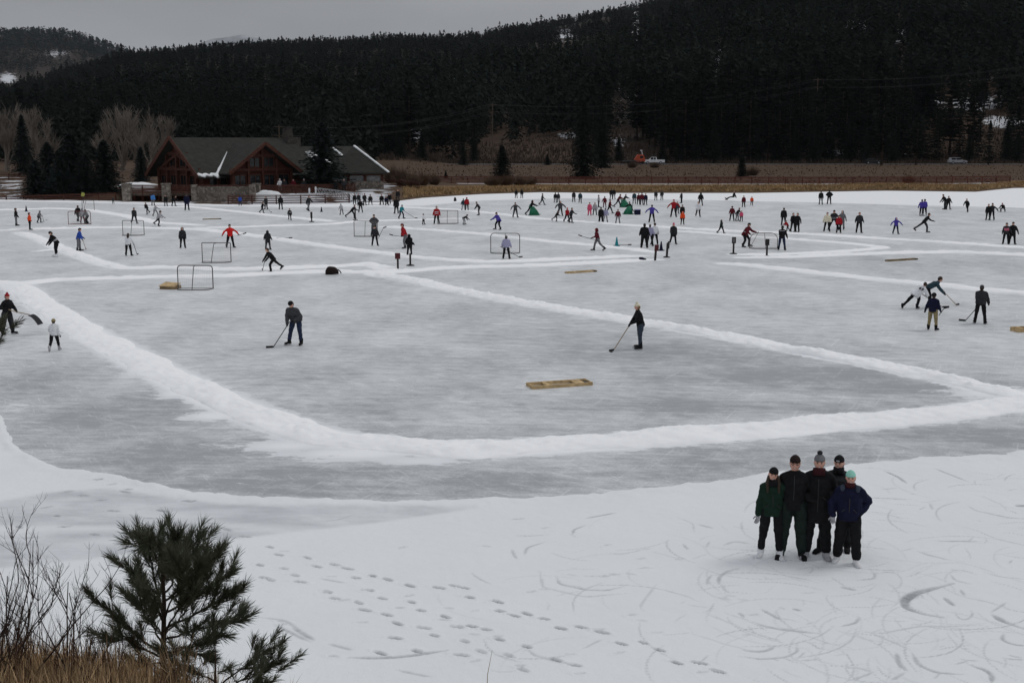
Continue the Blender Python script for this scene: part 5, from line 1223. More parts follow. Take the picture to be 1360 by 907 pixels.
for y, h in ((2.3, 1.7), (4.7, 1.8), (7.3, 1.8), (9.7, 1.7)): win(lodge, (-.02, y, 2.3), 1.7, h, 'y')
for y in (4.7, 7.3): win(lodge, (-.02, y, 5.0), 1.8, 1.5, 'y')
for x in (1.5, 3.0): win(lodge, (x, -.02, 2.4), 1.1, 1.5, 'x')
# cross gable towards the ice
xc, hw, yf, zt = 7.7, 5.4, -2.0, 7.35
slc = (zt - ZE + .1) / hw
mb = MB()
for s in (-1, 1): mb.slab([(xc, yf - 1.1, zt), (xc + s * (hw + .3), yf - 1.1, zt - slc * (hw + .3)), (xc + s * (hw + .3), 1.5, zt - slc * (hw + .3)), (xc + s * .003, 5.2, zt)], .2)
rg = mb.build('gable_roof', ROOFM, lodge)
mb = MB()
for s in (-1, 1): mb.bar((xc, yf - 1.16, zt + .02), (xc + s * (hw + .3), yf - 1.16, zt - slc * (hw + .3) + .02), .12, .45)
mb.build('barge_board', WOOD, lodge)
mb = MB(); mb.add([(xc - hw + .6, yf, ZF), (xc + hw - .6, yf, ZF), (xc + hw - .6, yf, ZE - .1), (xc, yf, zt - .3), (xc - hw + .6, yf, ZE - .1), (xc - hw + .6, yf + .2, ZF), (xc + hw - .6, yf + .2, ZF), (xc + hw - .6, yf + .2, ZE - .1), (xc, yf + .2, zt - .3), (xc - hw + .6, yf + .2, ZE - .1)],
                  [(4, 3, 2, 1, 0), (5, 6, 7, 8, 9), (0, 1, 6, 5), (1, 2, 7, 6), (2, 3, 8, 7), (3, 4, 9, 8), (4, 0, 5, 9)]); mb.build('gable_wall', DWOOD, lodge)
mb = MB()
for z_, h_ in ((ZE + 2.0, 2.2), (ZE + .15, 5.0)): mb.box((xc, yf - .2, z_), (h_ * 2, .26, .32))
for x in (-4.6, -2.2, 0, 2.2, 4.6):
    z1 = zt - .45 - abs(x) * slc; mb.box((xc + x, yf - .2, (ZF + z1) / 2), (.3, .3, z1 - ZF))
mb.build('timber_frame', WOOD, lodge)
for x in (-3.4, -1.1, 1.1, 3.4): win(lodge, (xc + x, yf - .02, 2.35), 1.7, 1.8, 'x')
for x in (-1.1, 1.1): win(lodge, (xc + x, yf - .02, 4.85), 1.6, 1.3, 'x')
# chimney, snow on the roof
mb = MB(); mb.box((Ln + .2, Wd / 2 - .3, 4.6), (2.6, 1.9, 7.2), taper=.9); mb.box((Ln - .1, Wd / 2 - .1, 8.8), (1.1, 1.1, 1.19), taper=.88); mb.box((Ln - .1, Wd / 2 - .1, 9.46), (1.12, 1.12, .12))
mb.build('chimney', mat('chimney_stone', (.055, .049, .044), .95, .1, .45, 2.5, .5, 4), lodge)
def roof_snow(parent, pts, ws, plane, seed):
    rs = random.Random(seed); mb = MB(); rings = []
    for i, ((x, y), w) in enumerate(zip(pts, ws)):
        k = rs.uniform(.75, 1.2); d = Vector((pts[min(i + 1, len(pts) - 1)][0] - pts[max(i - 1, 0)][0], pts[min(i + 1, len(pts) - 1)][1] - pts[max(i - 1, 0)][1], 0)).normalized(); nrm = Vector((-d.y, d.x, 0))
        r_ = []
        for u, hh in ((-1, -.03), (-.5, .10), (.1, .15), (.6, .09), (1, -.03)):
            px_, py_ = x + nrm.x * u * w * k, y + nrm.y * u * w * k; r_.append(Vector((px_, py_, plane(px_, py_) + hh)))
        rings.append(r_)
    mb.loft(rings); return mb.build('roof_snow', SNOW, parent, True)
pl = lambda x, y: ZR - sl * (Wd / 2 - y) if y < Wd / 2 else ZR - sl * (y - Wd / 2)
roof_snow(roof, [(-1.1 + k * .27, -.62 + .12 * math.sin(k * 1.7)) for k in range(12)], [.22, .3, .34, .3, .25, .3, .25, .22, .3, .34, .4, .4], pl, 3)
roof_snow(roof, [(1.75 + k * .50, -.55 + k * .47) for k in range(9)], [.3, .2, .22, .15, .14, .10, .07, .05, .03], pl, 4)
# lower wing and the hip-roofed pavilion
mb = MB(); mb.box((24.5, 6.6, (ZF + 3.3) / 2 + .0), (10, 6.2, 3.3 - ZF + 1)); mb.build('wing_wall', DWOOD, lodge)
wz = lambda x, y: 6.9 - .62 * abs(y - 6.6)
mb = MB()
for s in (-1, 1): mb.slab([(19.6, 6.6 + s * .003, 6.9), (31, 6.6 + s * .003, 6.9), (31, 6.6 + s * 5, 3.8), (19.6, 6.6 + s * 5, 3.8)], .2)
wr = mb.build('wing_roof', ROOFM, lodge)
roof_snow(wr, [(20.0 + .45 * k, 4.9 - .38 * k + .5 * math.sin(k * 2.1)) for k in range(7)], [.5, .9, 1.1, .9, 1.0, .7, .3], wz, 6)
roof_snow(wr, [(25.6 + .1 * k, 6.2 - .45 * k) for k in range(6)], [.15, .25, .2, .3, .25, .1], wz, 8)
pc = Vector((-22.2, 171.5, 0)); lp = (pc - O); lpx, lpy = lp.x * math.cos(PHI) + lp.y * math.sin(PHI), -lp.x * math.sin(PHI) + lp.y * math.cos(PHI)
hs_, za, ze = 4.35, 6.95, 3.35; rt = Matrix.Rotation(-PHI + R(12), 3, 'Z')
cor = [rt @ Vector((sx_ * hs_, sy_ * hs_, 0)) + Vector((lpx, lpy, 0)) for sx_, sy_ in ((-1, -1), (1, -1), (1, 1), (-1, 1))]
mb = MB(); ap = Vector((lpx, lpy, za))
vs = [Vector((c.x, c.y, ze)) for c in cor] + [ap] + [Vector((c.x, c.y, ze - .22)) for c in cor]
mb.add(vs, [(0, 1, 4), (1, 2, 4), (2, 3, 4), (3, 0, 4), (0, 5, 6, 1), (1, 6, 7, 2), (2, 7, 8, 3), (3, 8, 5, 0), (8, 7, 6, 5)])
pr_ = mb.build('pavilion_roof', ROOFM, lodge)
mb = MB(); a_, b_ = ap, vs[1]
for k in range(10):
    p, q = a_.lerp(b_, k / 10), a_.lerp(b_, (k + 1) / 10); mb.bar(p + Vector((0, 0, .06)), q + Vector((0, 0, .06)), .26 + .1 * (k % 3 == 0), .16)
mb.build('roof_snow', SNOW, pr_)
mb = MB(); mb.box((lpx, lpy, 1.3), (7.4, 7.4, 1.7), rt); mb.build('pavilion_base', STONE, lodge)
mb = MB()
for sx_ in (-1, -.33, .33, 1):
    for sy_ in (-1, 1): c = rt @ Vector((sx_ * 3.5, sy_ * 3.5, 0)); mb.box((lpx + c.x, lpy + c.y, 2.65), (.36, .36, 1.0), rt)
for sy_ in (-1, 1): c = rt @ Vector((0, sy_ * 3.5, 0)); mb.box((lpx + c.x, lpy + c.y, 3.08), (7.3, .3, .3), rt)
mb.build('pavilion_post', WOOD, lodge)
for sx_ in (-.66, 0, .66):
    c = rt @ Vector((sx_ * 3.5, -3.3, 0)); mb = MB()
    ring = [(-1.0, 0), (1.0, 0), (1.0, .55), (.75, .8), (.35, .92), (-.35, .92), (-.75, .8), (-1.0, .55)]
    vs = [rt @ Vector((x, d, 0)) + Vector((lpx + c.x, lpy + c.y, 2.17 + z)) for d in (0, .08) for x, z in ring]
    mb.add(vs, [tuple(range(8)), tuple(reversed(range(8, 16)))] + [(i, 8 + i, 8 + (i + 1) % 8, (i + 1) % 8) for i in range(8)]); mb.build('arched_window', LITWIN, lodge)

# terraces, walls, rails in front of it
def world_poly(pts): return [(xat(p, y), y) for p, y in pts]
mb = MB(); mb.prism(world_poly([(255, 153.6), (335, 154.2), (345, 156.2), (520, 164), (530, 172), (430, 172), (300, 158.5), (255, 158)]), -.1, 1.0); mb.prism(world_poly([(158, 155.5), (254.5, 155.5), (254.5, 163), (158, 166)]), .72, 1.0)
tag(mb.build('lodge_deck', mat('deck_boards', (.10, .075, .06), .85, .2, .3, 2)), 'raised deck along the front of the lodge', 'deck')
mb = MB(); mb.prism(world_poly([(255, 153.0), (334, 153.6), (334, 154.15), (255, 153.55)]), -.1, 2.0)
for p_ in (255.5, 333): mb.box((xat(p_, 153.3), 153.3, 1.05), (.7, .75, 2.3))
wl_ = mb.build('stone_wall', STONE); tag(wl_, 'rough fieldstone retaining wall below the lodge, at the edge of the ice', 'wall')
mb = MB(); mb.prism(world_poly([(254.5, 152.95), (334.5, 153.55), (334.5, 154.25), (254.5, 153.6)]), 2.005, 2.13); mb.build('coping', WOOD, wl_)
for p_, w_, lab in ((218, 1.0, 'stone pier under the left deck beside the dark opening'), (165, 1.0, 'stone pier at the left end of the lodge deck'), (338.5, .9, 'stone pier at the right end of the fieldstone wall')):
    mb = MB(); mb.box((xat(p_, 155.0), 155.0, 1.05), (w_, .9, 2.3)); mb.box((xat(p_, 155.0), 155.0, 2.26), (w_ + .15, 1.05, .12)); tag(mb.build('stone_pier', STONE), lab, 'pier', 'stone piers of the deck')
mb = MB()
for p_ in (175, 186, 197, 208, 230, 242): mb.box((xat(p_, 155.9), 155.9, .3), (.25, .25, .84))
mb.box((xat(206, 158), 158, .3), (abs(xat(160, 158) - xat(252, 158)), .3, .84))
tag(mb.build('deck_posts', DWOOD), 'dark timber posts and back wall under the left deck', 'deck support')
def rail_fence(name, P, zf, h, nr, sp, lab, cat='fence', mt=WOOD, pw=.13, rh=.12, rw=.05, cap=True, snow=False, group=None):
    root = empty(name, (P[0][0], P[0][1], 0), 0, lab, cat, group); ox, oy = P[0]
    L_ = res([Vector((p[0], p[1], 0)) for p in P], sp) if len(P) > 2 else np.array([np.array(P[0]) + (np.array(P[1]) - np.array(P[0])) * t for t in np.linspace(0, 1, max(2, int(math.dist(P[0], P[1]) / sp) + 1))])
    pm = MB(); pm.box((0, 0, h / 2 - .15), (pw, pw, h + .3)); pme = pm.mesh('post')
    for x, y in L_:
        o = link('post', pme, mt, root); o.location = (x - ox, y - oy, zf(x, y))
    rm = MB()
    for k in range(nr):
        z_ = h * (k + .6) / nr
        for (a, b_), (c, d) in zip(L_[:-1], L_[1:]): rm.bar((a - ox, b_ - oy - pw * .75, zf(a, b_) + z_), (c - ox, d - oy - pw * .75, zf(c, d) + z_), rw, rh)
    rm.build('rail', mt, root)
    if cap:
        cm = MB()
        for (a, b_), (c, d) in zip(L_[:-1], L_[1:]): cm.bar((a - ox, b_ - oy, zf(a, b_) + h + .04), (c - ox, d - oy, zf(c, d) + h + .04), .2, .06)
        cm.build('handrail', mt, root)
    return root
rail_fence('deck_railing', world_poly([(160, 155.7), (212, 155.4)]), lambda x, y: 1.0, 1.05, 6, 1.7, 'red slatted railing on the left end of the lodge deck')
rail_fence('deck_railing', world_poly([(223, 155.4), (253, 155.4)]), lambda x, y: 1.0, 1.05, 6, 1.5, 'red slatted railing between the stone pier and the fieldstone wall')
rail_fence('deck_railing', world_poly([(342, 155.4), (395, 157.5), (455, 160.5), (470, 162)]), lambda x, y: 1.0, 1.0, 5, 2.0, 'red railing of the deck below the tall spruce')
rail_fence('ramp_railing', world_poly([(p_, float(shore(p_)) - .25) for p_ in (300, 330, 360, 400, 430, 462)]), lambda x, y: .02, 1.05, 4, 2.1, 'long red ramp railing along the ice in front of the deck')
rail_fence('rail_fence', world_poly([(-120, 160.5), (0, 160), (60, 159), (150, 157)]), lambda x, y: float(land(CX + x / y * F_PX / CP, y)), .95, 4, 2.2, 'dark red rail fence along the shore in front of the spruces')
rail_fence('rail_fence', world_poly([(-120, 200), (0, 198), (35, 197)]), lambda x, y: float(land(CX + x / y * F_PX / CP, y)), 1.0, 3, 2.6, 'red rail fence on the snow behind the left spruces')
rail_fence('rail_fence', world_poly([(505, 175), (530, 174), (556, 172)]), lambda x, y: float(land(CX + x / y * F_PX / CP, y)), 1.0, 2, 2.4, 'open post and rail fence on the snowy bank right of the lodge')
bw = world_poly([(556, 205), (620, 203), (690, 202), (800, 201), (1000, 200.5), (1180, 201), (1270, 203), (1345, 207)])
rail_fence('boardwalk_railing', bw, lambda x, y: .62, 1.15, 5, 2.5, 'long red boardwalk railing along the far shore below the road', mt=mat('red_boardwalk_timber', (.10, .030, .022), .8, .2, .3, 2))
mb = MB()
Lb = res([Vector((p[0], p[1], 0)) for p in bw], 2.5)
for (a, b_), (c, d) in zip(Lb[:-1], Lb[1:]):
    mb.add([(a, b_ - .9, .63), (c, d - .9, .63), (c, d + 1.8, .63), (a, b_ + 1.8, .63), (a, b_ - .9, .40), (c, d - .9, .40)], [(0, 1, 2, 3), (4, 5, 1, 0)])
tag(mb.build('boardwalk_path', mat('snowy_boards', (.5, .48, .46), .9, .1, .5, .6)), kind='structure')
# snow heaps by the ramp
def heap(px, Yd, rx, ry, h, lab, z=0):
    V = []; n = 24
    g = np.linspace(-1, 1, n); A, B = np.meshgrid(g, g); r2 = np.clip(1 - A ** 2 - B ** 2, 0, 1)
    Z = h * r2 ** .7 * (.6 + .8 * fbm(A * 2 + px, B * 2, 4, 7)) - .03
    x0 = xat(px, Yd); me = np_mesh('snow_heap', np.stack([A * rx, B * ry, Z], -1).reshape(-1, 3), grid_faces(n, n))
    o = link('snow_heap', me, SNOW); o.location = (x0, Yd, z); tag(o, lab, 'snow heap')
heap(352, 154.0, 2.6, .9, 1.5, 'white heap of snow behind the ramp railing beside the stone pier')
heap(388, 154.4, 3.5, .7, .9, 'low long bank of snow behind the ramp railing')
heap(183, 175, 3.5, 2, .6, 'snow lying behind the left deck railing under the low conifer', float(land(183, 175)))
# metal gangway from the deck to the ice
gw = empty('metal_gangway', (xat(450, 153.2), 153.2, 0), R(-4), 'grey metal gangway with zigzag side rails sloping down to the ice', 'gangway')
MET = mat('galvanised_metal', (.34, .35, .36), .5, .4, .15, 4, metal=.3)
mb = MB(); mb.bar((-3, .6, .75), (2.6, .6, .06), 1.2, .06); mb.build('walkway', MET, gw)
for y in (0, 1.25):
    mb = MB(); n = 7
    for k in range(n + 1):
        t = k / n; x = -3 + 5.6 * t; z = .75 - .69 * t; mb.bar((x, y, z), (x, y, z + 1.0), .06, .06)
        if k < n: x2 = -3 + 5.6 * (k + 1) / n; z2 = .75 - .69 * (k + 1) / n; mb.bar((x, y, z + 1.0), (x2, y, z2), .06, .06)
    mb.bar((-3, y, 1.75), (2.6, y, 1.06), .07, .07); mb.build('side_rail', MET, gw)

# ------------------------------------------------------------------ power line
POLEM = mat('weathered_pole', (.10, .075, .055), .9, .1, .3, 2)
tops = []
for px_, yt, Yd, lab in ((654, 137, 352, 'wooden utility pole with crossarms at the foot of the slope above the road'), (1083, 104, 352, 'wooden utility pole half hidden among the dark pines at right'), (371, 166, 300, 'thin wooden utility pole behind the lodge roof')):
    zl = float(land(px_, Yd)); h = zat(yt, Yd) - zl
    t = empty('utility_pole', (xat(px_, Yd), Yd, zl), 0, lab, 'utility pole', 'poles of the power line')
    mb = MB(); mb.path([(0, 0, -.3), (0, 0, h)], [.17, .12], 8); mb.build('pole', POLEM, t)
    for zz in (h - .5, h - 2.6): mb = MB(); mb.box((0, -.16, zz), (2.6, .1, .12)); mb.build('crossarm', POLEM, t)
    tops.append(Vector((xat(px_, Yd), Yd, zl + h)))
def wire(a, b_, sag, lab):
    mb = MB(); mb.path([a.lerp(b_, t) - Vector((0, 0, sag * 4 * t * (1 - t))) for t in np.linspace(0, 1, 24)], .016, 4, cap=False); tag(mb.build('power_cable', mat('cable', (.06, .06, .06), .6, .3)), lab, 'cable', 'cables of the power line')
endr = Vector((xat(1420, 352), 352, tops[1].z + 6)); endl = Vector((xat(120, 300), 300, tops[2].z - 3))
for k, (dx, dz) in enumerate(((-1.2, -.4), (1.2, -.4), (-1.2, -2.5), (1.2, -2.5))):
    o_ = Vector((dx, -.2, dz)); w_ = ('upper front', 'upper rear', 'lower front', 'lower rear')[k]
    wire(tops[0] + o_, tops[1] + o_, 3.2, w_ + ' power cable strung between the two poles above the road')
    wire(tops[2] + o_, tops[0] + o_, 2.5, w_ + ' power cable strung from the pole behind the lodge')
    wire(tops[1] + o_, endr + o_, 2.0, w_ + ' power cable leaving the right pole among the pines')

# ------------------------------------------------------------------ vehicles on the road
def car(px_, lab, cat, paint, L_, prof_, cab, Yd=329.5, flip=1, name='parked_car', zg=1.57):
    c = empty(name, (xat(px_, Yd), Yd, zg), 0 if flip > 0 else math.pi, lab, cat)
    P_ = mat('paint_' + paint, COLS[paint], .3, .5, .08, 2)
    def ext(poly, w, nm, m_, inset=0.0):
        mb = MB(); n = len(poly); rings = []
        for y, k in ((-w / 2, .96), (-w / 2 + .1, 1), (w / 2 - .1, 1), (w / 2, .96)):
            cx_ = sum(p[0] for p in poly) / n; cz = sum(p[1] for p in poly) / n
            rings.append([Vector((cx_ + (p[0] - cx_) * k, y, cz + (p[1] - cz) * k)) for p in poly])
        mb.loft(rings); return mb.build(nm, m_, c)
    ext(prof_, 1.85, 'body', P_)
    if cab:
        ext(cab, 1.62, 'cab', P_)
        cx_ = sum(p[0] for p in cab) / len(cab)
        for s in (-1, 1):
            mb = MB(); zb, ztop = min(p[1] for p in cab) + .08, max(p[1] for p in cab) - .1; xs_ = sorted(p[0] for p in cab); x0, x1 = xs_[0] + .35, xs_[-1] - .35
            for u0, u1 in ((x0, cx_ - .06), (cx_ + .06, x1)): mb.box(((u0 + u1) / 2, s * .815, (zb + ztop) / 2), (u1 - u0, .03, ztop - zb))
            mb.build('side_window', GLASS, c)
    for x in (-L_ * .3, L_ * .31):
        for s in (-1, 1):
            mb = MB(); mb.path([(x, s * .72, .36), (x, s * .95, .36)], .36, 14); w_ = mb.build('wheel', RUBBER, c); mb = MB(); mb.path([(x, s * .94, .36), (x, s * .965, .36)], .2, 10); mb.build('rim', STEEL, w_)
    for s in (-1, 1): mb = MB(); mb.box((L_ / 2 * .985, s * .65, .78), (.06, .3, .16)); mb.build('headlight', mat('lamp_glass', (.7, .7, .72), .2, .5), c)
    return c
car(869, 'white pickup truck parked on the road across the lake', 'pickup truck', 'white', 5.7, [(-2.85, .4), (2.8, .4), (2.85, .85), (2.7, 1.08), (1.0, 1.15), (-2.85, 1.12)], [(-.75, 1.1), (1.35, 1.1), (.75, 1.82), (-.6, 1.85)], flip=-1, name='pickup_truck')
car(1160, 'low dark car on the road behind the dark pines', 'car', 'black', 4.6, [(-2.3, .35), (2.3, .35), (2.3, .8), (1.1, .95), (-2.3, .98)], [(-1.6, .95), (1.2, .95), (.4, 1.45), (-1.1, 1.45)])
car(1273, 'silver car with snow on its roof parked on the road at right', 'car', 'lightgrey', 4.8, [(-2.4, .4), (2.4, .4), (2.4, .9), (1.2, 1.05), (-2.4, 1.1)], [(-2.2, 1.05), (1.2, 1.05), (.5, 1.7), (-2.0, 1.7)])
tk = empty('flatbed_truck', (xat(847, 329.5), 329.5, 1.57), 0, 'orange truck with an empty flat bed and a raised white pole behind the pickup', 'truck')
OR_ = mat('paint_truck_orange', (.45, .07, .025), .4, .4, .15, 2)
mb = MB(); mb.box((-1.6, 0, .85), (4.6, 2.2, .16)); mb.box((-3.4, 0, .7), (.8, 2.0, .2)); mb.build('flat_bed', mat('truck_steel', (.05, .05, .052), .6, .4), tk)
mb = MB(); rings = [[Vector((x, y, z)) for x, z in ((-.2, .6), (2.0, .6), (2.0, 1.4), (1.5, 2.5), (.0, 2.5), (-.9, 1.2))] for y in (-1.05, -.95, .95, 1.05)]; mb.loft(rings); mb.build('cab', OR_, tk)
for s in (-1, 1): mb = MB(); mb.box((1.0, s * 1.06, 1.85), (.9, .03, .6)); mb.build('side_window', GLASS, tk)
mb = MB(); mb.bar((1.7, 0, .7), (1.1, 0, 3.6), .22, .16); mb.box((1.0, 0, 3.6), (.6, .2, .22)); mb.build('boom', cloth('white'), tk)
for x in (-2.4, -1.2, 1.3):
    for s in (-1, 1): mb = MB(); mb.path([(x, s * .75, .42), (x, s * 1.05, .42)], .42, 14); mb.build('wheel', RUBBER, tk)
# ------------------------------------------------------------------ the people on the ice
PEOPLE = {}
def solve_h(py, Y):
    b = (CY - py) / F_PX
    return CAM_H + Y * (b * CP - SP) / (CP + b * SP)
def person(pid, x, yt, yf, yaw, pose, jc, pc, hat, label, sk='black', jk='jacket', wide=False, near=False, mid=False, hc='black', zb=0.0, group='skaters on the frozen lake', scale=None, band=None, pom=None):
    J, bm, jm, tm = MESHES[(pose, jk, wide, near)]
    g = ground(x, yf, zb); h = solve_h(yt, g.y) - zb
    s = scale or h / (J['top'] + (.03 if hat == 'pompom' else 0))
    # yaw is relative to the direction towards the camera
    face = math.atan2(-g.x, g.y) * -1
    o = empty('person', g, R(yaw) - math.atan2(g.x, g.y), label, 'person', group); o.scale = (s * (1.07 if near else 1.14 if mid else 1.2),) * 2 + (s,)
    gl = cloth('black')
    link('body', bm, [SKIN] if near else [SKIN, gl], o)
    tag(link('jacket', jm, cloth(jc), o)); link('trousers', tm, cloth(pc), o)
    HM = {'hair': [HAIR], 'long': [HAIR], 'pompom': [cloth(hc), cloth(pom or hc)]}.get(hat, [cloth(hc)])
    if hat in ('hair', 'long') and hc in ('fair', 'tan'): HM = [FAIR]
    if hat == 'hood': HM = [cloth(jc)]
    if hat:
        q = link({'hood': 'hood', 'hair': 'hair', 'long': 'hair', 'helmet': 'helmet'}.get(hat, 'hat'), HATS[hat], HM, o)
        q.location = J['head']; q.rotation_euler = J['hrot'].to_euler()
    if hat in ('beanie', 'pompom', 'helmet'):
        q = link('hair', NAPE, FAIR if pid in ('m2', 'n5') else HAIR, o); q.location = J['head']; q.rotation_euler = J['hrot'].to_euler()
    low = min(J['anL'].z, J['anR'].z)
    for sd, sg in (('L', 1), ('R', -1)):
        k = link('skate', SKATE, cloth(sk), o); k.location = J['an' + sd]; k.scale = (1.25, 1.18, 1.05)
        lift = J['an' + sd].z - low
        k.rotation_euler = (R(J['shin' + sd]) * -.9 if lift > .05 else 0, 0, R(14) * sg)
        link('blade', BLADE, STEEL, k)
    if near or mid:
        for sd, sg in (('L', 1), ('R', -1)):
            if near:
                gv = link('glove', GLOVES[sg], cloth('black'), o); gv.location = J['wr' + sd]
                gv.rotation_euler = (-(J['wr' + sd] - J['el' + sd])).to_track_quat('Z', 'X').to_euler()
    if near:
        Rm = J['hrot']
        for s_ in (-1, 1):
            mb = MB(); mb.ell((0, 0, 0), (.012, .006, .007), 10, 6); e_ = mb.build('eye', EYE, o, True); e_.location = J['head'] + Rm @ Vector((s_ * .031, -.089, .002)); e_.rotation_euler = Rm.to_euler()
        mb = MB(); mb.ell((0, 0, 0), (.029, .007, .011), 12, 6); e_ = mb.build('mouth', LIPS, o, True); e_.location = J['head'] + Rm @ Vector((0, -.087, -.060)); e_.rotation_euler = Rm.to_euler()
        mb = MB(); mb.ell((0, -.005, .001), (.021, .004, .0055), 12, 6); mb.build('teeth', mat('teeth', (.75, .73, .68), .4, .4), e_, True)
        for s_ in (-1, 1):
            mb = MB(); mb.ell((0, 0, 0), (.018, .005, .004), 8, 5); e_ = mb.build('eyebrow', HAIR, o, True); e_.location = J['head'] + Rm @ Vector((s_ * .032, -.0905, .022)); e_.rotation_euler = Rm.to_euler()
    if band:
        for (t0, t1, c) in band:
            sp = JACKETS[jk]; f = lambda t, i: np.interp(t, [q[0] for q in sp], [q[i] for q in sp]) + .012
            mb = MB(); mb.loft(torso_rings(J, [(t, f(t, 1), f(t, 2), 0) for t in np.linspace(t0, t1, 4)])); mb.build('stripe', cloth(c), o, True)
    PEOPLE[pid] = (o, J, s)
    return o
def hand(pid, sd):
    o, J, s = PEOPLE[pid]
    return Matrix.Translation(o.location) @ Matrix.Rotation(o.rotation_euler.z, 4, 'Z') @ Vector((J['ha' + sd].x * o.scale.x, J['ha' + sd].y * o.scale.y, J['ha' + sd].z * s))
STICKM = mat('stick_shaft', (.045, .045, .048), .5, .3, .2, 8); STICKW = mat('stick_wood', (.30, .22, .14), .6, .3, .2, 8)
def stick(pid, tx, ty, label, sd='R', air=False, name='hockey_stick', mt=None, over=.18):
    o, J, s = PEOPLE[pid]; h = hand(pid, sd)
    t = at(tx, ty, h.y - .15) if air else ground(tx, ty, .02)
    v = t - h; L_ = v.length
    if L_ > 1.7 * s: t = h + v * (1.7 * s / L_); t.z = t.z if air else .03
    v = (t - h).normalized(); top = h - v * over
    r = empty(name, (t.x, t.y, 0 if not air else t.z - .02), 0, label, 'hockey stick' if name == 'hockey_stick' else name.replace('_', ' '))
    loc = r.location.copy(); mb = MB(); mb.path([top - loc, t - loc], [.017, .017], 6); mb.build('shaft', mt or STICKM, r)
    side = Vector((v.x, v.y, 0)); side = side.normalized() if side.length > .05 else Vector((1, 0, 0))
    mb = MB(); mb.bar(t - loc + Vector((0, 0, .015)), t - loc + side * .27 + Vector((0, 0, .02 if not air else .1)), .03, .075); mb.build('blade', RUBBER, r)
    return r
for row in TABLE: person(*row[:10], **row[10])
for row in FIVE: person(*row[:10], group='five people posing together on the snow', **row[10])
for pid, px, yt, jc, pc, lab, hc in DECK:
    Yd = 160.0; zt_ = solve_h(yt, Yd)
    J = MESHES[('pockets', 'jacket', False, False)][0]
    g = Vector((xat(px, Yd), Yd, 1.0)); b_ = (CY - yt)
    # foot pixel of a point on the deck
    qx, qy = pix(g.x, g.y, 1.0)
    person(pid, px, yt, float(qy), 0 if pid != 's5' else 40, 'pockets', jc, pc, 'beanie', lab, zb=1.0, hc=hc, group='people on the lodge deck', scale=.97)
# extra detail on the near five
def child_mb(pid, mb, name, mt, smooth_=True): return mb.build(name, mt, PEOPLE[pid][0], smooth_)
J = PEOPLE['n1'][1]; mb = MB(); mb.path([J['neck'] - Vector((0, .02, .05)), J['neck'] + Vector((0, -.01, .03)), J['neck'] + Vector((0, 0, .07))], [.10, .095, .085], 16); child_mb('n1', mb, 'scarf', cloth('black'))
for s in (-1, 1): mb = MB(); mb.path([J['head'] + Vector((s * .07, -.01, -.02)), J['head'] + Vector((s * .10, -.04, -.16)), J['head'] + Vector((s * .095, -.135, -.32))], [.03, .036, .016], 8); child_mb('n1', mb, 'hair', HAIR)
J = PEOPLE['n3'][1]; mb = MB(); mb.path([J['neck'] - Vector((0, .03, .05)), J['neck'] + Vector((0, -.01, .03)), J['neck'] + Vector((0, 0, .07))], [.105, .10, .088], 16); child_mb('n3', mb, 'scarf', cloth('wine'))
J = PEOPLE['n5'][1]
for s in (-1, 1): mb = MB(); mb.ell(J['sho'] + Vector((s * .125, -.055, -.005)), (.045, .05, .07), 10, 8); child_mb('n5', mb, 'shoulder_panel', cloth('jeans'))
mb = MB(); mb.path([J['neck'] - Vector((0, .02, .02)), J['neck'] + Vector((0, 0, .07))], [.095, .086], 14); child_mb('n5', mb, 'scarf', cloth('wine'))
J = PEOPLE['n4'][1]; mb = MB(); mb.path([J['neck'] - Vector((0, .02, .04)), J['neck'] + Vector((0, 0, .09))], [.095, .088], 14); child_mb('n4', mb, 'neck_warmer', cloth('black'))
mb = MB(); mb.box(J['head'] + Vector((0, -.102, .055)), (.05, .012, .022)); child_mb('n4', mb, 'hat_badge', cloth('lightgrey'), False)
J = PEOPLE['n2'][1]; mb = MB()
for s in (-1, 1):
    c = J['head'] + Vector((s * .033, -.1, .012)); mb.path([c + Vector((.024 * math.cos(a), 0, .018 * math.sin(a))) for a in np.linspace(0, 6.283, 13)], .0025, 5, cap=False)
    mb.path([c + Vector((s * .024, 0, 0)), c + Vector((s * .047, .1, .005))], .0025, 5)
mb.path([J['head'] + Vector((-.01, -.1, .012)), J['head'] + Vector((.01, -.1, .012))], .0025, 5); child_mb('n2', mb, 'eyeglasses', RUBBER)
mb = MB(); mb.box(J['sho'] + Vector((0, -.15, -.2)), (.012, .012, .42)); mb.build('zip', mat('zip', (.028, .028, .03), .5), PEOPLE['n2'][0])
for pid, dy, l_ in (('n1', .142, .40), ('n5', .172, .42), ('n3', .145, .62)):
    o, J, s = PEOPLE[pid]; mb = MB(); mb.path([J['sho'] + Vector((0, -.115, -.07)), J['sho'] + Vector((0, -dy - .003, -.20)), J['sho'] + Vector((0, -dy - .006, -l_))], .007, 6); mb.build('zip', mat('zip', (.028, .028, .03), .5), o)
    for s_ in (-1, 1): mb = MB(); mb.bar(J['sho'] + Vector((s_ * .07, -dy - .004, -.36)), J['sho'] + Vector((s_ * .125, -dy + .022, -.42)), .016, .012); mb.build('pocket_flap', mat('zip', (.028, .028, .03), .5), o)
for pid, sd in (('n1', 'R'), ('n5', 'R')):      # a pale mitten in the hand
    o = [c for c in PEOPLE[pid][0].children if c.name.startswith('glove')][1]; o.material_slots[0].link = 'OBJECT'; o.material_slots[0].material = cloth('lightgrey')
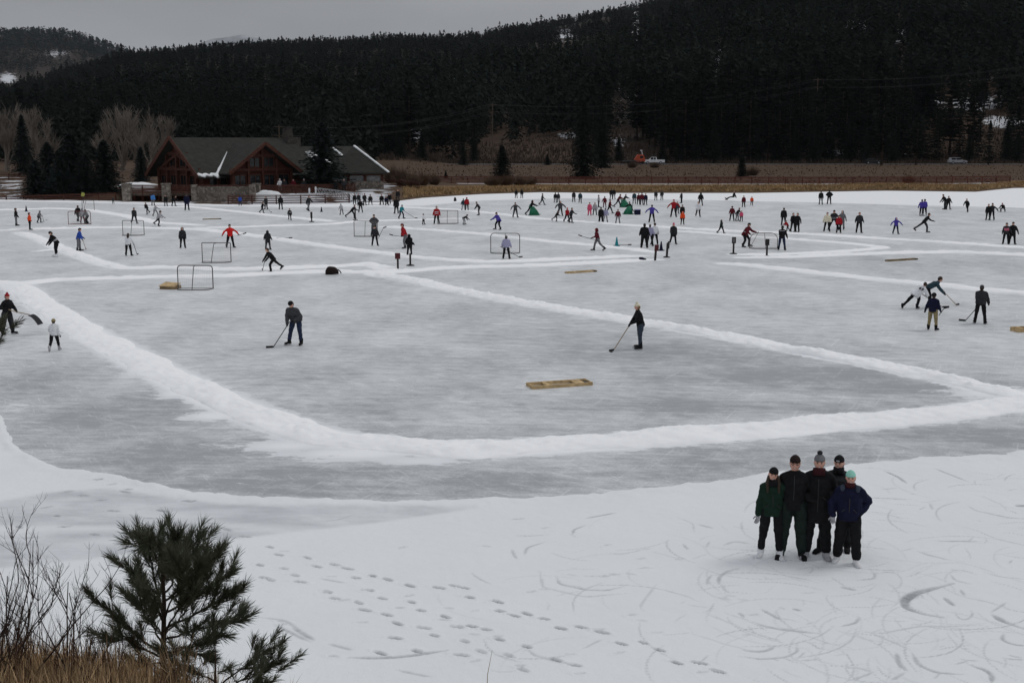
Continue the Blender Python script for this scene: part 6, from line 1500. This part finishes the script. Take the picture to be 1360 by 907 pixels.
# number on the white jersey
def number(pid, txt, t, size):
    o, J, s = PEOPLE[pid]; f = J['up'].cross(J['lat']); f = -f if f.y > 0 else f
    cu = bpy.data.curves.new('jersey_number', 'FONT'); cu.body = txt; cu.size = size; cu.align_x = 'CENTER'; cu.align_y = 'CENTER'; cu.extrude = .012
    tmp = bpy.data.objects.new('tmp', cu); COL.objects.link(tmp); me_ = bpy.data.meshes.new_from_object(tmp.evaluated_get(bpy.context.evaluated_depsgraph_get())); bpy.data.objects.remove(tmp); me_.materials.clear()
    q = link('jersey_number', me_, cloth('navy'), o)
    x = -J['lat']; z = -f; y = z.cross(x); Mx = Matrix((x, y, z)).transposed().to_4x4(); Mx.translation = J['pel'] + J['up'] * .48 * t - f * .17; q.matrix_local = Mx
number('m5', '69', .62, .24)

# sticks in hands
for pid, tx, ty, sd, air, lab in (
    ('a3', 62, 292, 'L', False, 'hockey stick of the small grey child at the far left'), ('a6', 127, 294.5, 'R', False, 'hockey stick lying out right of the far left goal'),
    ('a9', 117, 328.5, 'R', False, 'pale hockey stick of the player in royal blue'), ('a10', 182, 338, 'R', False, 'hockey stick of the person in white top with long hair'),
    ('b10', 323, 311, 'L', True, 'hockey stick held out sideways by the person in bright red'), ('c20', 348, 358, 'L', False, 'hockey stick of the lunging player in black'),
    ('c21', 509, 303, 'L', True, 'hockey stick held up by the player in open dark jacket'), ('c18', 552, 290, 'L', False, 'long dark stick on the ice by the child in teal'),
    ('d8', 522, 313, 'R', True, 'raised hockey stick of the player in red and grey'), ('d10', 694, 341.5, 'L', False, 'hockey stick with a red blade in front of the middle goal'),
    ('e29', 773, 314, 'R', True, 'hockey stick held out level by the player in maroon'), ('f20', 998, 326, 'L', False, 'hockey stick of the player in dark red by the domed net'),
    ('m1', 363, 461, 'R', False, 'hockey stick of the man in grey jacket and jeans'), ('m2', 815, 465, 'R', False, 'hockey stick of the woman in the cream pompom hat'),
    ('m5', 1252, 408, 'L', False, 'hockey stick of the player in white jersey'), ('m6', 1270, 405, 'L', False, 'thin hockey stick reaching furthest right from the bending player in teal'),
    ('m7', 1254, 409.5, 'R', True, 'hockey stick of the boy in khaki trousers'), ('m8', 1282, 426, 'L', False, 'hockey stick of the broad man in charcoal'), ('c1', 362, 282, 'L', False, 'hockey stick of the skater by the ramp railing')):
    stick(pid, tx, ty, lab, sd, air, mt=STICKW if pid in ('a9', 'm6', 'm2') else None)
# snow shovel of the person at the left edge
h0, h1 = hand('m4', 'R'), hand('m4', 'L'); v = Vector((.86, -.1, -.16)).normalized(); tip = h1 + v * .55
sv = empty('snow_shovel', tip, 0, 'snow shovel carried level by the person in the red hat', 'shovel')
mb = MB(); mb.path([h0 - tip - v * .15, h1 - tip, -v * .02], .018, 7); mb.build('handle', STICKW, sv)
mb = MB(); xa_ = v; ya = Vector((0, 0, 1)).cross(xa_).normalized(); za_ = Vector((0, 0, 1))
for k in range(5): mb.bar(xa_ * (.02 + .08 * k) - za_ * (.012 * k * k), xa_ * (.10 + .08 * k) - za_ * (.012 * (k + 1) ** 2), .42, .012, up=za_)
mb.build('scoop', cloth('charcoal'), sv)

# ------------------------------------------------------------------ goals
PIPE_R = mat('goal_pipe_red', (.14, .02, .018), .5, .4, .4, 6); PIPE_D = mat('goal_pipe_dark', (.035, .028, .028), .5, .4, .4, 6); NETM = mat('goal_net', (.58, .56, .55), .9, .1)
def goal(px, py, label, yaw=0, w=1.83, h=1.22, pipe=PIPE_D, dome=False, post=True, corner=.18, lean_bar=0, dense=False):
    g = ground(px, py); t = empty('hockey_goal', g, R(yaw), label, 'hockey goal', 'hockey goals on the ice'); r = .025; d = .75
    arc = lambda cx_, cz, a0, a1: [Vector((cx_ + corner * math.cos(a), 0, cz + corner * math.sin(a))) for a in np.linspace(a0, a1, 6)]
    mb = MB(); hw = w / 2
    pts = [Vector((-hw, 0, 0))] + arc(-hw + corner, h - corner, math.pi, math.pi / 2) + arc(hw - corner, h - corner, math.pi / 2, 0) + [Vector((hw, 0, 0))]
    mb.path(pts, r, 8); mb.build('front_frame', pipe, t)
    mb = MB(); mb.path([Vector((-hw, 0, .025)), Vector((-hw * .9, d * .7, .025)), Vector((-hw * .6, d, .025)), Vector((hw * .6, d, .025)), Vector((hw * .9, d * .7, .025)), Vector((hw, 0, .025))], r * .8, 8); mb.build('base_frame', pipe, t)
    mb = MB(); mb.path([Vector((0, .0, h - .01)), Vector((lean_bar * .5, d * .35, h - .05)), Vector((lean_bar, d, .03))], r * .8, 8); mb.build('back_bar', pipe, t)
    mb = MB(); mb.path([Vector((-hw + .02, .0, .028)), Vector((hw - .02, .0, .028))], r * .55, 6); mb.build('front_bar', pipe, t)
    # net: thin crossing cords hung from the crossbar to the base
    mb = MB(); nx, nz = (26, 14) if dense else (16, 9)
    def S(u, v):
        x = (u * 2 - 1) * hw * .97; k = 1 - abs(u * 2 - 1) ** 4; y = d * (.05 + .95 * (v if not dome else math.sin(v * 1.57))) * k; z = (h - .02) * ((1 - v) if not dome else math.cos(v * 1.57) ** .8)
        return Vector((x, y + .01, max(z, .03)))
    cr = .0036 if not dense else .0065
    for i in range(nx + 1): mb.path([S(i / nx, v) for v in np.linspace(0, 1, 6)], cr, 3, cap=False)
    for j in range(nz + 1): mb.path([S(u, j / nz) for u in np.linspace(0, 1, 10)], cr, 3, cap=False)
    mb.build('net', NETM, t)
    return t
goal(260, 383.5, 'largest dark framed goal with a middle bar, beside the short wooden box', 180)
goal(288, 348, 'dark goal with a slanting bar in front of the person in bright red', 180, lean_bar=.18, corner=.06)
goal(177.5, 312.5, 'dark goal in front of the child in dark grey, left of the lone hooded person', 180, corner=.1, w=1.75, h=1.2)
goal(106, 298.3, 'far left goal with players in front of it, pale net', 8, pipe=PIPE_R, w=2.0)
goal(117.5, 280.5, 'narrow tall goal turned sideways at the far left behind the players', 62, w=1.7, h=1.25)
goal(486, 313.8, 'goal beside the two players in dark jackets by the gangway', 180, corner=.04, w=1.9)
goal(594.5, 297, 'far middle goal behind the red striped jersey', 180, corner=.05, w=1.95, dense=True)
goal(671, 336, 'middle goal with rounded corners behind the keeper in pale grey', 180, w=2.0, h=1.35, corner=.22)
goal(1014, 329.8, 'domed net with pale mesh lying between the dark red player and the blue trousers', 180, w=2.0, h=1.1, dome=True, dense=True, corner=.5)

# ------------------------------------------------------------------ low wooden shooting boxes, signs, cones, aids
PLANK = mat('pale_lumber', (.50, .36, .19), .75, .2, .3, 5, .2, 30); PLANKD = mat('weathered_lumber', (.22, .16, .09), .8, .2, .35, 5)
def box_frame(px0, py0, px1, py1, label, h=.2, dep=.55, mt=PLANK):
    a, b_ = ground(px0, py0), ground(px1, py1); c = (a + b_) / 2; d = b_ - a; L_ = d.length; yw = math.atan2(d.y, d.x)
    t = empty('wooden_box', c, yw, label, 'wooden box', 'low wooden hockey boxes'); 
    for y in (0, dep): mb = MB(); mb.box((0, y, h / 2), (L_, .045, h)); mb.build('side_board', mt, t)
    for x in (-L_ / 2 + .03, L_ / 2 - .03): mb = MB(); mb.box((x, dep / 2, h / 2), (.045, dep - .05, h - .004)); mb.build('end_board', mt, t)
    for x, w in ((-L_ * .22, .14), (L_ * .3, .3)): mb = MB(); mb.box((x, dep / 2, h - .025), (w, dep - .052, .04)); mb.build('cross_board', mt, t)
    mb = MB(); mb.box((L_ * .42, dep * .35, h * .45), (.18, .3, h * .7)); mb.build('end_block', RUBBER, t)
box_frame(707, 517, 787, 511.5, 'long low wooden box on the ice in the middle of the near rink', .105, .58)
box_frame(754, 363.5, 793, 361, 'low wooden box on the ice behind the woman in the pompom hat', .09, .32)
box_frame(1180, 347.5, 1219, 345, 'thin wooden box lying on the ice left of the right hockey players', .09, .3, PLANKD)
box_frame(270, 292, 294, 291.3, 'long thin plank box on the ice behind the person in bright red', .08, .3, PLANKD)
box_frame(1352, 441.5, 1378, 440.5, 'wooden box cut off by the right edge of the photo', .16, .5)
t = empty('wooden_ramp', ground(222, 384.5), R(-12), 'short wooden box with a tilted lid left of the largest goal', 'wooden box')
mb = MB(); mb.prism([(-.42, 0), (.42, 0), (.42, .75), (-.42, .75)], 0, .16); mb.build('body', PLANKD, t)
mb = MB(); mb.slab([(-.46, -.03, .18), (.40, -.03, .165), (.40, .78, .26), (-.46, .78, .31)], .025); mb.build('lid', PLANK, t)
SIGNB = mat('sign_board_maroon', (.085, .018, .02), .7, .2, .2, 5); POSTM = mat('dark_post', (.03, .026, .026), .7, .2, .2, 5)
def sign(px, yt, yb, label, bw_=.42, bh=.55, yaw=0, base=True, boardm=POSTM, panel=True, lean=0, name='sign_post'):
    g = ground(px, yb); h = solve_h(yt, g.y); t = empty(name, g, R(yaw), label, 'sign post', 'sign posts between the rinks'); t.rotation_euler.y = R(lean)
    mb = MB(); mb.box((0, 0, h * .45), (.11, .11, h * .9)); mb.build('post', POSTM, t)
    if bh: mb = MB(); mb.box((0, -.075, h - bh / 2), (bw_, .035, bh)); b_ = mb.build('board', boardm, t)
    if bh and panel: mb = MB(); mb.box((0, -.0945, h - bh / 2), (bw_ * .55, .004, bh * .6)); mb.build('notice', mat('faded_notice', (.13, .12, .12), .8), b_)
    if base: mb = MB(); mb.ell((0, 0, 0), (.27, .24, .09), 16, 8, None, 0, 0, 1); mb.build('base', RUBBER, t)
sign(528.5, 336, 357.5, 'maroon square sign on a post standing in the snow ridge', .32, .36, boardm=SIGNB, panel=False, base=False)
sign(545, 335, 353, 'dark post on a black base beside the maroon sign', .2, .0)
sign(974, 315, 337.5, 'dark sign with a small pale notice left of the domed net', .28, .42)
sign(1018.3, 317.5, 341, 'dark sign post standing in front of the domed net', .26, .42, panel=False)
sign(870, 325, 346, 'leaning maroon sign post left of the navy cone', .3, .4, 25, boardm=SIGNB, panel=False, base=False, lean=4)
sign(885.5, 320.5, 342, 'narrow tilted sign post right of the navy cone', .22, .5, 55, panel=False, lean=6)
sign(414, 281.5, 295, 'short dark post on a base in the middle of the left rinks', .2, .6, panel=False)
sign(472, 275, 292.5, 'thin dark post right of the person striding by the gangway', .14, .7, panel=False)
def cone(px, yt, yb, c, label):
    g = ground(px, yb); h = solve_h(yt, g.y); t = empty('traffic_cone', g, .3, label, 'cone', 'cones on the ice')
    mb = MB(); mb.box((0, 0, .03), (.55 * h, .55 * h, .06)); mb.build('base', cloth(c), t); mb = MB(); mb.path([(0, 0, .05), (0, 0, h)], [.2 * h, .035], 14); mb.build('body', cloth(c), t)
cone(819, 315, 327, 'teal', 'bright teal cone at the right of the maroon hooded player'); cone(878, 320.5, 333, 'navy', 'navy cone between the two leaning sign posts'); cone(35, 273.5, 281, 'navy', 'small dark cone at the far left'); cone(427, 275, 281.5, 'navy', 'small dark cone left of the metal gangway')
GRN = mat('green_plastic', (.006, .15, .075), .4, .4, .12, 4)
def aid(px, py, yaw, label, s=1.0):
    g = ground(px, py); t = empty('skating_aid', g, R(yaw), label, 'skating aid', 'green skating aids'); t.scale = (s, s, s)
    mb = MB(); mb.loft([[Vector((x, y, z)) for x, z in ((-.48, .0), (.5, .0), (.52, .18), (.3, .52), (.02, .86), (-.22, .88), (-.42, .42))] for y in (-.26, -.2, .2, .26)]); mb.build('body', GRN, t, True)
    mb = MB(); mb.path([(-.3, -.2, .6), (-.44, -.2, 1.0), (-.44, .2, 1.0), (-.3, .2, .6)], .035, 8); mb.build('handle', GRN, t)
    for y in (-.2, .2): mb = MB(); mb.path([(-.55, y, .03), (.5, y, .03), (.65, y, .12)], .03, 6); mb.build('runner', GRN, t)
aid(709, 286, 0, 'left green plastic skating aid pushed by the black coat', 1.05); aid(829.5, 275.5, 10, 'middle green skating aid in the beginners crowd', 1.05); aid(834.5, 284.8, 175, 'right green skating aid near the blue box', 1.0)
g = ground(846.6, 285.3); t = empty('blue_box', g, .2, 'dark blue box with pale lid on the ice right of the green aids', 'box')
mb = MB(); mb.box((0, 0, .25), (.55, .4, .5), taper=1.06); mb.build('body', cloth('navy'), t); mb = MB(); mb.box((0, 0, .54), (.6, .45, .07)); mb.build('lid', cloth('lavender'), t)
# bags and things lying about
def bag(px, py, c, L_, h, label, strap=True, rx=0):
    g = ground(px, py); t = empty('sports_bag', g, rx, label, 'bag')
    mb = MB(); rings = []
    for u in np.linspace(-1, 1, 9):
        k = (1 - abs(u) ** 4 * .55); rings.append([Vector((u * L_ / 2, .22 * k * math.cos(a), max(0, h * .5 * k + h * .5 * k * math.sin(a) * (1 - .18 * u)))) for a in np.linspace(0, 6.283, 13)[:-1]])
    mb.loft(rings); mb.build('body', cloth(c), t, True)
    if strap: mb = MB(); mb.path([(L_ * .45, 0, h * .6), (L_ * .62, -.05, h * .45), (L_ * .72, -.05, .06)], .035, 6); mb.build('strap', cloth('black'), t)
bag(441, 364.5, 'darkbrown', .75, .46, 'dark brown hockey bag lying on the snow ridge beside the player in black'); bag(852, 346, 'navy', .4, .22, 'small navy bag lying left of the leaning maroon sign'); bag(604.5, 267.5, 'black', .35, .5, 'small dark bag standing on the ice near the bank', False)
for px, py, lab, yw in ((376, 318.3, 'dark hockey stick lying on the snow ridge behind the charcoal hooded coat', .1), (826, 326, 'short dark stick lying on the ice right of the teal cone', .05)):
    g = ground(px, py); t = empty('hockey_stick', (g.x, g.y, .1 if px < 500 else .02), yw, lab, 'hockey stick'); mb = MB(); mb.bar((-.5, 0, .02), (.45, 0, .02), .03, .03); mb.build('shaft', STICKM, t); mb = MB(); mb.bar((.45, 0, .03), (.72, .06, .03), .03, .08); mb.build('blade', RUBBER, t)
for px, py, lab in ((62, 292.3, 'tiny puck in front of the small grey child at the far left'), (812, 467.5, 'black puck by the stick of the woman in the pompom hat'), (327.5, 283, 'tiny puck on the empty ice below the ramp railing')):
    mb = MB(); mb.path([(0, 0, 0), (0, 0, .03)], .05, 12); o = mb.build('puck', RUBBER); o.location = ground(px, py, .004); tag(o, lab, 'puck')
# yellow sign board by the far left goal
g = ground(111, 270); t = empty('yellow_marker', g, 0, 'yellow marker board on a post at the far left shore', 'marker'); mb = MB(); mb.box((0, 0, .7), (.07, .07, 1.4)); mb.build('post', POSTM, t); mb = MB(); mb.loft([[Vector((x, y, z)) for x, z in ((-.24, .9), (.06, .82), (.24, .98), (.18, 1.3), (-.14, 1.34))] for y in (-.08, -.04)]); mb.build('board', cloth('lime'), t)
# bench behind the seated skaters
g = ground(505, 272.5); t = empty('shore_bench', g + Vector((0, .35, 0)), R(8), 'low dark bench on which the shore crowd puts on skates', 'bench')
mb = MB(); mb.box((0, 0, .40), (4.4, .4, .06)); mb.build('seat', DWOOD, t)
for x in (-2, 0, 2): mb = MB(); mb.box((x, 0, .18), (.1, .36, .38)); mb.build('leg', DWOOD, t)
for px, yt, yb, lab in ((417.5, 248, 262, 'white post beside the ramp railing left of the gangway'), (409, 250, 262, 'short white post beside the ramp railing')):
    Yd = 153.2; zt_ = zat(yt, Yd); mb = MB(); mb.box((0, 0, zt_ / 2), (.16, .16, zt_)); mb.box((0, 0, zt_ - .25), (.2, .2, .3)); o = mb.build('white_post', cloth('white')); o.location = (xat(px, Yd), Yd, 0); tag(o, lab, 'post')

# ------------------------------------------------------------------ the near bank: dead grass, bushes, the young pine
def bank_z(X, Y):
    X = np.asarray(X, float); Y = np.asarray(Y, float)
    py = np.interp(X / np.maximum(Y, 1), [-.6, -.42, -.36, -.30, -.25, -.19, 0, .5], [880, 893, 899, 915, 935, 960, 990, 1010])     # ground of the bank near its brow
    brow = zatn(py, 10.0)
    z = brow + (10 - Y) * .28 * (Y < 10) - np.clip(Y - 10, 0, 20) * (.46 + .07 * np.clip(Y - 10, 0, 20))
    z = np.minimum(z, zatn(CY + 470 + 0 * X, np.maximum(Y, .5)) + np.where(X / np.maximum(Y, 1) < -.2, 50, .0))
    return z + .10 * (fbm(X * 1.2, Y * 1.2, 3, 33) - .5)
gx = np.linspace(-14, 14, 150); gy = np.linspace(-6, 17, 130); Yg, Xg = np.meshgrid(gy, gx, indexing='ij'); Zg = bank_z(Xg, Yg)
me = np_mesh('bank_ground', np.stack([Xg, Yg, Zg], -1).reshape(-1, 3), grid_faces(*Xg.shape))
m = bpy.data.materials.new('bank_ground'); m.use_nodes = True; nt = m.node_tree; N = nt.nodes; L = nt.links; b = N['Principled BSDF']; b.inputs['Roughness'].default_value = .95; tcx = N.new('ShaderNodeTexCoord')
L.new(mixc(rng(noise(1.3, 6), .55, .6), mixc(noise(6, 5), (.05, .034, .022), (.14, .09, .05)), (.72, .74, .77)), b.inputs['Base Color'])
tag(link('bank_ground', me, m), kind='structure')
DRY = mat('dry_grass', (.60, .43, .25), .85, .15, .6, 1.6, rnd=.75)
def blades(name, n, xr, hr, seed, label, mt, wd=(.002, .005), ybnd=(8.2, 10.6), fx=None):
    rs = np.random.RandomState(seed); Y = rs.uniform(*ybnd, n); tx = rs.uniform(*xr, n); 
    if fx is not None: keep = rs.uniform(0, 1, n) < fx(tx); Y, tx = Y[keep], tx[keep]; n = len(Y)
    X = tx * Y; Z = bank_z(X, Y); h = rs.uniform(*hr, n) * (.55 + .7 * fbm(X * 2.5, Y * 2.5, 3, 3)); a = rs.uniform(0, 6.28, n); w = rs.uniform(*wd, n)
    lx, ly = rs.normal(.02, .16, n) * h * 1.6, rs.normal(0, .14, n) * h * 1.6; dx, dy = np.cos(a) * w, np.sin(a) * w
    p = [np.stack([X - dx, Y - dy, Z - .03], -1), np.stack([X + dx, Y + dy, Z - .03], -1), np.stack([X + dx * .8 + lx * .35, Y + dy * .8 + ly * .35, Z + h * .55], -1), np.stack([X - dx * .8 + lx * .35, Y - dy * .8 + ly * .35, Z + h * .55], -1), np.stack([X + lx, Y + ly, Z + h], -1)]
    V = np.stack(p, 1).reshape(-1, 3); o_ = np.arange(n)[:, None] * 5
    F = np.concatenate([o_ + np.array([[0, 1, 2]]), o_ + np.array([[0, 2, 3]]), o_ + np.array([[3, 2, 4]])]); return tag(link(name, np_mesh(name, V, F, False), mt), label, 'grass', None, 'stuff')
blades('dry_grass', 13000, (-.60, -.17), (.10, .44), 4, 'tawny dry grass on the near bank at the lower left', DRY, fx=lambda t: np.interp(t, [-.6, -.36, -.31, -.25, -.17], [1, 1, .75, .35, .1]))
blades('weed_stalks', 900, (-.50, -.26), (.5, .85), 6, 'thin brown weed stalks standing above the dry grass', mat('weed_stalk', (.09, .05, .035), .9, .1, .3, 3, rnd=.4), (.002, .004), fx=lambda t: np.interp(t, [-.6, -.38, -.3, -.26], [1, .8, .4, .1]))
# a tuft of long grass before the young pine, and one thin stalk to the right
def tuft(px, py, Yd, n, h, label):
    c = at(px, py, Yd); rs = random.Random(px); mb = MB()
    for k in range(n):
        b0 = Vector((rs.gauss(0, .05), rs.gauss(0, .05), -.05)); tip = Vector((rs.gauss(-.05, .13), rs.gauss(0, .1), h * rs.uniform(.55, 1.05))); mb.path([b0, b0.lerp(tip, .5) + Vector((0, 0, .03)), tip], [.004, .003, .001], 3, cap=False)
    o = mb.build('grass_tuft', DRY); o.location = c; tag(o, label, 'grass tuft')
tuft(238, 925, 9.2, 90, .5, 'long reddish dry tuft of grass in front of the young pine'); tuft(205, 930, 9.3, 60, .36, 'lower dry tuft of grass left of the pine trunk')
o_ = MB(); o_.path([(0, 0, -.1), (.01, 0, .2), (.05, 0, .42)], [.004, .003, .0015], 5); q = o_.build('grass_stalk', DRY); q.location = at(646, 925, 9.6); tag(q, 'single thin dry stalk in front of the snow at the bottom middle', 'grass stalk')

SHRUB = mat('bush_twigs', (.045, .032, .027), .9, .1, .3, 6)
def shrub(px, py, Yd, h, label, stems, seed, spread=.35, reach=None):
    c = at(px, py, Yd); rs = random.Random(seed); root = empty('bare_bush', c, 0, label, 'bush', 'leafless bushes on the near bank')
    def grow(mb, p, d, l, r, lev):
        pts = [p]; dd = d.copy()
        for k in range(4): dd = (dd + Vector((rs.gauss(0, .11), rs.gauss(0, .11), .05))).normalized(); pts.append(pts[-1] + dd * l / 4)
        mb.path(pts, [r, r * .9, r * .75, r * .6, r * .4], 5, cap=False)
        if lev < 3:
            for k in range((4, 5, 3)[lev]):
                t = rs.randint(1, 4); q = pts[t]; nd = (dd * .75 + Vector((rs.gauss(0, .5), rs.gauss(0, .5), rs.uniform(.1, .5)))).normalized(); grow(mb, q, nd, l * rs.uniform(.32, .55), r * .5, lev + 1)
    for k in range(stems):
        d = Vector((rs.gauss(.05, spread), rs.gauss(0, spread), 1)).normalized(); mb = MB(); grow(mb, Vector((rs.gauss(0, .05), rs.gauss(0, .05), -.1)), d, h * rs.uniform(.55, 1), .0085, 0); mb.build('stem', SHRUB, root)
    return root
shrub(18, 905, 9.0, 1.30, 'tall leafless bush with many upright twigs at the lower left edge', 7, 3, .22)
shrub(-12, 905, 8.6, 1.1, 'dense leafless bush cut by the left edge of the photo', 7, 5, .25)
shrub(95, 905, 9.3, .95, 'small forked leafless bush standing between the tall bush and the young pine', 3, 11, .28)
shrub(122, 908, 9.6, .62, 'low thin leafless bush just left of the young pine', 4, 14, .3)

PNEED = mat('ponderosa_needles', (.098, .108, .070), .7, .25, .3, 5, rnd=.35); PBARK = mat('young_pine_bark', (.05, .038, .03), .95, .1, .3, 20)
def needle_tuft(out, p, d, rs, n, ln):
    a = Vector((0, 0, 1)) if abs(d.z) < .9 else Vector((1, 0, 0)); u = d.cross(a).normalized(); v = d.cross(u)
    for k in range(n):
        t = rs.random(); an = rs.random() * 6.283; op = rs.uniform(.25, 1.0) * (1.15 - .5 * t)
        q = p + d * (t - .6) * ln * .9; nd = (d * math.cos(op) + (u * math.cos(an) + v * math.sin(an)) * math.sin(op) + Vector((0, 0, .34))).normalized()
        l = ln * rs.uniform(.65, 1.1); w = nd.cross(Vector((rs.gauss(0, 1), rs.gauss(0, 1), rs.gauss(0, 1)))).normalized() * .0021
        out.append((q - w, q + w, q + nd * l * .6 + w * .8 - Vector((0, 0, .006)), q + nd * l - Vector((0, 0, .02)), q + nd * l * .6 - w * .8 - Vector((0, 0, .006))))
def sapling(base, trunk, limbs, label, seed, ln=.142, rt=.030, nt=84):
    rs = random.Random(seed); root = empty('young_pine', base, 0, label, 'young pine', None); wood = MB(); ned = []
    wood.path(trunk, [rt * (1 - .8 * i / (len(trunk) - 1)) for i in range(len(trunk))], 8); wood.build('trunk', PBARK, root)
    needle_tuft(ned, trunk[-1], (trunk[-1] - trunk[-2]).normalized(), rs, nt * 2, ln); br = MB()
    for P_, r0, side in limbs:
        P2 = []
        for a, b_ in zip(P_[:-1], P_[1:]):
            for k in range(4): P2.append(a.lerp(b_, k / 4) + Vector((rs.gauss(0, .006), rs.gauss(0, .006), rs.gauss(0, .006))))
        P2.append(P_[-1]); br.path(P2, [r0 * (1 - .75 * i / (len(P2) - 1)) for i in range(len(P2))], 6, cap=False)
        n = len(P2); needle_tuft(ned, P2[-1], (P2[-1] - P2[-2]).normalized(), rs, int(nt * 1.5), ln)
        for i in range(int(n * .35), n - 1):
            d = (P2[i + 1] - P2[i]).normalized()
            if rs.random() < .75: needle_tuft(ned, P2[i], d, rs, int(nt * .45), ln)
            for _k in range(2):
              if rs.random() < side:
                  sd_ = (d * .8 + Vector((rs.gauss(0, .6), rs.gauss(0, .6), rs.uniform(.05, .6)))).normalized(); l = rs.uniform(.08, .24)
                  e_ = P2[i] + sd_ * l; br.path([P2[i], P2[i] + sd_ * l * .5, e_], [r0 * .4, r0 * .3, r0 * .2], 5, cap=False); needle_tuft(ned, e_, (sd_ + Vector((0, 0, .4))).normalized(), rs, nt, ln)
    br.build('branches', PBARK, root)
    V = np.array([[tuple(v) for v in q] for q in ned]).reshape(-1, 3); link('needles', np_mesh('needles', V, np.arange(len(V)).reshape(-1, 5), False), PNEED, root); return root
Yp = 9.6; base = at(217, 925, Yp)
def S_(px, py, dy=0.0): return at(px, py, Yp + dy) - base
rs = random.Random(2)
trunk = [Vector((0, 0, -.15)), S_(217, 860), S_(218, 800), S_(216, 758), S_(214, 728)]
limbs = [([S_(217, 868), S_(190, 850), S_(163, 826), S_(139, 806)], .012, .55), ([S_(217, 872), S_(190, 862, -.15), S_(165, 848, -.3), S_(150, 850, -.4)], .010, .3), ([S_(217, 825), S_(203, 790), S_(180, 768), S_(156, 747)], .012, .5), ([S_(217, 820), S_(207, 775, .1), S_(196, 735, .15), S_(187, 720, .2)], .011, .6),
         ([S_(217, 790), S_(235, 760, -.1), S_(246, 735, -.15), S_(249, 728, -.15)], .010, .7), ([S_(217, 800), S_(248, 775), S_(272, 755), S_(287, 735)], .011, .75), ([S_(217, 815), S_(255, 795, .1), S_(280, 780, .15), S_(304, 764, .2)], .012, .75), ([S_(217, 835), S_(258, 815, -.1), S_(288, 800, -.15), S_(312, 786, -.2)], .012, .7), ([S_(217, 850), S_(255, 838, .1), S_(290, 828, .2), S_(316, 825, .25)], .011, .55),
         ([S_(217, 770), S_(228, 745, .15), S_(233, 722, .2), S_(236, 722, .2)], .008, .6), ([S_(217, 765), S_(207, 740, -.15), S_(200, 720, -.2), S_(198, 722, -.2)], .008, .5), ([S_(217, 845), S_(240, 820, .3), S_(262, 790, .45), S_(270, 765, .5)], .010, .7), ([S_(217, 840), S_(236, 810, -.3), S_(258, 780, -.45), S_(262, 750, -.5)], .010, .7), ([S_(217, 868), S_(245, 860, -.2), S_(275, 855, -.3), S_(296, 845, -.3)], .010, .6), ([S_(217, 872), S_(235, 868, .3), S_(255, 866, .5), S_(272, 872, .5)], .008, .5), ([S_(217, 880), S_(200, 880, .3), S_(185, 884, .4), S_(170, 892, .4)], .008, .4), ([S_(217, 815), S_(212, 790, .35), S_(214, 765, .5), S_(222, 740, .55)], .010, .7), ([S_(217, 825), S_(228, 795, -.35), S_(240, 770, -.5), S_(244, 748, -.55)], .009, .8), ([S_(217, 845), S_(205, 825, .4), S_(196, 800, .5), S_(192, 775, .55)], .009, .7), ([S_(217, 858), S_(205, 835, -.3), S_(192, 815, -.4), S_(180, 800, -.4)], .009, .45)]
sapling(base, trunk, limbs, 'young ponderosa pine with long dark needles on the near bank at lower left', 3)
base = at(286, 935, 9.3)
def S_(px, py, dy=0.0): return at(px, py, 9.3 + dy) - base
sapling(base, [Vector((0, 0, -.2)), S_(286, 900), S_(286, 870), S_(285, 848)], [([S_(288, 912), S_(315, 893), S_(335, 878), S_(352, 866)], .009, .5), ([S_(288, 922), S_(320, 905), S_(350, 890), S_(370, 880)], .009, .55), ([S_(290, 925), S_(315, 918, -.2), S_(335, 915, -.3), S_(345, 908, -.3)], .008, .5), ([S_(286, 905), S_(265, 895), S_(248, 888), S_(235, 882)], .008, .4)], 'smaller pine beside the young one, a bare stem with needled low branches', 8, .12, .013, 70)
# a larger pine just outside the frame reaches in at the left edge
base = at(-95, 700, 9.8); base.z = float(bank_z(base.x, base.y)) - .1
def S_(px, py, dy=0.0): return at(px, py, 9.8 + dy) - base
sapling(base, [Vector((0, 0, -.2)), S_(-95, 640), S_(-93, 500), S_(-90, 400)], [([S_(-94, 520), S_(-60, 480), S_(-30, 458), S_(-4, 440)], .012, .5), ([S_(-94, 530), S_(-60, 500), S_(-32, 474), S_(-8, 458)], .011, .5), ([S_(-94, 560), S_(-130, 530), S_(-160, 510), S_(-190, 500)], .012, .5), ([S_(-93, 480), S_(-110, 440), S_(-125, 410), S_(-130, 390)], .011, .5), ([S_(-94, 580), S_(-80, 560, .3), S_(-70, 540, .5), S_(-62, 520, .6)], .011, .5)], 'pine branch tips reaching in over the ice at the left edge', 17, .105, .03, 50)
